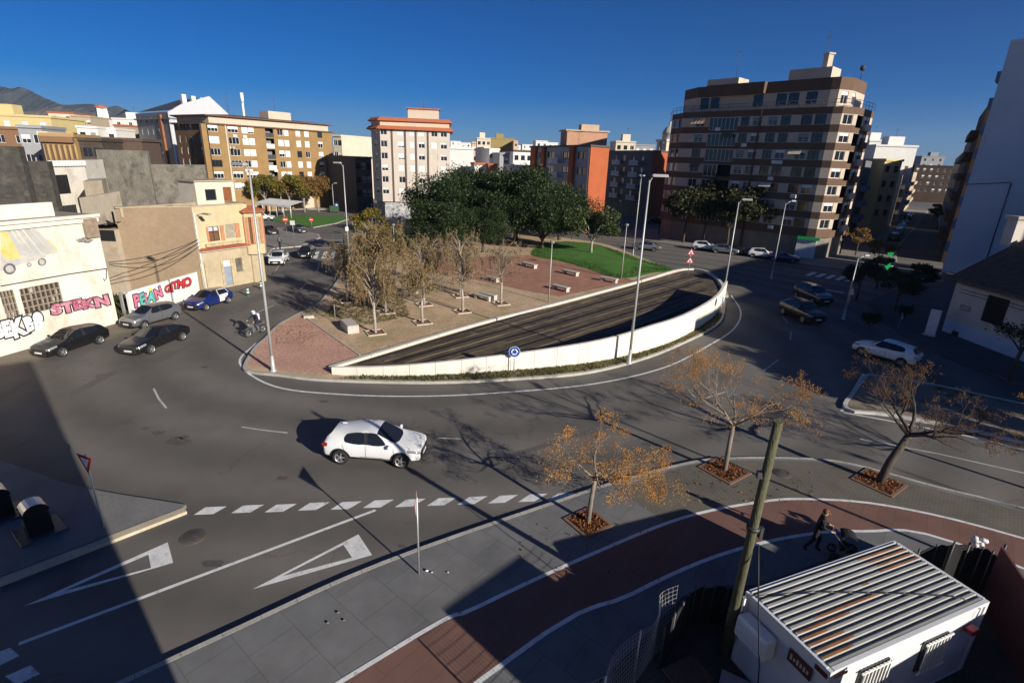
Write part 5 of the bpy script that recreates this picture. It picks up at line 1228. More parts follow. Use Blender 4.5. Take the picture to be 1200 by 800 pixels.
# side street on the right, far side then near side
sdir = Vector((.60, .80)).normalized(); S0 = at(1050, 220, 122).xy - sdir * 24; sn = Vector((-sdir.y, sdir.x))
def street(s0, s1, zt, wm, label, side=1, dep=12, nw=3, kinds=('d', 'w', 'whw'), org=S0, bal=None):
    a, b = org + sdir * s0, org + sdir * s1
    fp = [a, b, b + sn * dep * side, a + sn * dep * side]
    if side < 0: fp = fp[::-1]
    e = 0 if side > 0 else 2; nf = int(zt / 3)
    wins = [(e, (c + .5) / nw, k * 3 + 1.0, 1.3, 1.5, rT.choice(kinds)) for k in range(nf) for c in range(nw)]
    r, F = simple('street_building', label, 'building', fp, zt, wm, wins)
    f = F[e]
    if bal:
        for k in range(1, nf): m_ = MB(); m_.box(f.pt(f.L / 2, k * 3 + .5, .5), (f.L * .8, 1.0, 1.0), f.rz); m_.build('balcony', bal, r)
    return r, F
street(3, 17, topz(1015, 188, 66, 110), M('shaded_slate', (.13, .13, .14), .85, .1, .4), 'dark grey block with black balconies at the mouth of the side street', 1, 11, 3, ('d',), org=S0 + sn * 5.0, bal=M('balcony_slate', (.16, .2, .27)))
town(1034, 1061, 189, 119, T_yellow, 'mustard yellow block with small vents along the side street', 14, .3, nw=2, kinds=('d',))
street(40, 58, topz(1058, 205, 95, 140), T_cream, 'cream balconied block along the side street beyond the yellow one', 1, 12, 4, ('d', 'whw'), bal=T_cream)
street(58, 84, topz(1070, 195, 105, 155), T_peach, 'peach brick block with white balconies far along the side street', 1, 12, 5, ('w', 'd'), bal=T_white)
street(84, 150, topz(1078, 202, 125, 190), T_tan, 'tan row of flats at the far end of the side street', 1, 12, 9, ('w', 'd'), bal=T_tan)
town(1028, 1074, 172, 150, T_white, 'tall white blank gable rising behind the yellow block', 14, -.1, nw=0, hut=True)
town(1020, 1050, 166, 175, T_white, 'white rooftop flats behind the tall white gable', 12, -.1, nw=3, hut=True)
town(1076, 1118, 195, 262, M('shade_dark_end_brick', (.05, .03, .02), .88, .2, .3), 'brown block closing the far end of the side street', 14, -.3, nw=6, kinds=('w', 'whw'))  # the block's shade is mixed into this darkened brown
town(1082, 1106, 184, 330, T_grey, 'grey rooftops beyond the end of the side street', 14, -.2, nw=3, hut=True)
N0 = G(1103, 319).xy + sdir * 8
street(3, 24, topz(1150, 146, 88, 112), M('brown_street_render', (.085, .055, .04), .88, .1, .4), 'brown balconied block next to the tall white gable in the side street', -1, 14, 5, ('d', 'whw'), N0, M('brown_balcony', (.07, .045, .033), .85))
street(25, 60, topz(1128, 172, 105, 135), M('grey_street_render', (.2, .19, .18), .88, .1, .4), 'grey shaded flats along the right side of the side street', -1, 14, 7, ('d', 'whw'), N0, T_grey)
street(62, 130, topz(1112, 184, 130, 165), T_tan, 'tan shaded flats far along the right side of the side street', -1, 14, 9, ('d', 'whw'), N0)
# ---- hills
def ridge(name, prof, Y, thick, mat, seed):
    r = np.random.RandomState(seed); P = smooth(prof, 8); mb_ = MB(); n = len(P); rows = []
    for j, (t, hk) in enumerate(((-1, 0), (-.7, .22), (-.45, .5), (-.22, .78), (0, 1), (.5, .55), (1, 0))):
        row = []
        for i, p in enumerate(P):
            a = at(p.x, p.y, Y); h = max(5, a.z) * hk; w = thick * (1 + .25 * math.sin(i * .9 + seed))
            row.append((a.x + t * w * a.x / Y * .0 + r.uniform(-1, 1) * 10, Y + t * w, h + (r.uniform(-1, 1) * 8 + 12 * math.sin(i * .8 + j * 2.1) if 0 < hk < 1 else (0 if hk else -8))))
        rows.append(row)
    for j in range(6):
        for i in range(n - 1): mb_.quad([rows[j][i], rows[j][i+1], rows[j+1][i+1], rows[j+1][i]], 0, True)
    structure(name, mb_, mat)
hm = M('scrub_hills', (.036, .04, .036), .95, .3, .007, fine=.2, stains=(.006, .5, .62, (.075, .07, .06)))
ridge('hills', [(-160, 128), (-110, 108), (-60, 96), (-20, 98), (0, 101), (12, 104), (25, 102.5), (45, 111.5), (65, 121), (78, 123), (105, 122), (125, 126), (139, 124.5), (155, 133), (175, 141), (215, 152), (260, 163)], 2900, 520, hm, 3)
ridge('hills', [(-60, 134), (0, 131), (40, 130), (55, 126), (66, 124.5), (80, 128), (105, 136), (130, 148), (150, 158)], 2200, 300, M('dry_hills', (.09, .075, .058), .95, .3, .01, fine=.2), 5)
# ------------------------------------------------------------------ trees
def np_mesh(name, V, F4, mats, mi=None):
    me = bpy.data.meshes.new(name); V = np.asarray(V, np.float32); F4 = np.asarray(F4, np.int32); n, k = F4.shape
    me.vertices.add(len(V)); me.vertices.foreach_set('co', V.ravel()); me.loops.add(n * k); me.loops.foreach_set('vertex_index', F4.ravel())
    me.polygons.add(n); me.polygons.foreach_set('loop_start', np.arange(n, dtype=np.int32) * k)
    for m_ in mats: me.materials.append(m_)
    if mi is not None: me.polygons.foreach_set('material_index', mi)
    me.update(calc_edges=True); return me
def leaves_mesh(name, C, size, mat, r, asp=.55, up=.35):
    """one small pointed four-cornered leaf per row of C"""
    n = len(C); C = np.asarray(C); s = size * r.uniform(.6, 1.35, (n, 1))
    a = r.normal(size=(n, 3)); a[:, 2] -= .3; a /= np.linalg.norm(a, axis=1, keepdims=True)
    b = r.normal(size=(n, 3)); b[:, 2] += up; b -= a * (a * b).sum(1, keepdims=True); b /= np.linalg.norm(b, axis=1, keepdims=True)
    V = np.empty((n, 4, 3)); V[:, 0] = C - a * s; V[:, 1] = C + b * s * asp - a * s * .1; V[:, 2] = C + a * s; V[:, 3] = C - b * s * asp - a * s * .1
    return np_mesh(name, V.reshape(-1, 3), np.arange(n * 4).reshape(-1, 4), [mat])
def limbs(mb, p, d, r0, ln, depth, r, tips, spread=.6, droop=0.0, shrink=.72, nb=(2, 3), up=.12, wig=.18, seg=4, allpts=None):
    P = [Vector(p)]; R = [r0]; d = Vector(d).normalized()
    for k in range(seg):
        d = (d + Vector((r.uniform(-wig, wig), r.uniform(-wig, wig), r.uniform(-wig, wig) + up - droop * (k + 1) / seg))).normalized()
        P.append(P[-1] + d * ln / seg); R.append(r0 * (1 - .42 * (k + 1) / seg))
    mb.tube(P, R, 7 if r0 > .05 else (5 if r0 > .02 else 3), 0, cap=False)
    if allpts is not None and depth <= 2: allpts += P[1:]
    if depth == 0: tips.append(P[-1]); return
    for i in range(r.choice(range(nb[0], nb[1] + 1))):
        t = r.uniform(.45, 1.0) if i else 1.0; k = min(seg - 1, int(t * seg)); q = P[k].lerp(P[k + 1], t * seg - k) if k < seg else P[-1]
        az = r.uniform(0, 2 * PI); sp = spread * r.uniform(.6, 1.3); ax = Vector((math.cos(az), math.sin(az), r.uniform(-.2, .5)))
        limbs(mb, q, d + ax * sp, R[-1] * r.uniform(.7, .95), ln * shrink * r.uniform(.8, 1.15), depth - 1, r, tips, spread, droop, shrink, nb, up, wig, seg, allpts)
bark_grey = M('pale_bark', (.27, .24, .2), .9, .25, 6, bump=.4, stretch=(1, 1, .25)); bark_dark = M('dark_bark', (.07, .055, .045), .9, .3, 6, bump=.4, stretch=(1, 1, .25)); bark_pale = M('whitened_bark', (.34, .3, .26), .9, .3, 5, bump=.3, stretch=(1, 1, .3))

# ---- broad evergreen crowns
def leafy(seed, R, H, trunk_h, nleaf, size, lm, bark, lumps=26, flat=.62):
    r = random.Random(seed); rs = np.random.RandomState(seed); mb = MB(); tips = []
    mb.tube([(0, 0, -.1), (.03, .02, trunk_h * .5), (.06, -.03, trunk_h)], [.3 * R / 5, .22 * R / 5, .19 * R / 5], 9)
    zc = trunk_h + (H - trunk_h) * .45; rz = (H - trunk_h) * .55
    cs = []
    for k in range(lumps):
        a = r.uniform(0, 2 * PI); e = r.uniform(-.55, 1); q = math.sqrt(max(0, 1 - e * e)) * r.uniform(.5, .88); s = r.uniform(.2, .38)
        c = Vector((math.cos(a) * q * R, math.sin(a) * q * R, zc + e * rz * r.uniform(.6, .82))); cs.append((c, s * R))
        if k % 2 == 0: mb.tube([(.05, 0, trunk_h * .92), ((c.x * .4), (c.y * .4), trunk_h + (c.z - trunk_h) * .55), tuple(c)], [.1 * R / 5, .06 * R / 5, .02], 5, cap=False)
    pts = []
    for c, s in cs:
        m_ = int(nleaf / lumps); v = rs.normal(size=(m_, 3)); v /= np.linalg.norm(v, axis=1, keepdims=True); rad = s * (rs.uniform(.0, 1, (m_, 1)) ** .38)
        q = v * rad * (1, 1, flat) + np.array(c); q += rs.normal(scale=.12 * s, size=q.shape); pts.append(q)
    C = np.concatenate(pts); C = C[C[:, 2] > trunk_h * .62]
    return mb.mesh('trunk', [bark]), leaves_mesh('crown', C, size, lm, rs)
def bare_mesh(seed, H, depth, mk): pass
def put_tree(name, label, meshes, loc, rz=0, sc=1.0, group=None, cat='tree', parts=('trunk', 'crown')):
    t = thing(name, label, cat, loc, rz, group); t.scale = (sc, sc, sc) if not isinstance(sc, tuple) else sc
    for nm, me in zip(parts, meshes):
        if me is not None: add_mesh(nm, me, t)
    return t
dark_green = leafmat('dark_evergreen_leaves', [(.010, .018, .006), (.018, .034, .009), (.042, .062, .016)], .5, .35, .12)
mid_green = leafmat('olive_leaves', [(.025, .035, .012), (.05, .07, .022), (.085, .1, .035)], .55, .5, .2)
yel_green = leafmat('yellowing_leaves', [(.07, .075, .015), (.15, .13, .022), (.22, .16, .03)], .6, .6, .3)
rust = leafmat('rust_leaves', [(.1, .055, .02), (.2, .11, .035), (.28, .17, .05)], .65, .6, .3)
shade_leaf = leafmat('street_tree_leaves', [(.02, .026, .01), (.035, .045, .016), (.07, .05, .02)], .6, .6, .15)
ev = [leafy(1, 6.8, 10.6, 1.9, 24000, .15, dark_green, bark_dark, 40), leafy(2, 5.8, 9.2, 1.5, 20000, .145, dark_green, bark_dark, 34), leafy(3, 8.4, 11.9, 2.0, 32000, .16, dark_green, bark_dark, 54)]
pg_ = 'dark evergreen trees massed at the back of the park'
for lab, k, px, py, Y, rz, s in (('broad dark evergreen at the left of the park mass, nearest the beige block', 0, 522, 0, 84, .3, 1.0), ('tallest broad dark evergreen in the middle of the park mass', 2, 604, 0, 84, 1.1, 1.0), ('dark evergreen behind the tallest one, against the grey pier block', 1, 655, 0, 90, 2, 1.02),
        ('dark evergreen low in front of the park mass above the bare trees', 1, 515, 0, 70, 4, .8), ('dark evergreen between the two big park crowns', 2, 556, 0, 92, 5, .95), ('low dark evergreen in front of the middle of the park mass', 0, 566, 0, 75, 2.2, .62), ('dark evergreen over the dirt path beside the lawn', 1, 636, 0, 80, 3.3, .93)):
    a = at(px, 280, Y); put_tree('evergreen_tree', lab, ev[k], (a.x, Y, .1), rz, s, pg_)
p = G(692, 300); put_tree('lawn_tree', 'round sparse green tree with a thick trunk standing on the bright lawn', leafy(7, 4.2, 6.6, 1.9, 5200, .17, mid_green, bark_grey, 24), (p.x, p.y, .4), 0)
p = G(437, 300); put_tree('yellowing_tree', 'small yellowing round tree behind the row of bare trees', leafy(8, 2.7, 6.2, 2.4, 3800, .13, yel_green, bark_grey, 16), (p.x, p.y, .1), 0)
for i, (px, Y, s, lm, lab) in enumerate(((312, 116, 1.0, yel_green, 'yellow green plaza tree over the cafe awning, leftmost of four'), (340, 117, 1.05, yel_green, 'yellow green plaza tree right of the cafe awning'), (357, 120, 1.0, rust, 'rust coloured plaza tree in front of the ochre block'), (373, 122, 1.0, rust, 'rust coloured plaza tree nearest the end of the ochre block'))):
    a = at(px, 245, Y); put_tree('plaza_tree', lab, leafy(20 + i, 4.2, 7.6, 3.0, 4200, .22, lm, bark_grey, 18), (a.x, Y, .1), i, s, 'autumn trees along the far plaza')
# street trees in front of the corner block, in the shade
sg = 'street trees in front of the banded corner block'
stm = [leafy(30, 2.9, 6.6, 2.4, 3600, .16, shade_leaf, bark_dark, 16), leafy(31, 2.6, 6.0, 2.2, 3000, .16, shade_leaf, bark_dark, 14)]
for i, (px, py, lab) in enumerate(((800, 297, 'dark street tree at the left end of the corner block'), (823, 299, 'second dark street tree from the left of the corner block'), (838, 299, 'dark street tree between the second one and the lamp'), (851, 303, 'dark street tree behind the lamp with the double warning sign'), (866, 304, 'dark street tree right of the lamp by the deck end'), (894, 305, 'dark street tree between the middle shop window and the small lamp'), (919, 306, 'dark street tree behind the dark blue saloon'), (880, 303, 'dark street tree in front of the middle shop window'), (905, 306, 'dark street tree left of the small lamp by the crossing'), (932, 303, 'dark street tree at the right end beside the pharmacy'))):
    p = G(px, py - 12); put_tree('street_tree', lab, stm[i % 2], (p.x, p.y, .1), i * 1.3, 1.5 + .09 * (i % 3), sg)
for i, (px, py, lab) in enumerate(((1002, 300, 'rusty leaved street tree at the mouth of the side street'), (1026, 318, 'thin rusty street tree beside the shaded crossing'), (975, 292, 'rusty leaved street tree beside the pharmacy corner'))):
    p = G(px, py); put_tree('street_tree', lab, leafy(40 + i, 2.3, 4.8, 2.0, 1300, .15, rust, bark_dark, 12), (p.x, p.y, .1), i, .9, 'rusty street trees by the side street')
big = leafy(33, 3.6, 8.6, 2.6, 5200, .17, shade_leaf, bark_dark, 20)
for i, (x, y, lab) in enumerate(((*UV(38.6, -9.5).xy, 'street tree on the right avenue casting dappled shade, nearest the median'), (*UV(41.2, -14).xy, 'street tree on the right avenue casting dappled shade, second from the median'), (*UV(36.8, -15).xy, 'street tree on the right avenue casting dappled shade, furthest back'))): put_tree('avenue_tree', lab, big, (x, y, .1), i * 2.0, 1.0 + .05 * i, 'street trees of the right avenue')
for i, (px, py, lab) in enumerate(((1003, 352, 'dark dense tree in deep shade at the kerb corner behind the warning triangle'), (1027, 338, 'dark dense tree in deep shade by the stop line of the side street'), (1048, 366, 'dark dense tree in deep shade left of the white notice board'), (1070, 348, 'dark dense tree in deep shade near the foot of the tall white gable'))):
    p = G(px, py); put_tree('corner_tree', lab, stm[i % 2], (p.x, p.y, .1), i * 1.7, (.72, .72, .62), 'dark trees on the shaded street corner')
for i, (px, py) in enumerate(((1012, 262), (1020, 268), (1030, 258), (1040, 250), (1098, 268), (1093, 258), (1050, 244))):
    p = G(px, py); put_tree('side_street_tree', 'small dark street tree in the shade along the side street', stm[i % 2], (p.x, p.y, .1), i, .8, 'trees along the shaded side street')

# ---- weeping, nearly bare trees of the island
def weeping(seed, H, R, nleaf, lm, bark):
    nleaf = int(nleaf * .85)
    r = random.Random(seed); rs = np.random.RandomState(seed); mb = MB(); pts = []; th = H * .36
    mb.tube([(0, 0, -.1), (r.uniform(-.04, .04), 0, th * .5), (r.uniform(-.08, .08), .03, th), (0, 0, H * .6), (.05, .02, H * .86)], [.13, .105, .095, .07, .03], 8)
    for k in range(int(15 + R * 3)):
        a = r.uniform(0, 2 * PI); z0 = th * .9 + (H * .84 - th) * (k / 24.0); z0 = min(z0, H * .84); rr = R * r.uniform(.35, .95) * (1.05 - .35 * (z0 - th) / (H - th)); zp = min(H * r.uniform(.86, 1.04), z0 + r.uniform(.9, 2.2))
        P = [Vector((0, 0, z0)), Vector((math.cos(a) * rr * .35, math.sin(a) * rr * .35, z0 + (zp - z0) * .7)), Vector((math.cos(a) * rr * .75, math.sin(a) * rr * .75, zp)), Vector((math.cos(a) * rr, math.sin(a) * rr, zp - .35))]
        mb.tube(P, [.045, .032, .02, .012], 5, 1, cap=False)
        for j in range(19):
            t = r.uniform(.25, 1) * 2.999; i = int(t); q = P[i].lerp(P[i + 1], t - i); l = r.uniform(.25, min(1.5, max(.5, (q.z - th * .8) * .8))) * (1 if j % 3 else -.55); b = a + r.uniform(-1.1, 1.1); o = r.uniform(.12, .5)
            T = [q, q + Vector((math.cos(b) * o * .7, math.sin(b) * o * .7, .1 - l * .15)), q + Vector((math.cos(b) * o, math.sin(b) * o, -l * .55)), q + Vector((math.cos(b) * o * 1.05 + r.uniform(-.1, .1), math.sin(b) * o * 1.05 + r.uniform(-.1, .1), -l))]
            mb.tube(T, [.011, .009, .007, .004], 3, 1, cap=False); pts.append(T)
    C = []
    for k in range(nleaf):
        T = pts[r.randrange(len(pts))]; t = r.uniform(.3, 3) * .9999; i = int(t); q = T[i].lerp(T[min(3, i + 1)], t - i); C.append((q.x + r.gauss(0, .05), q.y + r.gauss(0, .05), q.z + r.gauss(0, .05)))
    return mb.mesh('trunk', [bark, bark_twig]), leaves_mesh('crown', np.array(C), .062, lm, rs, .6)
bark_twig = M('brown_twigs', (.26, .21, .155), .9, .3, 2)
wl = leafmat('withered_leaves', [(.12, .078, .03), (.21, .14, .05), (.3, .2, .075)], .7, .8, .25)
wl2 = leafmat('ochre_withered_leaves', [(.12, .085, .025), (.21, .14, .04), (.29, .19, .06)], .7, .8, .25)

wg = 'weeping half bare trees in rows on the island'
wlist = [(440, 390, 5.4, 2.3, 6500, wl, 'weeping tree with a mottled trunk behind the concrete block'), (495, 378, 5.0, 1.9, 4200, wl2, 'slim weeping tree with ochre leaves, second along the deck'), (542, 365, 5.8, 2.1, 2600, wl, 'weeping tree with a forked trunk, third along the deck'), (587, 356, 5.6, 2.4, 1300, wl, 'almost leafless weeping tree beside the twin benches'),
         (407, 353, 5.2, 1.9, 3600, wl, 'weeping tree nearest the road behind the small stake'), (452, 366, 6.6, 2.6, 8000, wl, 'tallest ochre weeping tree in the second row'), (497, 357, 5.6, 2.1, 3400, wl2, 'weeping tree in the second row behind the slim one'), (539, 347, 6.2, 2.3, 2600, wl, 'weeping tree in the second row beside the brick plaza'), (462, 340, 6.4, 2.4, 6500, wl, 'weeping tree in the third row towards the junction'), (505, 338, 5.4, 2.1, 2600, wl, 'weeping tree in the third row in front of the dark evergreens'), (432, 330, 6.0, 2.2, 5200, wl2, 'weeping tree in the third row nearest the zebra crossing')]
basin = M('basin_edging', (.46, .4, .32), .85, .1, 2); mulch = M('basin_soil', (.2, .1, .05), .95, .3, 6, fine=.3)
for i, (px, py, H, R_, nl, lm, lab) in enumerate(wlist):
    p = G(px, py, .14); t = put_tree('weeping_tree', lab, weeping(50 + i, H, R_, nl, lm, bark_pale), (p.x, p.y, .14), .3 * i, 1.0, wg)
    mb = MB(); s = .62
    if py > 345:
        q = thing('tree_basin', ' '.join(('square basin under the ' + lab.split(',')[0].replace('weeping ', '')).split()[:15]), 'tree basin', (p.x, p.y, .14), .5, 'square basins round the weeping trees')
        for k in range(4): mb.box((s * (k == 0) - s * (k == 2), s * (k == 1) - s * (k == 3), .03), ((.09, 1.33, .1) if k % 2 == 0 else (1.15, .09, .1)))
        mb.build('edging', basin, q, raw=True); mb = MB(); mb.quad([(-.57, -.57, .02), (.57, -.57, .02), (.57, .57, .02), (-.57, .57, .02)]); mb.build('soil', mulch, q, raw=True)

# ---- berry trees on the near pavement
berry = leafmat('orange_berries', [(.24, .10, .02), (.4, .185, .04), (.54, .31, .1)], .55, 1.2, .1)
berry_d = leafmat('dull_brown_berries', [(.09, .045, .02), (.17, .085, .03), (.24, .13, .05)], .6, 1.2, .1)
def berry_tree(seed, H, th, R, lean, nclus, bm, bark, zmul=1.0, r0=.14, dep=4, L=1.5, droop=.05, lop=(0, 0)):
    r = random.Random(seed); rs = np.random.RandomState(seed); mb = MB(); tips = []; allp = []
    top = Vector((lean[0], lean[1], th)); mb.tube([(0, 0, -.1), (lean[0] * .3, lean[1] * .3, th * .45), tuple(top)], [r0 * 1.15, r0, r0 * .9], 9)
    nb = 6
    for k in range(nb):
        a = 2 * PI * k / nb + r.uniform(-.3, .3); el = r.uniform(.35, .95)
        d = Vector((math.cos(a) + lop[0], math.sin(a) + lop[1], el)); limbs(mb, top - Vector((0, 0, r.uniform(0, .25))), d, r0 * .55, L * r.uniform(.85, 1.15), dep, r, tips, .62, droop, .74, (2, 3), .06, .22, 4, allp)
    C = []; S = []
    src = [p for p in tips + allp if p.z > th * .55]; zs = sorted(p.z for p in src)
    for k in range(nclus):
        q = r.choice(tips) if r.random() < .7 else r.choice(allp)
        n = r.randint(4, 14); ln = r.uniform(.12, .4); sp = r.uniform(.05, .16)
        for i in range(n): C.append((q.x + r.gauss(0, sp), q.y + r.gauss(0, sp), q.z - r.uniform(0, ln)))
    C = np.array(C); n = len(C); s = .021 * rs.uniform(.8, 1.25, (n, 1))
    # each berry an eight-sided bead
    dirs = np.array([(1, 0, 0), (0, 1, 0), (-1, 0, 0), (0, -1, 0), (0, 0, 1), (0, 0, -1)], float)
    V = (C[:, None, :] + dirs[None] * s[:, None, :]).reshape(-1, 3); f = np.array([(0, 1, 4), (1, 2, 4), (2, 3, 4), (3, 0, 4), (1, 0, 5), (2, 1, 5), (3, 2, 5), (0, 3, 5)])
    F = (np.arange(n)[:, None, None] * 6 + f[None]).reshape(-1, 3)
    return mb.mesh('trunk', [bark]), np_mesh('crown', V, F, [bm])
kerbbrick = M('brick_basin_edge', (.17, .10, .065), .9, .2, 4); leaf_litter = M('fallen_leaf_litter', (.17, .07, .03), .95, .35, 7, fine=.4, bump=.6)
bg = 'berry trees along the near kerb'
bl = [(689, 612, 0, (61, 5.0, 2.0, 2.3, (.12, .05), 560, berry, M('mottled_bark', (.2, .165, .135), .9, .3, 5, bump=.4, stretch=(1, 1, .3)), 1, .085, 5, 1.0, .12, (.3, -.1)), 'smallest berry tree, full of orange beads, at the corner of the shaded paving', .9, .6),
      (849, 551, 0, (62, 5.6, 2.45, 3.2, (0, 0), 470, berry, MATS['mottled_bark'], 1, .1, 5, 1.42, .09, (.1, 0)), 'spreading orange berry tree in the brick basin beside the wooden pole', 1.0, .75),
      (1030, 565, 0, (63, 4.6, 2.3, 3.2, (.75, .1), 330, berry_d, M('dark_bark', (.07, .055, .045)), 1, .16, 5, 1.25, .08, (.35, .1)), 'leaning dark berry tree with dull brown beads opposite the median', 1.0, .75)]
bl += [(1296, 598, 2.2, bl[1][3], 'berry tree whose boughs reach in beyond the leaning dark one', 1.0, .75)]
for px, py, rz, a, lab, s, bs in bl:
    p = G(px, py, .14); put_tree('berry_tree', lab, berry_tree(*a), (p.x, p.y, .14), rz, 1.0, bg)
    q = thing('tree_basin', 'leaf filled basin under the ' + ' '.join(lab.split(',')[0].split()[:8]), 'tree basin', (p.x, p.y, .148), .62, 'leaf filled basins on the near pavement')
    mb = MB()
    for k in range(4): mb.box((bs * (k == 0) - bs * (k == 2), bs * (k == 1) - bs * (k == 3), .012), ((.12, bs * 2 + .12, .05) if k % 2 == 0 else (bs * 2 - .12, .12, .05)))
    mb.build('edging', kerbbrick, q, raw=True); mb = MB(); b_ = bs - .06; mb.quad([(-b_, -b_, .01), (b_, -b_, .01), (b_, b_, .01), (-b_, b_, .01)]); mb.build('soil', leaf_litter, q, raw=True)
    rs = np.random.RandomState(int(px)); C = np.stack([rs.uniform(-b_, b_, 700), rs.uniform(-b_, b_, 700), rs.uniform(.015, .07, 700)], 1); o = add_mesh('litter', leaves_mesh('litter', C, .045, leafmat('red_litter', [(.11, .04, .018), (.2, .075, .028), (.27, .13, .05)], .8, 2, .1), rs), q); o['kind'] = 'stuff'
p = G(1182, 445, .14); mbm = random.Random(70); mb = MB(); tips = []; mb.tube([(0, 0, 0), (.05, .05, 1.1), (.12, 0, 2.0)], [.14, .12, .1], 8)
for k in range(5): a = k * 1.25; limbs(mb, (.12, 0, 2.0), (math.cos(a), math.sin(a), .9), .07, .8, 2, mbm, tips, .6)
C = np.array([(t.x + mbm.gauss(0, .3), t.y + mbm.gauss(0, .3), t.z + mbm.gauss(0, .2)) for t in tips for _ in range(45)])
put_tree('pavement_tree', 'small dark forked tree in front of the shaded whitewashed house', (mb.mesh('trunk', [bark_dark]), leaves_mesh('crown', C, .1, shade_leaf, np.random.RandomState(3))), (p.x, p.y, .14), 0)
# bare shrubs on the median and the shaded corner
for i, (px, py, s, lab) in enumerate(((1060, 482, .8, 'low bare brown shrub at the nose of the median'), (1145, 497, .7, 'low bare brown shrub further back on the median'), (1020, 385, 1.2, 'dark shaded shrub on the corner behind the white hatchback'), (1060, 372, 1.0, 'dark shaded shrub beside the white signboard'))):
    p = G(px, py, .13); r = random.Random(80 + i); mb = MB(); tips = []
    for k in range(9): a = r.uniform(0, 6.28); limbs(mb, (0, 0, 0), (math.cos(a) * .7, math.sin(a) * .7, 1), .02, .45, 2, r, tips, .6)
    C = np.array([(t.x + r.gauss(0, .12), t.y + r.gauss(0, .12), t.z + r.gauss(0, .1)) for t in tips for _ in range(6 if i < 2 else 30)])
    put_tree('shrub', lab, (mb.mesh('stems', [bark_dark]), leaves_mesh('foliage', C, .05 if i < 2 else .08, rust if i < 2 else shade_leaf, np.random.RandomState(i))), (p.x, p.y, .13), 0, s, None, 'shrub', ('stem', 'foliage'))
# fallen leaves scattered on the pavement and gravel
rs = np.random.RandomState(5); C = []
for px, py, sx, sy, n in ((345, 392, 16, 8, 260), (690, 640, 60, 25, 90), (860, 570, 70, 14, 120), (430, 375, 60, 25, 500), (560, 350, 90, 22, 500)):
    for _ in range(n):
        q = G(px + max(-1.3, min(1.3, rs.normal())) * sx, py + max(-1.2, min(1.2, rs.normal())) * sy, .16); C.append((q.x, q.y, .162 + rs.uniform(0, .02)))
o = add_mesh('fallen_leaves', leaves_mesh('fallen_leaves', np.array(C), .045, rust, rs)); tag(o, 'scattered dry brown leaves on the island earth and near pavement', 'leaves', kind='stuff')
# ------------------------------------------------------------------ vehicles
def paintmat(name, col, rough=.25, metal=0.0, coat=.8): return M(name, col, rough, .03, 2, metal=metal, spec=.5, coat=coat)
car_glass = M('car_glass', (.012, .014, .016), .06, .1, 1, spec=.8); trim = M('black_plastic_trim', (.02, .02, .021), .55, .1, 3); tyre_m = M('tyre_rubber', (.018, .018, .018), .85, .15, 8)
rim_m = M('alloy_rim', (.42, .42, .43), .35, .05, 3, metal=.7); lampglass = M('headlamp_glass', (.2, .21, .22), .1, .1, 3, spec=.8); tail_m = M('tail_lamp_red', (.22, .012, .01), .2, .1, 3, spec=.7); plate_m = M('number_plate', (.6, .6, .58), .5); well_m = M('wheel_well', (.008, .008, .008), .9)
CARS = {}
STY = dict(  # L, W, H, front axle, rear axle, wheel radius, hood length, windscreen run, roof end, tail glass bottom, belt, hood height, b pillar, window end
    suv=dict(L=4.38, W=1.82, H=1.57, fa=1.31, ra=-1.34, wr=.35, cowl=1.16, wtop=.22, rend=-1.72, gb=-2.06, belt=.99, hood=.96, B=-.2, C=-1.25, zb=.27, gz=1.08),
    hatch=dict(L=4.15, W=1.76, H=1.48, fa=1.27, ra=-1.27, wr=.31, cowl=.98, wtop=.22, rend=-1.62, gb=-1.93, belt=.94, hood=.90, B=-.22, C=-1.38, zb=.2, gz=.97),
    wagonhatch=dict(L=4.3, W=1.74, H=1.43, fa=1.27, ra=-1.24, wr=.31, cowl=.90, wtop=.08, rend=-1.66, gb=-2.0, belt=.92, hood=.88, B=-.32, C=-1.42, zb=.2, gz=.95),
    coupe=dict(L=4.65, W=1.83, H=1.42, fa=1.37, ra=-1.36, wr=.325, cowl=1.0, wtop=.1, rend=-1.35, gb=-2.0, belt=.93, hood=.88, B=-.3, C=-1.4, zb=.19, gz=.97),
    sedan=dict(L=4.5, W=1.74, H=1.43, fa=1.33, ra=-1.3, wr=.31, cowl=.98, wtop=.22, rend=-1.05, gb=-1.62, belt=.92, hood=.9, B=-.24, C=-1.1, zb=.2, gz=.99),
    mini=dict(L=3.7, W=1.62, H=1.5, fa=1.15, ra=-1.15, wr=.285, cowl=1.08, wtop=.45, rend=-1.5, gb=-1.74, belt=.95, hood=.95, B=-.12, C=-1.25, zb=.2, gz=.99),
    offroad=dict(L=4.5, W=1.86, H=1.78, fa=1.35, ra=-1.35, wr=.37, cowl=1.0, wtop=.42, rend=-2.0, gb=-2.13, belt=1.12, hood=1.1, B=-.2, C=-1.7, zb=.32, gz=1.14))
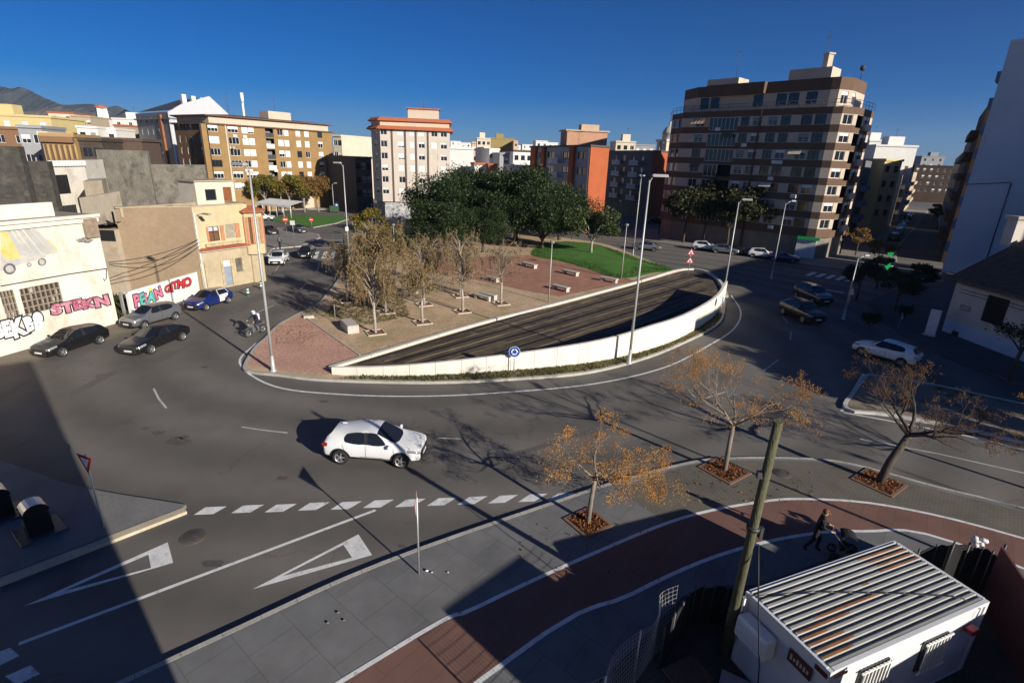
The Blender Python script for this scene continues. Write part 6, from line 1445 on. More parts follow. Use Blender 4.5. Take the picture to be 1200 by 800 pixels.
def car_geo(style):
    s = STY[style]; h = s['L'] / 2; w = s['W'] / 2; H = s['H']; zb = s['zb']; bl = s['belt']; hd = s['hood']; md = zb + (bl - zb) * .5
    #        xlow      x5        x67        ws   zbot  zmid  z4            zbelt      z6 (y factor)           z7
    St = [(h - .05, h - .07, h - .10, .80, zb + .02, md - .05, hd - .27, hd - .17, hd - .13, .70, hd - .11),
          (h - .20, h - .24, h - .26, .93, zb, md, hd - .22, hd - .10, hd - .06, .72, hd - .035),
          (h - .62, h - .62, h - .62, .985, zb, md, hd - .16, hd - .035, hd + .0, .74, hd + .03),
          (s['cowl'] + .04, s['cowl'] + .02, s['cowl'], 1.0, zb, md, bl - .14, bl, hd + .05, .77, hd + .09),
          (s['cowl'] - .20, s['cowl'] - .22, s['wtop'], 1.0, zb, md, bl - .14, bl, H - .09, .66, H - .025),
          (s['B'] + .06, s['B'] + .06, s['B'] + .04, 1.0, zb, md, bl - .13, bl + .01, H - .055, .67, H),
          (s['B'] - .05, s['B'] - .05, s['B'] - .06, 1.0, zb, md, bl - .13, bl + .012, H - .058, .67, H - .002),
          (s['C'], s['C'] - .02, s['C'] + .10, 1.0, zb, md, bl - .12, bl + .05, H - .13, .645, H - .05),
          ((s['C'] + s['rend']) / 2 - .12, (s['C'] + s['rend']) / 2 - .12, s['rend'], .985, zb, md, bl - .11, bl + .03, H - .17, .63, H - .12),
          (s['gb'] + .04, s['gb'] + .02, s['gb'], .955, zb + .02, md, bl - .10, bl - .01, s['gz'], .74, s['gz'] + .015),
          (-h + .16, -h + .14, -h + .12, .90, zb + .04, md + .02, bl - .12, bl - .07, bl - .04, .73, bl - .03),
          (-h + .03, -h + .05, -h + .06, .80, zb + .08, md + .02, bl - .17, bl - .13, bl - .11, .70, bl - .10)]
    V = []; F = []; Mi = []; n = len(St); NR = 8
    def row(st, sg):
        xl, x5, x6, ws, zb_, zm, z4, z5, z6, y6, z7 = st
        return [(xl, 0, zb_), (xl, sg * w * .82 * ws, zb_), (xl, sg * w * .955 * ws, zb_ + .13), (xl, sg * w * 1.0 * ws, zm), (xl * .3 + x5 * .7, sg * w * .985 * ws, z4), (x5, sg * w * .935 * ws, z5), (x6, sg * w * y6 * ws, z6), (x6, 0, z7)]
    idx = []
    for st in St:
        L_ = row(st, 1); R_ = row(st, -1); a = []
        for j in range(NR): V.append(L_[j]); a.append(len(V) - 1)
        b = []
        for j in range(NR):
            if j in (0, NR - 1): b.append(a[j])
            else: V.append(R_[j]); b.append(len(V) - 1)
        idx.append((a, b))
    def mt(i, j):   # 0 paint 1 trim 2 glass-front 3 glass-side 4 glass-rear 5 head 6 tail
        if j in (0, 1): return 1
        if i == 3 and j == 6: return 2
        if j == 5 and i in (4, 6): return 3
        if j == 5 and i == 5: return 1
        if j == 5 and i == 7 and style == 'offroad': return 3
        if i == 8 and j == 6: return 4
        if j == 4 and i in (0, 1): return 5
        if j == 4 and i in (9, 10): return 6
        return 0
    for i in range(n - 1):
        for side in (0, 1):
            A, B = idx[i][side], idx[i + 1][side]
            for j in range(NR - 1):
                q = (A[j], A[j + 1], B[j + 1], B[j])
                F.append(q if side == 0 else q[::-1]); Mi.append(mt(i, j))
    for i, fl in ((0, False), (n - 1, True)):
        a, b = idx[i]
        for j in range(NR - 1):
            q = [a[j], b[j], b[j + 1], a[j + 1]] 
            q = list(dict.fromkeys(q)); F.append(tuple(q[::-1] if fl else q))
            Mi.append({0: 1, 1: 1, 2: 1 if i else 1, 3: 1 if i == 0 else 0}.get(j, 0))
    me = bpy.data.meshes.new('car'); me.from_pydata(V, [], F)
    for k in range(8): me.materials.append(None)
    me.polygons.foreach_set('material_index', Mi); me.update()
    bm = bmesh.new(); bm.from_mesh(me); bmesh.ops.recalc_face_normals(bm, faces=bm.faces); 
    cr = bm.edges.layers.float.new('crease_edge')
    for e in bm.edges:
        ms = {f.material_index for f in e.link_faces}
        if len(ms) > 1: e[cr] = .55 if ms & {2, 3, 4} else .35
    bm.to_mesh(me); bm.free()
    o = bpy.data.objects.new('car', me); COL.objects.link(o); m = o.modifiers.new('s', 'SUBSURF'); m.levels = 2; m.render_levels = 2; me2 = evaluated(o); drop(o)
    o = bpy.data.objects.new('car', me2); COL.objects.link(o)
    cuts = MB()
    for x in (s['fa'], s['ra']):
        for sg in (1, -1): cuts.lathe([(0, sg * w * .62), (s['wr'] * 1.17, sg * w * .62), (s['wr'] * 1.17, sg * w * 1.25), (0, sg * w * 1.25)][::sg], 28, 7, (x, 0, s['wr'] * 1.0), 'y', False)
    cm = cuts.mesh('cut', [None] * 8)
    bm = bmesh.new(); bm.from_mesh(cm); bmesh.ops.remove_doubles(bm, verts=bm.verts, dist=1e-5); bmesh.ops.recalc_face_normals(bm, faces=bm.faces); bm.to_mesh(cm); bm.free()
    c = bpy.data.objects.new('cut', cm); COL.objects.link(c); bo_ = o.modifiers.new('b', 'BOOLEAN'); bo_.operation = 'DIFFERENCE'; bo_.object = c; bo_.solver = 'EXACT'
    me3 = evaluated(o); drop(o); drop(c)
    bm = bmesh.new(); bm.from_mesh(me3); bv = BVHTree.FromBMesh(bm)
    out = {}
    bm.faces.ensure_lookup_table(); seen = set(); groups = []
    for f in bm.faces:
        if f.index in seen: continue
        key = f.material_index if f.material_index in (2, 3, 4, 5, 6) else -1; st_ = [f]; seen.add(f.index); g = []
        while st_:
            q = st_.pop(); g.append(q)
            for e in q.edges:
                for k in e.link_faces:
                    kk = k.material_index if k.material_index in (2, 3, 4, 5, 6) else -1
                    if k.index not in seen and kk == key: seen.add(k.index); st_.append(k)
        groups.append((key, g))
    parts = []
    for key, g in groups:
        vm = {}; vv = []; ff = []; mm = []
        for f in g:
            ids = []
            for v in f.verts:
                if v.index not in vm: vm[v.index] = len(vv); vv.append(tuple(v.co))
                ids.append(vm[v.index])
            ff.append(ids); mm.append({1: 1, 7: 2}.get(f.material_index, 0) if key == -1 else 0)
        p = bpy.data.meshes.new('part'); p.from_pydata(vv, [], ff); p.polygons.foreach_set('use_smooth', [True] * len(ff)); p.polygons.foreach_set('material_index', mm)
        nm = {-1: 'body', 2: 'windscreen', 3: 'side_window', 4: 'rear_window', 5: 'headlight', 6: 'tail_light'}[key]
        for k in ((0, 1, 2) if key == -1 else (0,)): p.materials.append(None)
        p.materials[0] = {2: car_glass, 3: car_glass, 4: car_glass, 5: lampglass, 6: tail_m}.get(key)
        if key == -1: p.materials[1] = trim; p.materials[2] = well_m
        p.update(); p.set_sharp_from_angle(angle=math.radians(40)); parts.append((nm, p))
    # panel gaps and door handles follow the body surface
    def onside(x, z, sg):
        h_ = bv.ray_cast(Vector((x, sg * 3, z)), Vector((0, -sg, 0))); return h_[0] if h_[0] is not None else None
    gaps = MB(); handles = []
    dz0, dz1 = zb + .2, bl - .02
    for sg in (1, -1):
        for xa, xb in ((s['cowl'] - .12, s['cowl'] - .16), (s['B'], s['B']), (s['C'] + .28, s['C'] + .02)):
            P = [onside(xa + (xb - xa) * t, dz0 + (dz1 - dz0) * t, sg) for t in (0, .2, .4, .6, .8, 1)]; P = [p + Vector((0, sg * .001, 0)) for p in P if p is not None]
            if len(P) > 2: gaps.tube(P, .010, 4)
        P = [onside(s['cowl'] - .12 + (s['C'] + .28 - s['cowl'] + .12) * t, dz0, sg) for t in (0, .25, .5, .75, 1)]; P = [p for p in P if p is not None]
        if len(P) > 2: gaps.tube(P, .010, 4)
        for x in (s['B'] + .18, s['C'] + .36):
            p = onside(x, bl - .14, sg)
            if p is not None: b = MB(); b.cbox((p.x, p.y + sg * .012, p.z), (.19, .035, .035), .01); handles.append(b)
    flare = None
    if style == 'suv':
        fl = MB()
        for sg in (1, -1):
            for xa in (s['fa'], s['ra']):
                P = [onside(xa + s['wr'] * 1.23 * math.cos(t), s['wr'] + s['wr'] * 1.23 * math.sin(t), sg) for t in [PI * k / 14 for k in range(15)]]; P = [p for p in P if p is not None]
                fl.tube(P, .035, 6)
            P = [onside(s['fa'] - .45 + (s['ra'] - s['fa'] + .9) * t, zb + .12, sg) for t in (0, .25, .5, .75, 1)]; fl.tube([p for p in P if p is not None], .05, 6)
        flare = fl.mesh('arch_trim', [trim])
    gm_ = gaps.mesh('panel_gaps', [well_m]); hm_ = [b.mesh('handle', [None]) for b in handles]
    mirrors = []
    for sg in (1, -1):
        b = MB(); b.cbox((s['cowl'] - .30, sg * (w * .93 + .12), bl + .07), (.13, .2, .14), .04); b.box((s['cowl'] - .30, sg * (w * .93 + .02), bl + .03), (.07, .12, .04)); mirrors.append(b.mesh('mirror', [None]))
    bm.free()
    # wheel: tyre, rim with spokes
    wr = s['wr']; t = MB(); t.lathe([(wr * .66, -.1), (wr * .9, -.105), (wr * .98, -.085), (wr, -.05), (wr, .05), (wr * .98, .085), (wr * .9, .105), (wr * .66, .1)], 28, 0, (0, 0, 0), 'y', closed=False); ty = t.mesh('tyre', [tyre_m])
    t = MB(); t.lathe([(wr * .67, -.095), (wr * .62, -.085), (wr * .62, .07), (wr * .67, .095)], 28, 0, (0, 0, 0), 'y'); t.lathe([(0, -.075), (wr * .15, -.075), (wr * .15, .02)], 12, 0, (0, 0, 0), 'y')
    for k in range(5):
        a = 2 * PI * k / 5
        for da in (-.13, .13):
            t.box((math.cos(a + da) * wr * .38, -.065, math.sin(a + da) * wr * .38), (wr * .52, .025, wr * .1), 0, 0, -(a + da * .4))
    t.lathe([(0, .0), (wr * .6, .0)], 20, 1, (0, 0, 0), 'y'); ri = t.mesh('rim', [rim_m, well_m])
    pl = MB(); pl.box((h - .035, 0, zb + .24), (.02, .52, .11)); pf = pl.mesh('number_plate', [plate_m]); pl = MB(); pl.box((-h + .02, 0, bl - .33), (.02, .52, .11)); pr = pl.mesh('number_plate', [plate_m])
    gr = MB(); gr.cbox((h - .085, 0, md + .02), (.06, w * 1.1, .13), .02); gr.cbox((h - .06, 0, zb + .12), (.06, w * 1.2, .1), .02); grm = gr.mesh('grille', [trim])
    CARS[style] = dict(flare=flare, parts=parts, gaps=gm_, handles=hm_, mirrors=mirrors, tyre=ty, rim=ri, pf=pf, pr=pr, grille=grm, s=s); return CARS[style]
PCACHE = {}
def painted(me, mat):
    key = (me.name, mat.name)
    if key not in PCACHE: c = me.copy(); c.materials[0] = mat; PCACHE[key] = c
    return PCACHE[key]
def car(style, label, paint_, loc, heading, group=None, detail=True, rail=False, pale_door=None, name=None):
    g = CARS.get(style) or car_geo(style); s = g['s']; t = thing(name or 'parked_car', label, 'car', loc, heading, group)
    for nm, me in g['parts']: add_mesh(nm, painted(me, paint_) if nm == 'body' else me, t)
    for x in (s['fa'], s['ra']):
        for sg in (-1, 1):
            a = add_mesh('wheel', g['tyre'], t, (x, sg * (s['W'] / 2 - .115), s['wr']), (0, 0, 0 if sg < 0 else PI)); add_mesh('rim', g['rim'], a)
    if detail:
        add_mesh('panel_gaps', g['gaps'], t)
        for m_ in g['handles']: add_mesh('door_handle', painted(m_, paint_), t)
        add_mesh('grille', g['grille'], t)
        if g['flare']: add_mesh('arch_trim', g['flare'], t)
    for m_ in g['mirrors']: add_mesh('mirror', painted(m_, paint_), t)
    add_mesh('number_plate', g['pf'], t); add_mesh('number_plate', g['pr'], t)
    if rail:
        b = MB()
        for sg in (-1, 1): b.tube([(.15, sg * .62, s['H'] - .04), (.1, sg * .62, s['H'] + .03), (-1.3, sg * .60, s['H'] + .01), (-1.4, sg * .60, s['H'] - .08)], .016, 6)
        o = add_mesh('roof_rail', b.mesh('roof_rail', [trim]), t)
    return t
def head(pa, pb): a, b = G(*pa), G(*pb); d = b - a; return math.atan2(d.y, d.x)
def mid(pa, pb): return (G(*pa) + G(*pb)) / 2
P_white = paintmat('white_car_paint', (.68, .68, .67)); P_black = paintmat('black_car_paint', (.008, .008, .009), .35, 0, .35); P_silver = paintmat('silver_grey_paint', (.22, .23, .24), .3, .6); P_blue = paintmat('dark_blue_paint', (.008, .02, .12), .2); P_grey = paintmat('slate_grey_paint', (.06, .065, .07), .25, .3); P_red = paintmat('red_car_paint', (.2, .015, .012))
# hero: near flank is the car's right side; wheels touch at (400,541) rear and (470,546) front
a, b = G(400, 543), G(470.5, 548); hd = math.atan2((b - a).y, (b - a).x); c = (a + b) / 2; nrm = Vector((-math.sin(hd), math.cos(hd), 0))
s_ = STY['suv']; c = c + nrm * (s_['W'] / 2 - .12) + Vector((math.cos(hd), math.sin(hd), 0)) * .01; c.z = .002
hero = car('suv', 'white crossover with black sills driving round in front of the pale curved wall', P_white, c, hd, None, True, False, name='passing_car')
b_ = MB(); b_.tube([(-1.28, 0, 1.555), (-1.42, 0, 1.60)], .02, 6); b_.cbox((-1.36, 0, 1.575), (.2, .05, .05), .01); add_mesh('roof_aerial', b_.mesh('roof_aerial', [P_white]), hero)
b_ = MB()
for sg in (1, -1):
    b_.cbox((-1.99, sg * .7, .93), (.26, .36, .14), .04)
add_mesh('rear_light_cluster', b_.mesh('rear_light_cluster', [tail_m]), hero)
def park(style, label, pm, front, rear, group=None, wheel_right=True, off=None, **k):
    """front/rear are the ground contacts of the near wheels"""
    s = STY[style]; a, b = G(*rear), G(*front); hd = math.atan2((b - a).y, (b - a).x); n = Vector((-math.sin(hd), math.cos(hd), 0)) * (1 if wheel_right else -1)
    c = (a + b) / 2 + n * (s['W'] / 2 - .1); c.z = .006; fwd = Vector((math.cos(hd), math.sin(hd), 0)); c -= fwd * ((s['fa'] + s['ra']) / 2)
    return car(style, label, pm, c, hd, group, **k)
gp = 'cars parked along the graffiti walls'
park('wagonhatch', 'black hatchback parked beside the white warehouse wall under the magenta graffiti', P_black, (71, 419), (121, 402), gp, wheel_right=False)
park('coupe', 'black four door coupe parked in front of the silver hatchback', P_black, (175, 416), (217, 398), gp, wheel_right=False)
park('hatch', 'silver grey hatchback parked against the low graffiti wall', P_silver, (167, 386), (208, 374), gp, wheel_right=False)
bc_ = park('hatch', 'dark blue hatchback with one white rear door beside the yellow house', P_blue, (239, 365), (270, 354.5), gp, wheel_right=False)
# the mismatched white rear door, laid over the left rear flank
g = CARS['hatch']; s = g['s']
bvs = None
for nm, me in g['parts']:
    if nm == 'body': bvs = BVHTree.FromPolygons([v.co.copy() for v in me.vertices], [tuple(p.vertices) for p in me.polygons]); bme = me
for nm, me in [q for q in g['parts'] if q[0] == 'body']:
    D = MB(); zs = [s['zb'] + .2 + (s['belt'] + .03 - s['zb'] - .2) * k / 7 for k in range(8)]; rows = []
    for z in zs:
        rw = []
        for k in range(7):
            t_ = (z - zs[0]) / (zs[-1] - zs[0]); x0 = s['B'] - .06; x1 = s['C'] + .26 - .2 * t_; x = x0 + (x1 - x0) * k / 6
            h_ = bvs.ray_cast(Vector((x, 3, z)), Vector((0, -1, 0))); rw.append(Vector((x, (h_[0].y if h_[0] else .85) + .008, z)))
        rows.append(rw)
    for j in range(7):
        for k in range(6): D.quad([rows[j][k], rows[j][k+1], rows[j+1][k+1], rows[j+1][k]], 0, True)
    o = add_mesh('door', D.mesh('door', [P_white]), bc_); o['label'] = 'white replacement rear door'
    D = MB(); t5 = [(s['B'] - .06, s['belt']), (s['C'] + .02, s['belt'] + .04)]
    P = [Vector((s['B'] - .06, s['W'] / 2 * .94, s['belt'] + .02)), Vector((s['B'] - .07, s['W'] / 2 * .70, s['H'] - .09)), Vector((s['C'] + .12, s['W'] / 2 * .69, s['H'] - .13)), Vector((s['C'] - .02, s['W'] / 2 * .94, s['belt'] + .06))]
    D.tube(P, .028, 6); add_mesh('window_frame', D.mesh('window_frame', [P_white]), o)
# white hatchback on the right, facing left
park('hatch', 'white hatchback in the shade waiting at the right hand exit', P_white, (1011, 417), (1052, 428.5), None, wheel_right=False, name='passing_car')
a = G(944, 377); car('offroad', 'dark four wheel drive car in the shade, nearer of two entering the roundabout', P_black, (a.x, a.y + .9, .002), math.atan2(-20, 3.5), 'dark cars entering from the shaded road', name='passing_car')
a = G(951, 353); car('offroad', 'dark four wheel drive car in the shade, behind another entering the roundabout', P_grey, (a.x, a.y, .002), math.atan2(-20, 2), 'dark cars entering from the shaded road', name='passing_car')
# left approach
a = G(318, 312); car('hatch', 'white hatchback facing the camera beside the yellow house corner', P_white, (a.x + .1, a.y + 1.9, .006), math.radians(-78), None)
a = G(356, 303); car('mini', 'small black car on the zebra crossing approach', P_black, (a.x, a.y + 1.2, .002), math.radians(-83), None, name='passing_car')
a = G(347, 273); car('sedan', 'dark grey saloon turning beside the grass strip', P_grey, (a.x, a.y + .5, .002), math.radians(-40), None, name='passing_car')
a = G(318, 275); car('sedan', 'dark car half hidden behind the yellow house bay', P_black, (a.x - .6, a.y + .5, .006), math.radians(-45), None)
a = G(312, 258); car('hatch', 'white car half hidden at the left end of the grass strip', P_white, (a.x - .5, a.y, .006), math.radians(5), None, name='passing_car')
a = G(349, 303); 
# parked in front of the corner block
cg = 'cars parked in front of the banded corner block'
for i, (px, py, st, pm, hdg, lab) in enumerate(((826, 293, 'hatch', P_white, -28, 'white hatchback parked below the left street trees'), (850, 297, 'hatch', P_silver, -28, 'silver hatchback parked behind the lamp by the deck end'), (872, 299, 'mini', P_black, -28, 'small black car parked in front of the shop windows'), (893, 302, 'hatch', P_white, -28, 'white car parked beside the small lamp'), (917, 306, 'sedan', P_blue, -28, 'dark blue saloon parked left of the pharmacy'), (757, 293, 'sedan', P_silver, 160, 'silver saloon passing behind the lawn'), (776, 251, 'hatch', P_silver, 200, 'silver car parked in the gap below the orange wall'), (766, 262, 'mini', P_black, 200, 'black car parked in the gap beside the dark shaded block'))):
    a = G(px, py); car(st, lab, pm, (a.x, a.y, .006), math.radians(hdg), cg if i < 5 else None, False)
sg_ = 'cars parked along the shaded side street'
rS = random.Random(12)
for i in range(14):
    s0 = 6 + i * 6.2
    for off_, lst in ((-2.6, 0), (-12.2, 1)):
        if rS.random() < .2: continue
        q = S0 + sdir * s0 + sn * off_; 
        car(rS.choice(['hatch', 'sedan', 'hatch', 'mini', 'offroad']), 'car parked in the deep shade along the side street', rS.choice([P_white, P_silver, P_black, P_grey, P_red]), (q.x, q.y, .006), math.atan2(sdir.y, sdir.x) + (PI if lst else 0), sg_, False)
# ------------------------------------------------------------------ street furniture
lamp_grey = M('lamp_post_grey', (.40, .40, .39), .5, .06, 2, metal=.3); lamp_face = M('lamp_lens', (.55, .55, .52), .3, .05, 2)
def street_lamp(label, px, py, H, arms, z=.14, r=(.095, .05), group='tall street lamps round the roundabout', loc=None, head=1.0, box=False, hang=.25):
    p = Vector(loc) if loc is not None else G(px, py, z); t = thing('street_lamp', label, 'street lamp', p, 0, group); mb = MB()
    mb.lathe([(.2, 0), (.2, .06), (.13, .1), (r[0] * 1.15, .9), (r[0], 1.0)], 12, 0); mb.tube([(0, 0, .9), (0, 0, H * .5), (0, 0, H)], [r[0], (r[0] + r[1]) / 2, r[1]], 10); mb.build('pole', lamp_grey, t, raw=True)
    for ang, ln in arms:
        d = Vector((math.cos(ang), math.sin(ang), 0)); mb = MB(); mb.tube([(0, 0, H - .25), tuple(d * ln * .4 + Vector((0, 0, H + .05))), tuple(d * ln + Vector((0, 0, H + hang)))], .03, 7); mb.build('arm', lamp_grey, t, raw=True)
        mb = MB(); e = d * (ln + .38 * head) + Vector((0, 0, H + hang + .03)); mb.cbox(tuple(e), (.95 * head, .34 * head, .15), .05, ang); 
        ob = mb.build('lamp_head', lamp_grey, t, raw=True); mb = MB(); mb.box(tuple(e - Vector((0, 0, .085))), (.6 * head, .24 * head, .02), ang); mb.build('lens', lamp_face, ob, raw=True)
    if box: mb = MB(); mb.cbox((0, -.16, box), (.34, .18, .5), .03); mb.build('control_box', white_metal, t, raw=True)
    return t
def HT(bx, by, tx, ty, z=.14): p = G(bx, by, z); return topz(tx, ty, p.x, p.y) - z
street_lamp('tall grey street lamp standing on the pink gravel tip of the island', 320.5, 434.5, HT(320.5, 434.5, 292, 199), ((math.radians(160), .25),))
street_lamp('tall grey street lamp in front of the pale curved wall', 737, 425.5, HT(737, 425.5, 758.5, 211), ((math.radians(-5), .2),))
street_lamp('grey twin armed street lamp at the far edge of the lawn', 741.6, 299.4, HT(741.6, 299.4, 752.5, 208), ((math.radians(95), .3), (math.radians(-85), .3)))
street_lamp('grey street lamp at the right hand end of the dark deck', 846.8, 350, HT(846.8, 350, 866.3, 237), ((math.radians(-15), .3),))
street_lamp('slim street lamp beside the shaded zebra crossing', 903.6, 326.5, HT(903.6, 326.5, 921, 238), ((math.radians(0), .6),), head=.6, r=(.08, .04))
street_lamp('grey street lamp with a control box by the zebra crossing', 409.5, 308, HT(409.5, 308, 405.5, 194), ((math.radians(170), .3),), box=HT(409.5, 308, 408, 268))
street_lamp('slender leaning shaded lamp with a warning triangle at the right hand corner', 988, 374, HT(988, 374, 1010, 303), ((math.radians(0), .5),), head=.5, r=(.07, .04), group=None)
street_lamp('tall lamp outside the cafe terrace on the far plaza', 331, 249, HT(331, 249, 329.5, 218), ((math.radians(0), .4),), head=.7, group='lamps on the far plaza')
street_lamp('tall lamp by the blue square sign at the end of the ochre block', 391.5, 247, HT(391.5, 247, 391, 216), ((math.radians(0), .5),), head=.7, group='lamps on the far plaza')
street_lamp('street lamp standing out of sight beside the fenced yard', 0, 0, 8.7, ((math.radians(120), .3),), loc=(20.1, 11.2, .14), group=None)
street_lamp('street lamp standing out of sight on the right hand avenue', 0, 0, 12.0, ((math.radians(140), .3),), loc=(41.6, -1.6, 0), group=None)
def park_lamp(label, px, py, tx, ty):
    p = G(px, py, .14); H = HT(px, py, tx, ty); t = thing('park_lamp', label, 'park lamp', p, 0, 'slim park lamps on the island'); mb = MB(); mb.tube([(0, 0, 0), (0, 0, H - .3)], [.06, .04], 8); mb.build('pole', lamp_grey, t, raw=True)
    mb = MB(); mb.lathe([(.05, H - .32), (.2, H - .26), (.24, H - .1), (.2, H - .04), (0, H)], 12); mb.build('lamp_head', M('park_lamp_head', (.2, .19, .17), .5), t, raw=True)
park_lamp('slim park lamp on the brick plaza beside the concrete benches', 643, 354, 651, 282); park_lamp('slim park lamp at the edge of the lawn next to the deck', 728, 327, 735, 262); park_lamp('slim park lamp behind the yellowing tree', 462.5, 306, 462.5, 262)
# overhead sign column leaning beside the left trees
p = G(404, 345, .14)
# ---- signs
def sign(label, px, py, kind, tx=None, ty=None, face=None, H=None, z=.14, size=.35, group=None, pole_r=.03, name='traffic_sign'):
    p = G(px, py, z); H = H or HT(px, py, tx, ty, z); t = thing(name, label, 'road sign', p, face if face is not None else 0, group); mb = MB(); mb.tube([(0, 0, 0), (0, 0, H)], pole_r, 8); mb.build('pole', grey_steel, t, raw=True)
    red = M('sign_red', (.42, .02, .02), .45); wh = M('sign_white', (.72, .72, .71), .45); bl = M('sign_blue', (.012, .06, .3), .4); bk = M('sign_back', (.45, .45, .44), .45)
    def plate(shape, r, zc, mt, y, back=True):
        b = MB(); n = {'tri': 3, 'itri': 3, 'disc': 24, 'sq': 4}[shape]; a0 = {'tri': PI / 2, 'itri': -PI / 2, 'disc': 0, 'sq': PI / 4}[shape]
        F_ = [(r * math.cos(a0 + 2 * PI * k / n), y, zc + r * math.sin(a0 + 2 * PI * k / n)) for k in range(n)]; B_ = [(x, y + .012, zz) for x, _, zz in F_]
        b.quad(F_, 0); b.quad(B_[::-1], 1)
        for k in range(n): j = (k + 1) % n; b.quad([F_[j], F_[k], B_[k], B_[j]], 0)
        return b.build('sign_plate', [mt, bk], t, raw=True)
    def fig(q, pts, mt, y):
        b = MB(); b.quad([(x, y, zz) for x, zz in pts]); return b.build('symbol', mt, q, raw=True)
    y = -.045
    if kind == 'yield': q = plate('itri', size, H - size * .55, red, y); fig(q, [(size * .56 * math.cos(-PI / 2 + 2 * PI * k / 3), H - size * .55 + size * .56 * math.sin(-PI / 2 + 2 * PI * k / 3)) for k in range(3)], wh, y - .004)
    if kind == 'round':
        q = plate('disc', size, H - size, bl, y); b = MB()
        for k in range(3):
            a0 = PI / 2 + k * 2 * PI / 3; r0, r1 = size * .42, size * .6
            for j in range(5):
                a, c = a0 - j * .3, a0 - (j + 1) * .3; b.quad([(r0 * math.cos(c), y - .004, H - size + r0 * math.sin(c)), (r1 * math.cos(c), y - .004, H - size + r1 * math.sin(c)), (r1 * math.cos(a), y - .004, H - size + r1 * math.sin(a)), (r0 * math.cos(a), y - .004, H - size + r0 * math.sin(a))])
            a = a0 - 1.5; r_ = size * .51; e = a - .42; b.quad([(size * .3 * math.cos(a), y - .004, H - size + size * .3 * math.sin(a)), (r_ * math.cos(e), y - .004, H - size + r_ * math.sin(e)), (size * .74 * math.cos(a), y - .004, H - size + size * .74 * math.sin(a))][::-1])
        b.build('symbol', wh, q, raw=True); plate('disc', size * 1.06, H - size, wh, y + .006)
    if kind == 'noentry': q = plate('disc', size, H - size, red, y); fig(q, [(-size * .7, H - size - size * .16), (size * .7, H - size - size * .16), (size * .7, H - size + size * .16), (-size * .7, H - size + size * .16)], wh, y - .004)
    if kind == 'warn2':
        for zc in (H - size * .9, H - size * 2.7):
            q = plate('tri', size, zc, red, y); fig(q, [(size * .66 * math.cos(PI / 2 + 2 * PI * k / 3), zc + size * .66 * math.sin(PI / 2 + 2 * PI * k / 3)) for k in range(3)], wh, y - .004)
            fig(q, [(-size * .2, zc - size * .26), (size * .2, zc - size * .26), (size * .08, zc + size * .1), (-size * .12, zc + size * .14)], M('sign_black', (.01, .01, .01), .5), y - .008)
    if kind == 'warn': q = plate('tri', size, H - size, red, y); fig(q, [(size * .68 * math.cos(PI / 2 + 2 * PI * k / 3), H - size + size * .68 * math.sin(PI / 2 + 2 * PI * k / 3)) for k in range(3)], wh, y - .004)
    if kind == 'square': q = plate('sq', size, H - size, bl, y); fig(q, [(-size * .3, H - size * 1.35), (size * .3, H - size * 1.35), (size * .3, H - size * .65), (-size * .3, H - size * .65)], wh, y - .004)
    if kind == 'back_disc': plate('disc', size, H - size, bk, y)
    if kind == 'back_sq': plate('sq', size * 1.2, H - size, bk, y)
    return t
sign('give way sign with its white face showing, standing on the left corner pavement', 121.6, 617, 'yield', 101, 532, math.radians(-22), size=.46)
sign('give way sign seen almost edge on, standing on the near pavement', 491, 672, 'yield', 489.5, 582, math.radians(-84), size=.46)
sign('blue roundabout sign in front of the pale curved wall', 602, 437.5, 'round', 602, 406, math.radians(2), size=.33)
sign('blue roundabout sign turned edge on at the right end of the curved wall', 843, 373, 'round', 847.5, 348, math.radians(62), size=.36)
sign('pair of red warning triangles on one post at the tip of the deck', 806, 323, 'warn2', 809.5, 291, math.radians(-8), size=.55)
sign('red no entry sign beside the yellow house', 336.5, 277.5, 'noentry', 334, 254, math.radians(12), size=.42)
sign('grey backed sign between the no entry sign and the turning saloon', 344.5, 279.5, 'back_sq', 343.5, 258, math.radians(12), size=.4)
sign('small red no entry sign on the grass strip', 365.5, 267, 'noentry', 365, 255, math.radians(10), size=.36, z=.06)
sign('grey backed round sign at the edge of the park grass', 416.5, 276, 'back_disc', 415.5, 258, math.radians(0), size=.42)
sign('blue square sign at the end of the ochre block', 395, 247, 'square', 394, 237, 0, size=.7); sign('blue square sign at the foot of the beige block', 436, 246, 'square', 435.5, 237, 0, size=.6)
sign('red edged warning triangle on the shaded corner lamp', 990, 373, 'warn', 998, 333, math.radians(25), size=.7)
sign('white backed triangular sign on the shaded right pavement', 1053, 384, 'warn', 1057, 366, math.radians(30), size=.4)
# thin stake near the weeping trees; twisted sign column by the road
p = G(393, 377, .14); t = thing('tree_stake', 'thin wooden stake beside the concrete block', 'stake', p); mb = MB(); mb.tube([(0, 0, 0), (0, 0, 2.4)], .04, 6); mb.build('stake', bark_grey, t, raw=True)
p = G(403, 316, .14)
t = thing('leaning_post', 'dark leaning steel post beside the lamp with the control box', 'post', p); mb = MB(); mb.tube([(0, 0, 0), (.2, .1, 3.8)], .06, 6); mb.build('post', dark_steel, t, raw=True)
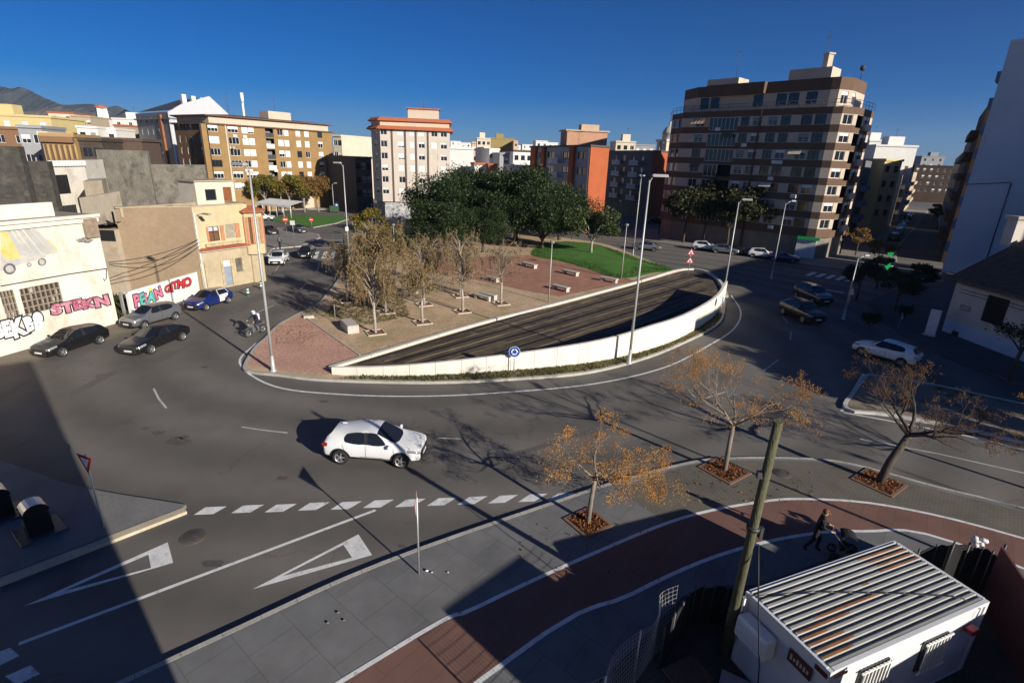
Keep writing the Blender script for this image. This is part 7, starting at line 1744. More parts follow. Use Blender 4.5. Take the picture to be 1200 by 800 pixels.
# bollards
for px, py, lab in ((291, 347, 'green and white bollard in front of the yellow house'), (306.5, 339, 'green and white bollard nearest the yellow house corner'), (330, 304, 'green and white bollard beside the white hatchback')):
    p = G(px, py, .005); t = thing('bollard', lab, 'bollard', p, 0, 'green and white bollards'); mb = MB(); mb.lathe([(.2, 0), (.2, .05), (.12, .07), (.11, .3), (.11, .3)], 14); mb.lathe([(.112, .48), (.11, .78), (.05, .84), (0, .84)], 14); mb.build('post', M('bollard_green', (.02, .1, .06), .5), t, raw=True); mb = MB(); mb.lathe([(.113, .3), (.113, .48)], 14); mb.lathe([(.113, .6), (.113, .7)], 14); mb.build('band', white_metal, t, raw=True)
# ---- benches
def slab_bench(label, pa, pb, kind='plain'):
    a, b = G(*pa, .14), G(*pb, .14); d = (b - a); L = d.length; t = thing('concrete_bench', label, 'bench', (a + b) / 2, math.atan2(d.y, d.x), 'concrete benches on the island'); mb = MB(); mb.cbox((0, 0, .42), (L, .6, .14), .02); mb.build('seat', concrete, t, raw=True)
    for s in (-1, 1): mb = MB(); mb.box((s * (L / 2 - .22), 0, .175), (.3, .5, .35)); mb.build('leg', concrete, t, raw=True)
for lab, pa, pb in (('concrete bench on the brick plaza nearest the lawn corner', (660, 320), (677, 324)), ('concrete bench at the lawn edge beside the slim lamp', (704, 328.5), (723, 332)), ('concrete bench right of the slim lamp on the brick plaza', (648, 338), (666, 342.5)), ('pale concrete bench at the left of the brick plaza', (571, 328), (584, 331)), ('concrete bench behind the weeping trees', (476, 341), (490, 344)), ('small concrete bench by the lawn edge', (613, 311), (628, 315))): slab_bench(lab, pa, pb)
p = G(566, 351, .14)
for k, o in enumerate((0, .75)):
    d = Vector((.78, -.62, 0)); n = Vector((.62, .78, 0)); t = thing('concrete_bench', 'front' * (k == 0) + 'rear' * (k == 1) + ' one of the twin concrete benches beside the leafless tree', 'bench', p + n * o, math.atan2(d.y, d.x), 'concrete benches on the island'); mb = MB(); mb.cbox((0, 0, .4), (1.9, .5, .12), .02); mb.build('seat', concrete, t, raw=True)
    for s in (-1, 1): mb = MB(); mb.box((s * .8, 0, .17), (.26, .45, .34)); mb.build('leg', concrete, t, raw=True)
a, b = G(408, 389, .14), G(419, 390, .14); t = thing('concrete_block', 'solid low concrete block under the first weeping tree', 'block', G(410, 386, .14), math.radians(-58)); mb = MB(); mb.cbox((0, 0, .3), (2.1, .85, .6), .03); mb.build('block', concrete, t, raw=True)
t = thing('inspection_slab', 'small pale inspection slab on the earth beside the road', 'slab', G(362, 372, .145), .4); mb = MB(); mb.cbox((0, 0, .08), (.8, .45, .2), .02); mb.build('slab', concrete, t, raw=True)
# ---- waste inlets on the corner pavement
def inlet(label, px, py):
    p = G(px, py, .14); t = thing('waste_inlet', label, 'bin', p, math.radians(-36), 'underground waste inlets on the corner pavement'); mb = MB(); mb.cbox((0, 0, .03), (1.25, 1.25, .06), .02); mb.build('base_plate', dark_steel, t, raw=True)
    mb = MB(); mb.cbox((0, 0, .5), (.68, .66, .9), .06); mb.build('body', M('black_bin_steel', (.012, .012, .014), .35, .1, 3), t, raw=True)
    mb = MB(); n = 8
    for k in range(n):
        a, b = PI * .12 + PI * .76 * k / n, PI * .12 + PI * .76 * (k + 1) / n; q = [(-.33, -.36 * math.cos(a), .9 + .3 * math.sin(a)), (.33, -.36 * math.cos(a), .9 + .3 * math.sin(a)), (.33, -.36 * math.cos(b), .9 + .3 * math.sin(b)), (-.33, -.36 * math.cos(b), .9 + .3 * math.sin(b))]; mb.quad(q, 0, True)
    o = mb.build('flap', M('brushed_lid', (.5, .5, .5), .25, .1, 3, metal=.9), t, raw=True)
    mb = MB()
    for s in (-1, 1): mb.quad([(s * .34, -.36 * math.cos(PI * k / 8), .88 + .31 * math.sin(PI * k / 8)) for k in range(9)][::s])
    mb.build('cheek', MATS['black_bin_steel'], t, raw=True); mb = MB(); mb.box((-.02, -.345, .5), (.3, .02, .12)); mb.build('label_plate', M('bin_label', (.25, .25, .2), .6), t, raw=True)
inlet('black waste inlet with a shiny rounded flap on the corner pavement', 47, 622); inlet('black waste inlet at the left edge behind the shiny flapped one', 2, 604)
# cafe awning and street skip on the far plaza
p = at(313, 245, 108).xy
t = thing('cafe_awning', 'white edged cafe terrace canopy under the autumn trees', 'awning', (p.x, p.y, .14)); a, b = at(300, 244, 112).xy, at(340, 243, 107).xy; d = (b - a).normalized(); n = Vector((-d.y, d.x)); L = (b - a).length
mb = MB(); f_ = Facade(MB(), a, b, 0, 3)
mb.quad([f_.pt(0, 2.5, 0), f_.pt(L, 2.5, 0), f_.pt(L, 3.2, -3.5), f_.pt(0, 3.2, -3.5)]); mb.quad([f_.pt(0, 2.1, 0), f_.pt(L, 2.1, 0), f_.pt(L, 2.5, 0), f_.pt(0, 2.5, 0)]); mb.build('canopy', M('white_canopy', (.62, .62, .6), .7), t)
for k in range(6): mb = MB(); q = f_.pt(L * k / 5, 0, -.05); mb.tube([q[:2] + (.1,), q[:2] + (2.45,)], .05, 6); mb.build('post', white_metal, t)
p = G(392, 249, .0); t = thing('waste_skip', 'green wheeled waste container at the far kerb', 'bin', p, .2); mb = MB(); mb.cbox((0, 0, .75), (1.9, 1.1, 1.1), .08); mb.build('body', M('bin_green', (.03, .07, .03), .6), t, raw=True); mb = MB(); mb.cbox((0, 0, 1.36), (2.0, 1.2, .14), .05); mb.build('lid', M('bin_lid', (.06, .1, .05), .5), t, raw=True)
for s in (-1, 1): mb = MB(); mb.lathe([(0, -.05), (.12, -.05), (.12, .05), (0, .05)], 10, 0, (s * .8, -.45, .12), 'y'); mb.build('wheel', tyre_m, t, raw=True)
# white signboard by the shaded house, pharmacy crosses
p = G(1089, 393, .14); t = thing('notice_board', 'upright white notice board beside the shaded whitewashed house', 'board', p, math.radians(-55)); mb = MB(); mb.cbox((0, 0, 1.15), (.75, .14, 2.1), .03); mb.build('panel', M('board_white', (.6, .6, .6), .5), t, raw=True); mb = MB(); mb.box((0, 0, .06), (.9, .4, .12)); mb.build('foot', concrete, t, raw=True)
def cross(label, px, py, Y):
    p = at(px, py, Y); t = thing('pharmacy_cross', label, 'lit sign', p, .3); m, nt, b = _nodes('lit_green') if 'lit_green' not in MATS else (MATS['lit_green'], None, None)
    if nt: b.inputs['Base Color'].default_value = (.02, .4, .1, 1); b.inputs['Emission Color'].default_value = (.04, .9, .2, 1); b.inputs['Emission Strength'].default_value = .25; MATS['lit_green'] = m
    mb = MB(); mb.box((0, 0, 0), (.9, .2, .3)); mb.box((0, -.005, 0), (.3, .21, .9)); mb.build('cross', MATS['lit_green'], t, raw=True); mb = MB(); mb.tube([(.1, .15, 0), (.1, .15, -p.z)], .05, 6); mb.build('post', dark_steel, t, raw=True)
cross('lit green pharmacy cross at the side street, upper of two', 1044, 297, 78); cross('lit green pharmacy cross at the side street, lower of two', 1041, 312, 70)

# ------------------------------------------------------------------ people
def skin_body(name, joints, edges, mats, loc, rz, levels=2):
    """one continuous body grown round a skeleton: joints {name: (x,y,z,r)}"""
    nm = list(joints); me = bpy.data.meshes.new(name); me.from_pydata([joints[k][:3] for k in nm], [(nm.index(a), nm.index(b)) for a, b in edges], [])
    o = bpy.data.objects.new(name, me); COL.objects.link(o); m = o.modifiers.new('s', 'SKIN'); m.use_smooth_shade = True
    sv = me.skin_vertices[0].data
    for i, k in enumerate(nm): r = joints[k][3]; rr = joints[k][4] if len(joints[k]) > 4 else r; sv[i].radius = (r, rr); sv[i].use_root = (k == 'hip')
    s = o.modifiers.new('d', 'SUBSURF'); s.levels = levels; s.render_levels = levels
    me2 = evaluated(o); drop(o); return me2
def person(label, pose, cols, loc, rz, hair=None, extra=None):
    J, E = pose; t = thing('person', label, 'person', loc, rz); me = skin_body('body', J, E, None, None, 0)
    skin = M('skin', (.42, .24, .16), .6); coat, trous, shoe, hairm = cols
    for m_ in (skin, coat, trous, shoe): me.materials.append(m_)
    hz = J['hip'][2]; P = me.polygons; hd = Vector(J['head'][:3]); nk = J['neck'][2]; hands = [Vector(J[k][:3]) for k in ('handl', 'handr')]; feet = [Vector(J[k][:3]) for k in ('footl', 'footr', 'ankl', 'ankr')]
    legs = [(Vector(J['hip'][:3]), Vector(J['kneel'][:3])), (Vector(J['hip'][:3]), Vector(J['kneer'][:3])), (Vector(J['kneel'][:3]), Vector(J['ankl'][:3])), (Vector(J['kneer'][:3]), Vector(J['ankr'][:3]))]
    arms = [Vector(J[k][:3]) for k in ('elbl', 'elbr', 'shl', 'shr', 'chest')]
    mi = []
    def dseg(p, a, b): ab = b - a; u = max(0, min(1, (p - a).dot(ab) / max(1e-9, ab.length_squared))); return (p - a - ab * u).length
    for p in P:
        c = p.center
        if c.z > nk + .03: k = 0
        elif min((c - h).length for h in hands) < .085: k = 0
        elif min((c - f).length for f in feet) < .12 and c.z < min(f.z for f in feet) + .16: k = 3
        elif min(dseg(c, *l) for l in legs) < min(dseg(c, Vector(J['hip'][:3]), Vector(J['chest'][:3])), *[(c - a).length for a in arms]) and c.z < hz - .02: k = 2
        else: k = 1
        mi.append(k)
    P.foreach_set('material_index', mi); P.foreach_set('use_smooth', [True] * len(P)); add_mesh('body', me, t)
    f = MB(); f.ico((hd.x + .015 - .035, hd.y, hd.z + .045), .118, 0, (1.0, .88, .92)); 
    if hair: o = add_mesh('hair', f.mesh('hair', [hairm]), t)
    g = MB(); g.ico((hd.x + .112, hd.y, hd.z - .005), .022, 0, (1, .8, 1.2)); 
    for s in (-1, 1): g.ico((hd.x + .0, hd.y + s * .095, hd.z), .024, 0, (.7, .5, 1.2))
    add_mesh('face', g.mesh('face', [skin]), t); g = MB()
    for s in (-1, 1): g.ico((hd.x + .092, hd.y + s * .036, hd.z + .02), .012)
    g.box((hd.x + .098, hd.y, hd.z - .052), (.012, .045, .01)); add_mesh('features', g.mesh('features', [black_void]), t)
    return t
EDG = [('hip', 'waist'), ('waist', 'chest'), ('chest', 'neck'), ('neck', 'head'), ('head', 'crown'), ('chest', 'shl'), ('shl', 'elbl'), ('elbl', 'handl'), ('handl', 'fingl'), ('chest', 'shr'), ('shr', 'elbr'), ('elbr', 'handr'), ('handr', 'fingr'), ('hip', 'hpl'), ('hpl', 'kneel'), ('kneel', 'ankl'), ('ankl', 'footl'), ('hip', 'hpr'), ('hpr', 'kneer'), ('kneer', 'ankr'), ('ankr', 'footr')]
def standing(arml, armr, legl, legr, lean=0.0):
    J = dict(hip=(0, 0, .95, .15, .12), waist=(.02 + lean * .3, 0, 1.12, .145, .115), chest=(.02 + lean * .8, 0, 1.36, .165, .125), neck=(.02 + lean, 0, 1.52, .06), head=(.05 + lean * 1.1, 0, 1.63, .095, .1), crown=(.04 + lean * 1.1, 0, 1.73, .07))
    J['shl'] = (.02 + lean * .9, .19, 1.43, .065); J['shr'] = (.02 + lean * .9, -.19, 1.43, .065); J['hpl'] = (0, .1, .9, .1); J['hpr'] = (0, -.1, .9, .1)
    for s, a in (('l', arml), ('r', armr)): J['elb' + s] = (*a[0], .05); J['hand' + s] = (*a[1], .034); J['fing' + s] = (*a[2], .028)
    for s, a in (('l', legl), ('r', legr)): J['knee' + s] = (*a[0], .07); J['ank' + s] = (*a[1], .045); J['foot' + s] = (*a[2], .042)
    return J, EDG
walk = standing(((-.1, .26, 1.17), (.05, .27, .97), (.1, .27, .88)), ((.1, -.26, 1.17), (.28, -.25, 1.03), (.35, -.24, .97)), ((.16, .1, .5), (.12, .1, .1), (.28, .1, .045)), ((-.06, -.1, .5), (-.26, -.1, .14), (-.14, -.1, .05)))
push = standing(((.12, .24, 1.18), (.42, .2, 1.06), (.5, .19, 1.05)), ((.12, -.24, 1.18), (.42, -.2, 1.06), (.5, -.19, 1.05)), ((.17, .1, .5), (.13, .1, .1), (.29, .1, .045)), ((-.07, -.1, .5), (-.28, -.1, .15), (-.16, -.1, .05)), .08)
blackc = M('black_cloth', (.012, .012, .014), .9, .2, 6); greyc = M('grey_cloth', (.12, .12, .125), .9, .2, 6); jean = M('dark_denim', (.02, .025, .04), .9, .2, 6); hairb = M('dark_hair', (.02, .014, .01), .7); hair_a = M('auburn_hair', (.14, .05, .02), .7)
p = G(328.5, 292.5, .12); person('person in a dark coat and grey scarf walking past the yellow house corner', walk, (blackc, jean, blackc, hairb), p, math.radians(100), True)
b = MB(); J = walk[0]; b.cbox((.02, 0, 1.33), (.3, .36, .34), .08); 
sc_ = [o for o in bpy.data.objects if o.name.startswith('person')][-1]; add_mesh('shawl', b.mesh('shawl', [greyc]), sc_)
# person with the pushchair on the cycle path
pp = G(951, 645, .15); hdg = math.radians(-22)
w = person('person in black pushing a pushchair along the cycle path by the white container', push, (blackc, blackc, blackc, hair_a), (pp.x, pp.y, .15), hdg, True)
q = Vector((pp.x, pp.y, .15)) + Vector((math.cos(hdg), math.sin(hdg), 0)) * .95
t = thing('pushchair', 'black pushchair with a folded hood pushed along the cycle path', 'pushchair', q, hdg); mb = MB()
for s in (-1, 1): mb.tube([(-.5, s * .22, 1.06), (-.15, s * .24, .7), (.35, s * .24, .2)], .017, 6); mb.tube([(-.32, s * .24, .17), (.0, s * .24, .56), (.1, s * .24, .75)], .017, 6)
mb.tube([(-.5, -.22, 1.06), (-.5, .22, 1.06)], .02, 6); mb.build('frame', M('pram_steel', (.2, .2, .21), .4, metal=.5), t, raw=True)
mb = MB(); mb.cbox((.05, 0, .52), (.5, .42, .1), .03); mb.box((-.12, 0, .75), (.08, .42, .5), 0, 0, -.35); mb.cbox((.3, 0, .38), (.1, .38, .3), .03); mb.build('seat', blackc, t, raw=True)
mb = MB()
for k in range(6):
    a, c = PI * .1 + PI * .6 * k / 6, PI * .1 + PI * .6 * (k + 1) / 6; mb.quad([(-.05 + .36 * math.cos(a), -.24, .72 + .36 * math.sin(a)), (-.05 + .36 * math.cos(c), -.24, .72 + .36 * math.sin(c)), (-.05 + .36 * math.cos(c), .24, .72 + .36 * math.sin(c)), (-.05 + .36 * math.cos(a), .24, .72 + .36 * math.sin(a))], 0, True)
mb.build('hood', blackc, t, raw=True)
for x, r in ((-.32, .16), (.36, .13)):
    for s in (-1, 1): mb = MB(); mb.lathe([(r * .7, -.02), (r, -.02), (r, .02), (r * .7, .02)], 16, 0, (x, s * .27, r), 'y', closed=True); mb.box((x, s * .27, r), (r * 1.5, .012, .02)); mb.box((x, s * .27, r), (.02, .012, r * 1.5)); mb.build('wheel', tyre_m, t, raw=True)
mb = MB(); mb.cbox((.02, 0, .28), (.5, .36, .16), .04); mb.build('basket', greyc, t, raw=True)
# ---- motorcycle and rider
mp = G(300, 392, .004); hm_ = math.radians(-112)
t = thing('motorcycle', 'small white motorcycle ridden round the tip of the island', 'motorcycle', mp, hm_); wr = .3
for x, nm in ((.66, 'front'), (-.62, 'rear')):
    mb = MB(); mb.lathe([(wr * .78, -.05), (wr * .95, -.05), (wr, -.02), (wr, .02), (wr * .95, .05), (wr * .78, .05)], 24, 0, (x, 0, wr), 'y', closed=True); o = mb.build('wheel', tyre_m, t, raw=True); mb = MB(); mb.lathe([(wr * .8, -.03), (wr * .7, -.03), (wr * .7, .03), (wr * .8, .03)], 20, 0, (x, 0, wr), 'y', closed=True)
    for k in range(5): mb.box((x, 0, wr), (wr * 1.45, .03, .03), 0, 0, k * PI / 5)
    mb.build('rim', rim_m, o, raw=True)
mb = MB()
for s in (-1, 1): mb.tube([(.66, s * .08, wr), (.46, s * .09, .8), (.4, s * .09, .98)], .025, 7)
mb.tube([(.38, -.36, 1.04), (.42, -.1, 1.0), (.42, .1, 1.0), (.38, .36, 1.04)], .016, 6); mb.tube([(-.62, .12, wr), (-.1, .12, .42)], .03, 6); mb.build('fork_and_bars', dark_steel, t, raw=True)
mb = MB(); mb.cbox((.15, 0, .78), (.5, .28, .24), .07); mb.cbox((.0, 0, .45), (.6, .3, .4), .06); mb.cbox((.5, 0, .86), (.2, .26, .26), .06); mb.cbox((-.62, 0, .78), (.5, .22, .12), .04); mb.box((.68, 0, .63), (.4, .13, .03), 0, 0, .12); mb.build('fairing', P_silver, t, raw=True)
mb = MB(); mb.cbox((-.28, 0, .84), (.68, .27, .1), .04); mb.build('saddle', trim, t, raw=True); mb = MB(); mb.tube([(.0, -.16, .32), (-.5, -.19, .36), (-.85, -.2, .42)], [.03, .05, .055], 8); mb.build('exhaust', grey_steel, t, raw=True)
mb = MB(); mb.lathe([(0, .62), (.1, .6), (.11, .5)], 12, 0, (0, 0, .88), 'x'); mb.build('headlight', lampglass, t, raw=True); mb = MB(); mb.box((-.88, 0, .78), (.03, .16, .06)); mb.build('tail_light', tail_m, t, raw=True)
J = dict(hip=(-.25, 0, .98, .15, .13), waist=(-.2, 0, 1.14, .15, .12), chest=(-.1, 0, 1.38, .17, .13), neck=(-.04, 0, 1.53, .06), head=(.0, 0, 1.64, .1, .1), crown=(0, 0, 1.73, .07), shl=(-.08, .19, 1.45, .07), shr=(-.08, -.19, 1.45, .07), hpl=(-.2, .12, .93, .1), hpr=(-.2, -.12, .93, .1))
for s, sg in (('l', 1), ('r', -1)): J['elb' + s] = (.12, sg * .3, 1.22, .05); J['hand' + s] = (.36, sg * .31, 1.08, .036); J['fing' + s] = (.42, sg * .28, 1.07, .03); J['knee' + s] = (.18, sg * .2, .8, .075); J['ank' + s] = (.0, sg * .22, .42, .05); J['foot' + s] = (.16, sg * .22, .36, .045)
r = person('rider in a dark jacket, white helmet and white backpack on the small motorcycle', (J, EDG), (M('navy_jacket', (.012, .016, .035), .8), jean, blackc, hairb), mp, hm_)
mb = MB(); mb.lathe([(0, .15), (.08, .14), (.135, .07), (.15, 0), (.14, -.09), (.11, -.12)], 16, 0, (0, 0, 1.68)); add_mesh('helmet', mb.mesh('helmet', [P_white]), r); mb = MB(); mb.cbox((.115, 0, 1.67), (.07, .2, .1), .02); add_mesh('visor', mb.mesh('visor', [car_glass]), r)
mb = MB(); mb.cbox((-.34, 0, 1.32), (.2, .3, .46), .07); o = mb.build('backpack', M('white_backpack', (.6, .6, .62), .7), None, raw=True); o.location = mp; o.rotation_euler = (0, 0, hm_); tag(o, 'white backpack worn by the motorcycle rider', 'backpack')

# ------------------------------------------------------------------ the fenced yard
LT, BT, RT, FT = G(876, 692, 2.42), G(1043, 633, 2.42), G(1163, 708, 2.42), G(975, 790, 2.42)
ax = ((BT - LT) + (RT - FT)); ax.z = 0; LN = ((BT - LT).length + (RT - FT).length) / 2; ax.normalize(); bx = Vector((ax.y, -ax.x, 0)); cc = (LT + BT + RT + FT) / 4; cc.z = 0; WD = 2.44; LN = 5.75; ZT = 2.36
ang = math.atan2(ax.y, ax.x)
site = thing('site_container', 'white site office container with a ribbed roof streaked with rust', 'container', cc, ang)
cw = M('container_white', (.6, .61, .63), .5, .05, 1, stains=(1.2, .58, .8, (.4, .4, .41), (1, 1, .3)))
mb = MB(); x, y = LN / 2, WD / 2; mb.box((0, 0, ZT / 2 + .06), (LN - .06, WD - .06, ZT - .14), 0); mb.build('shell', cw, site, raw=True)
mb = MB()
for sx in (-1, 1):
    for sy in (-1, 1): mb.box((sx * (x - .06), sy * (y - .06), ZT / 2 + .06), (.12, .12, ZT + .06))
for sy in (-1, 1): mb.box((0, sy * (y - .05), ZT + .04), (LN - .24, .1, .13)); mb.box((0, sy * (y - .05), .1), (LN - .24, .1, .14))
for sx in (-1, 1): mb.box((sx * (x - .05), 0, ZT + .04), (.1, WD - .24, .13)); mb.box((sx * (x - .05), 0, .1), (.1, WD - .24, .14))
mb.build('frame', cw, site, raw=True)
mb = MB(); nr = 13; zr0, zr1 = ZT + .05, ZT + .135; pit = (WD - .2) / nr
for k in range(nr):
    y0 = -WD / 2 + .1 + k * pit
    for ya, yb, za, zb_ in ((0, .36, zr1, zr1), (.36, .5, zr1, zr0), (.5, .86, zr0, zr0), (.86, 1, zr0, zr1)):
        mb.quad([(-x + .1, y0 + ya * pit, za), (x - .1, y0 + ya * pit, za), (x - .1, y0 + yb * pit, zb_), (-x + .1, y0 + yb * pit, zb_)])
    for s in (-1, 1): mb.quad([(s * (x - .1), y0, zr0 - .02), (s * (x - .1), y0 + .5 * pit, zr0 - .02), (s * (x - .1), y0 + .36 * pit, zr1), (s * (x - .1), y0, zr1)][::s])
roofm = M('ribbed_zinc_roof', (.35, .35, .325), .5, .08, 1.2, metal=.1, fine=.05, stains=(2.5, .56, .7, (.25, .24, .215), (.4, 3, 1)))
mb.build('roof_sheet', roofm, site, raw=True)
mb = MB(); rustm = M('roof_rust', (.27, .11, .04), .85, .35, 3.5, fine=.2, stains=(5, .55, .7, (.33, .2, .1), (.4, 2, 1)))
for k, xa, xb in ((9, x - 1.75, x - .15), (10, x - 1.6, x - .12), (11, x - 1.7, x - .12), (12, x - 1.9, x - .2), (6, -x + .9, -x + 3.4), (5, -x + .15, -x + 1.9), (4, -x + .12, -x + .9), (2, -x + .12, -x + 1.35), (1, -x + .12, -x + 1.1), (3, -x + .12, -x + 1.25), (8, x - 2.7, x - 2.45)):
    y0 = -WD / 2 + .1 + k * pit; rr = random.Random(k); yb0, yb1 = y0 + .01 * pit, y0 + .36 * pit
    n = 7; xs = [xa + (xb - xa) * i / n for i in range(n + 1)]
    for i in range(n):
        t0 = .01 + (rr.uniform(0, .12) if i in (0, n - 1) else 0); mb.quad([(xs[i], y0 + t0 * pit, zr1 + .003), (xs[i + 1], y0 + t0 * pit, zr1 + .003), (xs[i + 1], yb1, zr1 + .003), (xs[i], yb1, zr1 + .003)])
    mb.quad([(xa + .1, yb1, zr1 + .003), (xb - .1, yb1, zr1 + .003), (xb - .1, y0 + .49 * pit, zr0 + .004), (xa + .1, y0 + .49 * pit, zr0 + .004)]); mb.quad([(xa + .2, y0 - .13 * pit, zr0 + .004), (xb - .1, y0 - .13 * pit, zr0 + .004), (xb - .1, y0 + .01 * pit, zr1 + .003), (xa + .2, y0 + .01 * pit, zr1 + .003)])
mb.build('rust_patch', rustm, site, raw=True)
def barwin(xc, w, z0, h):
    mb = MB(); mb.box((xc, -y + .01, z0 + h / 2), (w, .05, h)); o = mb.build('window', glass_dark, site, raw=True); mb = MB()
    for k in range(8): mb.box((xc - w / 2 + w * (k + .5) / 8, -y - .08, z0 + h / 2), (.035, .03, h + .1))
    for zz in (z0, z0 + h): mb.box((xc, -y - .08, zz), (w + .1, .035, .04))
    mb.build('window_bars', white_metal, o, raw=True)
barwin(-1.3, 1.0, 1.0, 1.05); barwin(.95, .95, 1.05, .95)
mb = MB(); mb.cbox((2.25, -y - .1, 1.85), (.3, .2, .14), .02); mb.build('alarm_box', M('alarm_red', (.2, .02, .03), .5), site, raw=True)
mb = MB(); mb.box((-x - .015, .35 - .9, 1.95), (.03, .62, .34)); o = mb.build('maker_plate', M('plate_maroon', (.09, .025, .02), .5), site, raw=True)
mb = MB(); rr = random.Random(2)
for k in range(6): mb.box((-x - .034, .35 - .9 + .22 - k * .088, 1.95 + rr.uniform(-.01, .01)), (.008, .05, rr.uniform(.08, .17)))
mb.build('lettering', M('plate_letters', (.5, .45, .4), .6), o, raw=True)
mb = MB(); mb.box((-x - .012, -y + .2, 2.28), (.02, .3, .12)); mb.build('corner_label', MATS['plate_maroon'], site, raw=True)
mb = MB(); mb.box((-x + .35, -y - .012, 2.28), (.4, .02, .07)); mb.build('corner_label', M('label_orange', (.4, .12, .05), .5), site, raw=True)
mb = MB(); mb.cbox((-x - .2, .55, 1.75), (.38, .95, .6), .05)
for k in range(6): mb.box((-x - .41, .55, 1.55 + k * .08), (.03, .85, .02))
mb.build('air_conditioner', white_metal, site, raw=True)
pts = [Vector((-x, y - .3, zr1 + .03)), Vector((-1.2, .5, zr1 + .03)), Vector((1.0, -.35, zr1 + .03)), Vector((2.2, -.9, zr1 + .03)), Vector((2.45, -y - .03, zr1 - .1)), Vector((2.4, -y - .03, 2.1))]
mb = MB(); mb.tube(pts, .012, 5); mb.build('roof_cable', trim, site, raw=True)
# wooden pole with its steel splint and cable
pb_, pt_ = Vector((6.12, 11.05, 0)), Vector((5.48, 9.72, 7.9)); t = thing('wooden_pole', 'tall leaning greenish wooden pole beside the white container', 'pole', pb_); mb = MB(); mb.tube([pb_, pb_.lerp(pt_, .5), pt_], [.13, .11, .09], 12); wood = M('lichen_wood', (.085, .083, .045), .9, .25, 3, bump=.5, stretch=(1, 1, .12), fine=.2); mb.build('shaft', wood, t)
mb = MB(); c = pb_.lerp(pt_, .62); mb.tube([c - Vector((0, 0, .05)), c + Vector((.0, 0, .05))], .15, 10); c2 = pb_.lerp(pt_, .82); mb.box(c2 + Vector((-.13, 0, 0)), (.12, .1, .16)); mb.box(c + Vector((.2, -.02, -.12)), (.07, .07, .3)); mb.build('clamp', dark_steel, t)
mb = MB(); a_ = pb_.lerp(pt_, .05) + Vector((.2, -.05, 0)); b_ = pb_.lerp(pt_, .32) + Vector((.17, -.05, 0)); mb.tube([a_, b_], .05, 6); mb.build('splint', grey_steel, t)
c = pb_.lerp(pt_, .6); mb = MB(); mb.tube([c + Vector((.2, -.02, -.3)), c + Vector((.28, -.3, -1.4)), c + Vector((.42, -.8, -3.2)), c + Vector((.5, -1.0, -4.6))], .018, 5); mb.build('hanging_cable', trim, t)
# yard ground, fence, clutter
yd = [tuple(G(x_, y_).xy) for x_, y_ in ((690, 812), (735, 770), (800, 702), (850, 690), (870, 690))] + [(8.2, 13.6), (11.4, 15.0), (14.5, 14.9), (19, 13), (26, 6), (8, -1), (2.2, 7)]
mb = MB(); mb.poly(yd, .148); structure('yard_ground', mb, M('yard_dirt', (.06, .05, .042), .95, .3, 1.0, fine=.3, bump=.4))
mesh_m = M('white_mesh_wire', (.3, .3, .3), .5, .1, 3); net_m = M('black_shade_net', (.012, .012, .013), .9, .2, 5)
fp_ = [Vector((1.4, 7.6)), Vector((2.35, 8.7)), Vector((3.4, 9.95)), Vector((4.1, 10.8)), Vector((4.75, 11.45))]
for i in range(4):
    a, b = fp_[i], fp_[i + 1]; d = (b - a).normalized(); L = (b - a).length; n_ = Vector((-d.y, d.x)); ln = [.16, .1, -.05, .12][i]
    t = thing('fence_panel', ['sagging white wire fence panel at the bottom edge', 'bulging white wire fence panel beside the cycle path', 'crumpled white wire fence panel near the wooden pole', 'bent white wire fence panel next to the black netting'][i], 'fence', (a.x, a.y, .14), 0, 'wire fence panels round the yard'); mb = MB(); H_ = 1.85; rr = random.Random(i)
    def P_(u, z): k = ln * math.sin(PI * min(1, u / L)) * z / H_ * 2; return (a.x + d.x * u + n_.x * k, a.y + d.y * u + n_.y * k, .16 + z - .14 * math.sin(PI * u / L) * (z / H_))
    for k in range(int(L / .1) + 1): mb.tube([P_(k * .1, 0), P_(k * .1 + .05, H_ * .5), P_(k * .1, H_)], .005, 3, cap=False)
    for k in range(14): mb.tube([P_(L * j / 8, H_ * k / 13) for j in range(9)], .006, 3, cap=False)
    mb.build('wire', mesh_m, t); mb = MB(); mb.tube([P_(0, 0), P_(0, H_)], .025, 6); mb.build('post', grey_steel, t)
def netting(label, pts, H_):
    t = thing('netting_fence', label, 'fence', (pts[0][0], pts[0][1], .14)); P = smooth(pts, 6); mb = MB(); rr = random.Random(len(pts)); zt = [H_ + rr.uniform(-.07, .05) for _ in P]
    mb.kerb(P, -.015, .015, .15, 0, 0, zt); mb.build('net', net_m, t)
    for k in range(0, len(P), 3): mb = MB(); mb.tube([(P[k].x, P[k].y, .14), (P[k].x, P[k].y, H_ + .1)], .03, 6); mb.build('post', dark_steel, t)
netting('black netting fence behind the wooden pole along the pavement', [(4.2, 10.5), (4.9, 11.3), (5.4, 11.85), (6.0, 12.0), (6.75, 11.9)], 1.5)  # left end of the netting lengthened to close a gap in the shade
netting('black netting fence heaped behind the container beside the red sheet', [(11.9, 13.3), (12.9, 13.6), (14.3, 14.0), (15.1, 13.85), (15.3, 13.4)], 1.65)
red_ = M('red_brown_sheet', (.12, .04, .035), .8, .2, .8, fine=.15)
t = thing('hoarding', 'red brown sheet hoarding at the right of the white container', 'fence', (14.9, 13.5, .14)); hp = [(14.95, 13.2), (14.3, 11.7), (13.4, 9.3), (12.6, 6.0)]
mb = MB(); P = [Vector(q) for q in hp]; mb.kerb(P, -.03, .03, .15, 0, 0, [2.25, 2.3, 2.25, 2.3]); mb.build('sheet', red_, t)
for q in hp: mb = MB(); mb.tube([(q[0] + .08, q[1], .14), (q[0] + .08, q[1], 2.35)], .035, 6); mb.build('post', dark_steel, t)
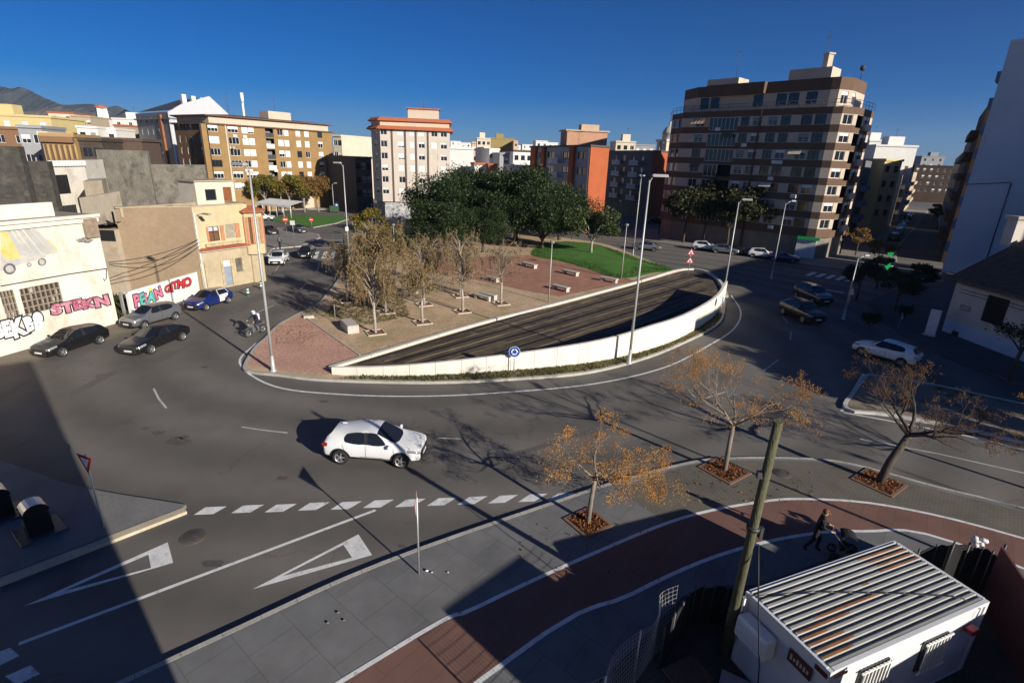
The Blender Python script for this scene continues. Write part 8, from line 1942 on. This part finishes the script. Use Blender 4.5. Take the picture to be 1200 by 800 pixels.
# rubbish in the yard
for lab, loc, sz, rz, mt, nm in (('brown cardboard sheet lying beside the wooden pole', (4.9, 10.3, .2), (1.1, .8, .05), .5, M('cardboard', (.12, .075, .05), .9, .2, 3), 'cardboard_sheet'), ('pale square board lying at the foot of the wooden pole', (6.05, 9.95, .2), (.85, .7, .04), -.5, M('pale_board', (.3, .31, .32), .7, .1, 2), 'loose_board')):
    mb = MB(); mb.cbox((0, 0, 0), sz, .01); o = mb.build(nm, mt, None, raw=True); o.location = loc; o.rotation_euler = (.06, .04, rz); tag(o, lab, 'board')
mb = MB(); mb.lathe([(.0, .0), (.34, 0), (.4, .5), (.38, .52), (.3, .5), (0, .46)], 18); o = mb.build('plastic_tub', M('tub_blue_grey', (.2, .23, .28), .5, .1, 2), None, raw=True); o.location = (5.05, 8.75, .15); tag(o, 'round blue grey tub at the bottom of the yard', 'tub')
mb = MB(); rr = random.Random(4)
for k in range(14): mb.ico((rr.gauss(0, .12), rr.gauss(0, .1), .1 + rr.uniform(0, .25)), .09, 0, (1, 1, .8))
o = mb.build('white_bag', M('white_plastic', (.6, .6, .6), .5), None, raw=True); o.location = (14.85, 13.9, 1.66); tag(o, 'crumpled white plastic bag caught on top of the black netting', 'bag')
# crumbs on the near pavement
rr = random.Random(9)
for i, (px, py, lab) in enumerate(((384, 730, 'grey stone chip on the near pavement, leftmost'), (403, 727, 'small dark stone chip beside the leftmost one'), (506, 671, 'white paper scrap on the near pavement beside the sign pole'), (500, 669, 'dark pebble beside the white paper scrap'), (525, 671, 'small pale pebble right of the white paper scrap'), (396, 718, 'tan dry leaf crumb above the stone chips'))):
    p = G(px, py, .145); mb = MB(); mb.ico((0, 0, .03), .028 + rr.uniform(0, .03), 0, (1.3, .9, .6)); o = mb.build('stone_chip', M('white_plastic', (.6, .6, .6)) if 'white' in lab or 'pale' in lab else M('stone_chip', (.16, .14, .12), .9), None, raw=True); o.location = p; tag(o, lab, 'litter')

# ------------------------------------------------------------------ buildings behind the viewpoint whose shade falls on the road
def shade_block(name, label, fp, H, wm, fl=3.0):
    fp = ccw(fp); root = thing(name, label, 'building', base(fp)); mb = MB()
    for i in range(len(fp)):
        f = Facade(mb, fp[i], fp[(i + 1) % len(fp)], 0, H); nc = int(f.L / 3.2)
        if i in (0, 1):
            for k in range(int(H / fl)):
                for c in range(nc): f.win(root, f.L * (c + .5) / nc, k * fl + 1.0, 1.2, 1.3, 'whw')
        f.finish()
    mb.build('wall', wm, root); mb = MB(); mb.poly(fp, H); mb.build('roof', roof_flat, root)
fd = Vector((.77, .638)); fn = Vector((.638, -.77)); c0 = Vector((1.39, .64))
shade_block('own_building', 'tall cream apartment house the view is taken from', [c0, c0 - fd * 7.5, c0 - fd * 7.5 + fn * 12, c0 + fn * 12], 15.6, T_cream)
u = lambda a, b: tuple(UV(a, b).xy)
shade_block('unseen_yard_block', 'unseen tan block added behind the yard to shade the pavement', [u(7.6, -3.2), u(7.6, -11), u(10.9, -11), u(10.9, -3.2)], 4.85, T_tan)  # unseen caster, shaped to the shadow lying on the pavement
shade_block('yard_shade_block', 'unseen low tan piece added to fill the gap in the yard shade', [u(10.9, -3.2), u(10.9, -7.5), u(11.7, -7.5), u(11.7, -3.2)], 3.8, T_tan)  # narrow unseen caster, kept low to leave the container roof lit
shade_block('yard_shade_block', 'unseen cream block added behind the yard to shade the container front', [u(11.7, -8), u(11.7, -12), u(18.5, -12), u(18.5, -8)], 4.45, T_cream)  # unseen caster added to darken the container's lower front
shade_block('unseen_avenue_block', 'long five storey block along the right hand avenue', [u(39.8, -22), u(39.8, -36), u(61, -36), u(61, -22)], 15.6, T_grey)
shade_block('unseen_avenue_block', 'unseen taller block added further along the right hand avenue for its shade', [u(61.2, -22), u(61.2, -36), u(92, -36), u(92, -22)], 18.6, T_tan)  # unseen block, height raised so its shade reaches the far road
# ------------------------------------------------------------------ sky, sun, camera
W = bpy.data.worlds.new('World'); SC.world = W; W.use_nodes = True; nt = W.node_tree; bg_n = nt.nodes['Background']
sky = nt.nodes.new('ShaderNodeTexSky'); sky.sky_type = 'NISHITA'; sky.sun_disc = False; sky.sun_elevation = SUN_EL; sky.sun_rotation = SUN_AZ; sky.air_density = .6; sky.dust_density = .6; sky.ozone_density = 4.5; sky.altitude = 0
hs = nt.nodes.new('ShaderNodeHueSaturation'); hs.inputs['Hue'].default_value = .512; hs.inputs['Saturation'].default_value = 1.42; hs.inputs['Value'].default_value = 1.0; nt.links.new(sky.outputs['Color'], hs.inputs['Color']); nt.links.new(hs.outputs['Color'], bg_n.inputs['Color']); bg_n.inputs['Strength'].default_value = .05
L = bpy.data.lights.new('sun', 'SUN'); L.energy = 5.0; L.angle = math.radians(.5); L.color = (1.0, .93, .82)
so = bpy.data.objects.new('sun', L); COL.objects.link(so)
sdv = Vector((math.sin(SUN_AZ) * math.cos(SUN_EL), math.cos(SUN_AZ) * math.cos(SUN_EL), math.sin(SUN_EL)))
so.rotation_euler = (-sdv).to_track_quat('-Z', 'Y').to_euler()
cd = bpy.data.cameras.new('camera'); cam = bpy.data.objects.new('camera', cd); COL.objects.link(cam); SC.camera = cam
cam.matrix_world = Matrix(((CR.x, CU.x, -CF.x, 0), (CR.y, CU.y, -CF.y, 0), (CR.z, CU.z, -CF.z, EYE), (0, 0, 0, 1)))
cd.sensor_fit = 'HORIZONTAL'; cd.sensor_width = 36; cd.lens = FPX / 1200 * 36; cd.clip_start = .05; cd.clip_end = 40000
SC.view_settings.view_transform = 'Standard'; SC.view_settings.look = 'None'; SC.view_settings.gamma = 1; SC.view_settings.use_curve_mapping = False; SC.view_settings.exposure = 0.6
SC.cycles.max_bounces = 5; SC.cycles.use_denoising = True

# ------------------------------------------------------------------ the air over the plain
mb = MB(); mb.box((0, 0, 199), (11800, 11800, 402))
hz = bpy.data.materials.new('air'); hz.use_nodes = True; nt = hz.node_tree; nt.nodes.remove(nt.nodes['Principled BSDF']); pv = nt.nodes.new('ShaderNodeVolumePrincipled')
pv.inputs['Color'].default_value = (.45, .66, 1, 1); pv.inputs['Density'].default_value = .00007; pv.inputs['Anisotropy'].default_value = .2; nt.links.new(pv.outputs[0], nt.nodes['Material Output'].inputs['Volume'])
o = mb.build('haze', hz); tag(o, 'thin blue air between the town and the hills', 'haze', kind='stuff')
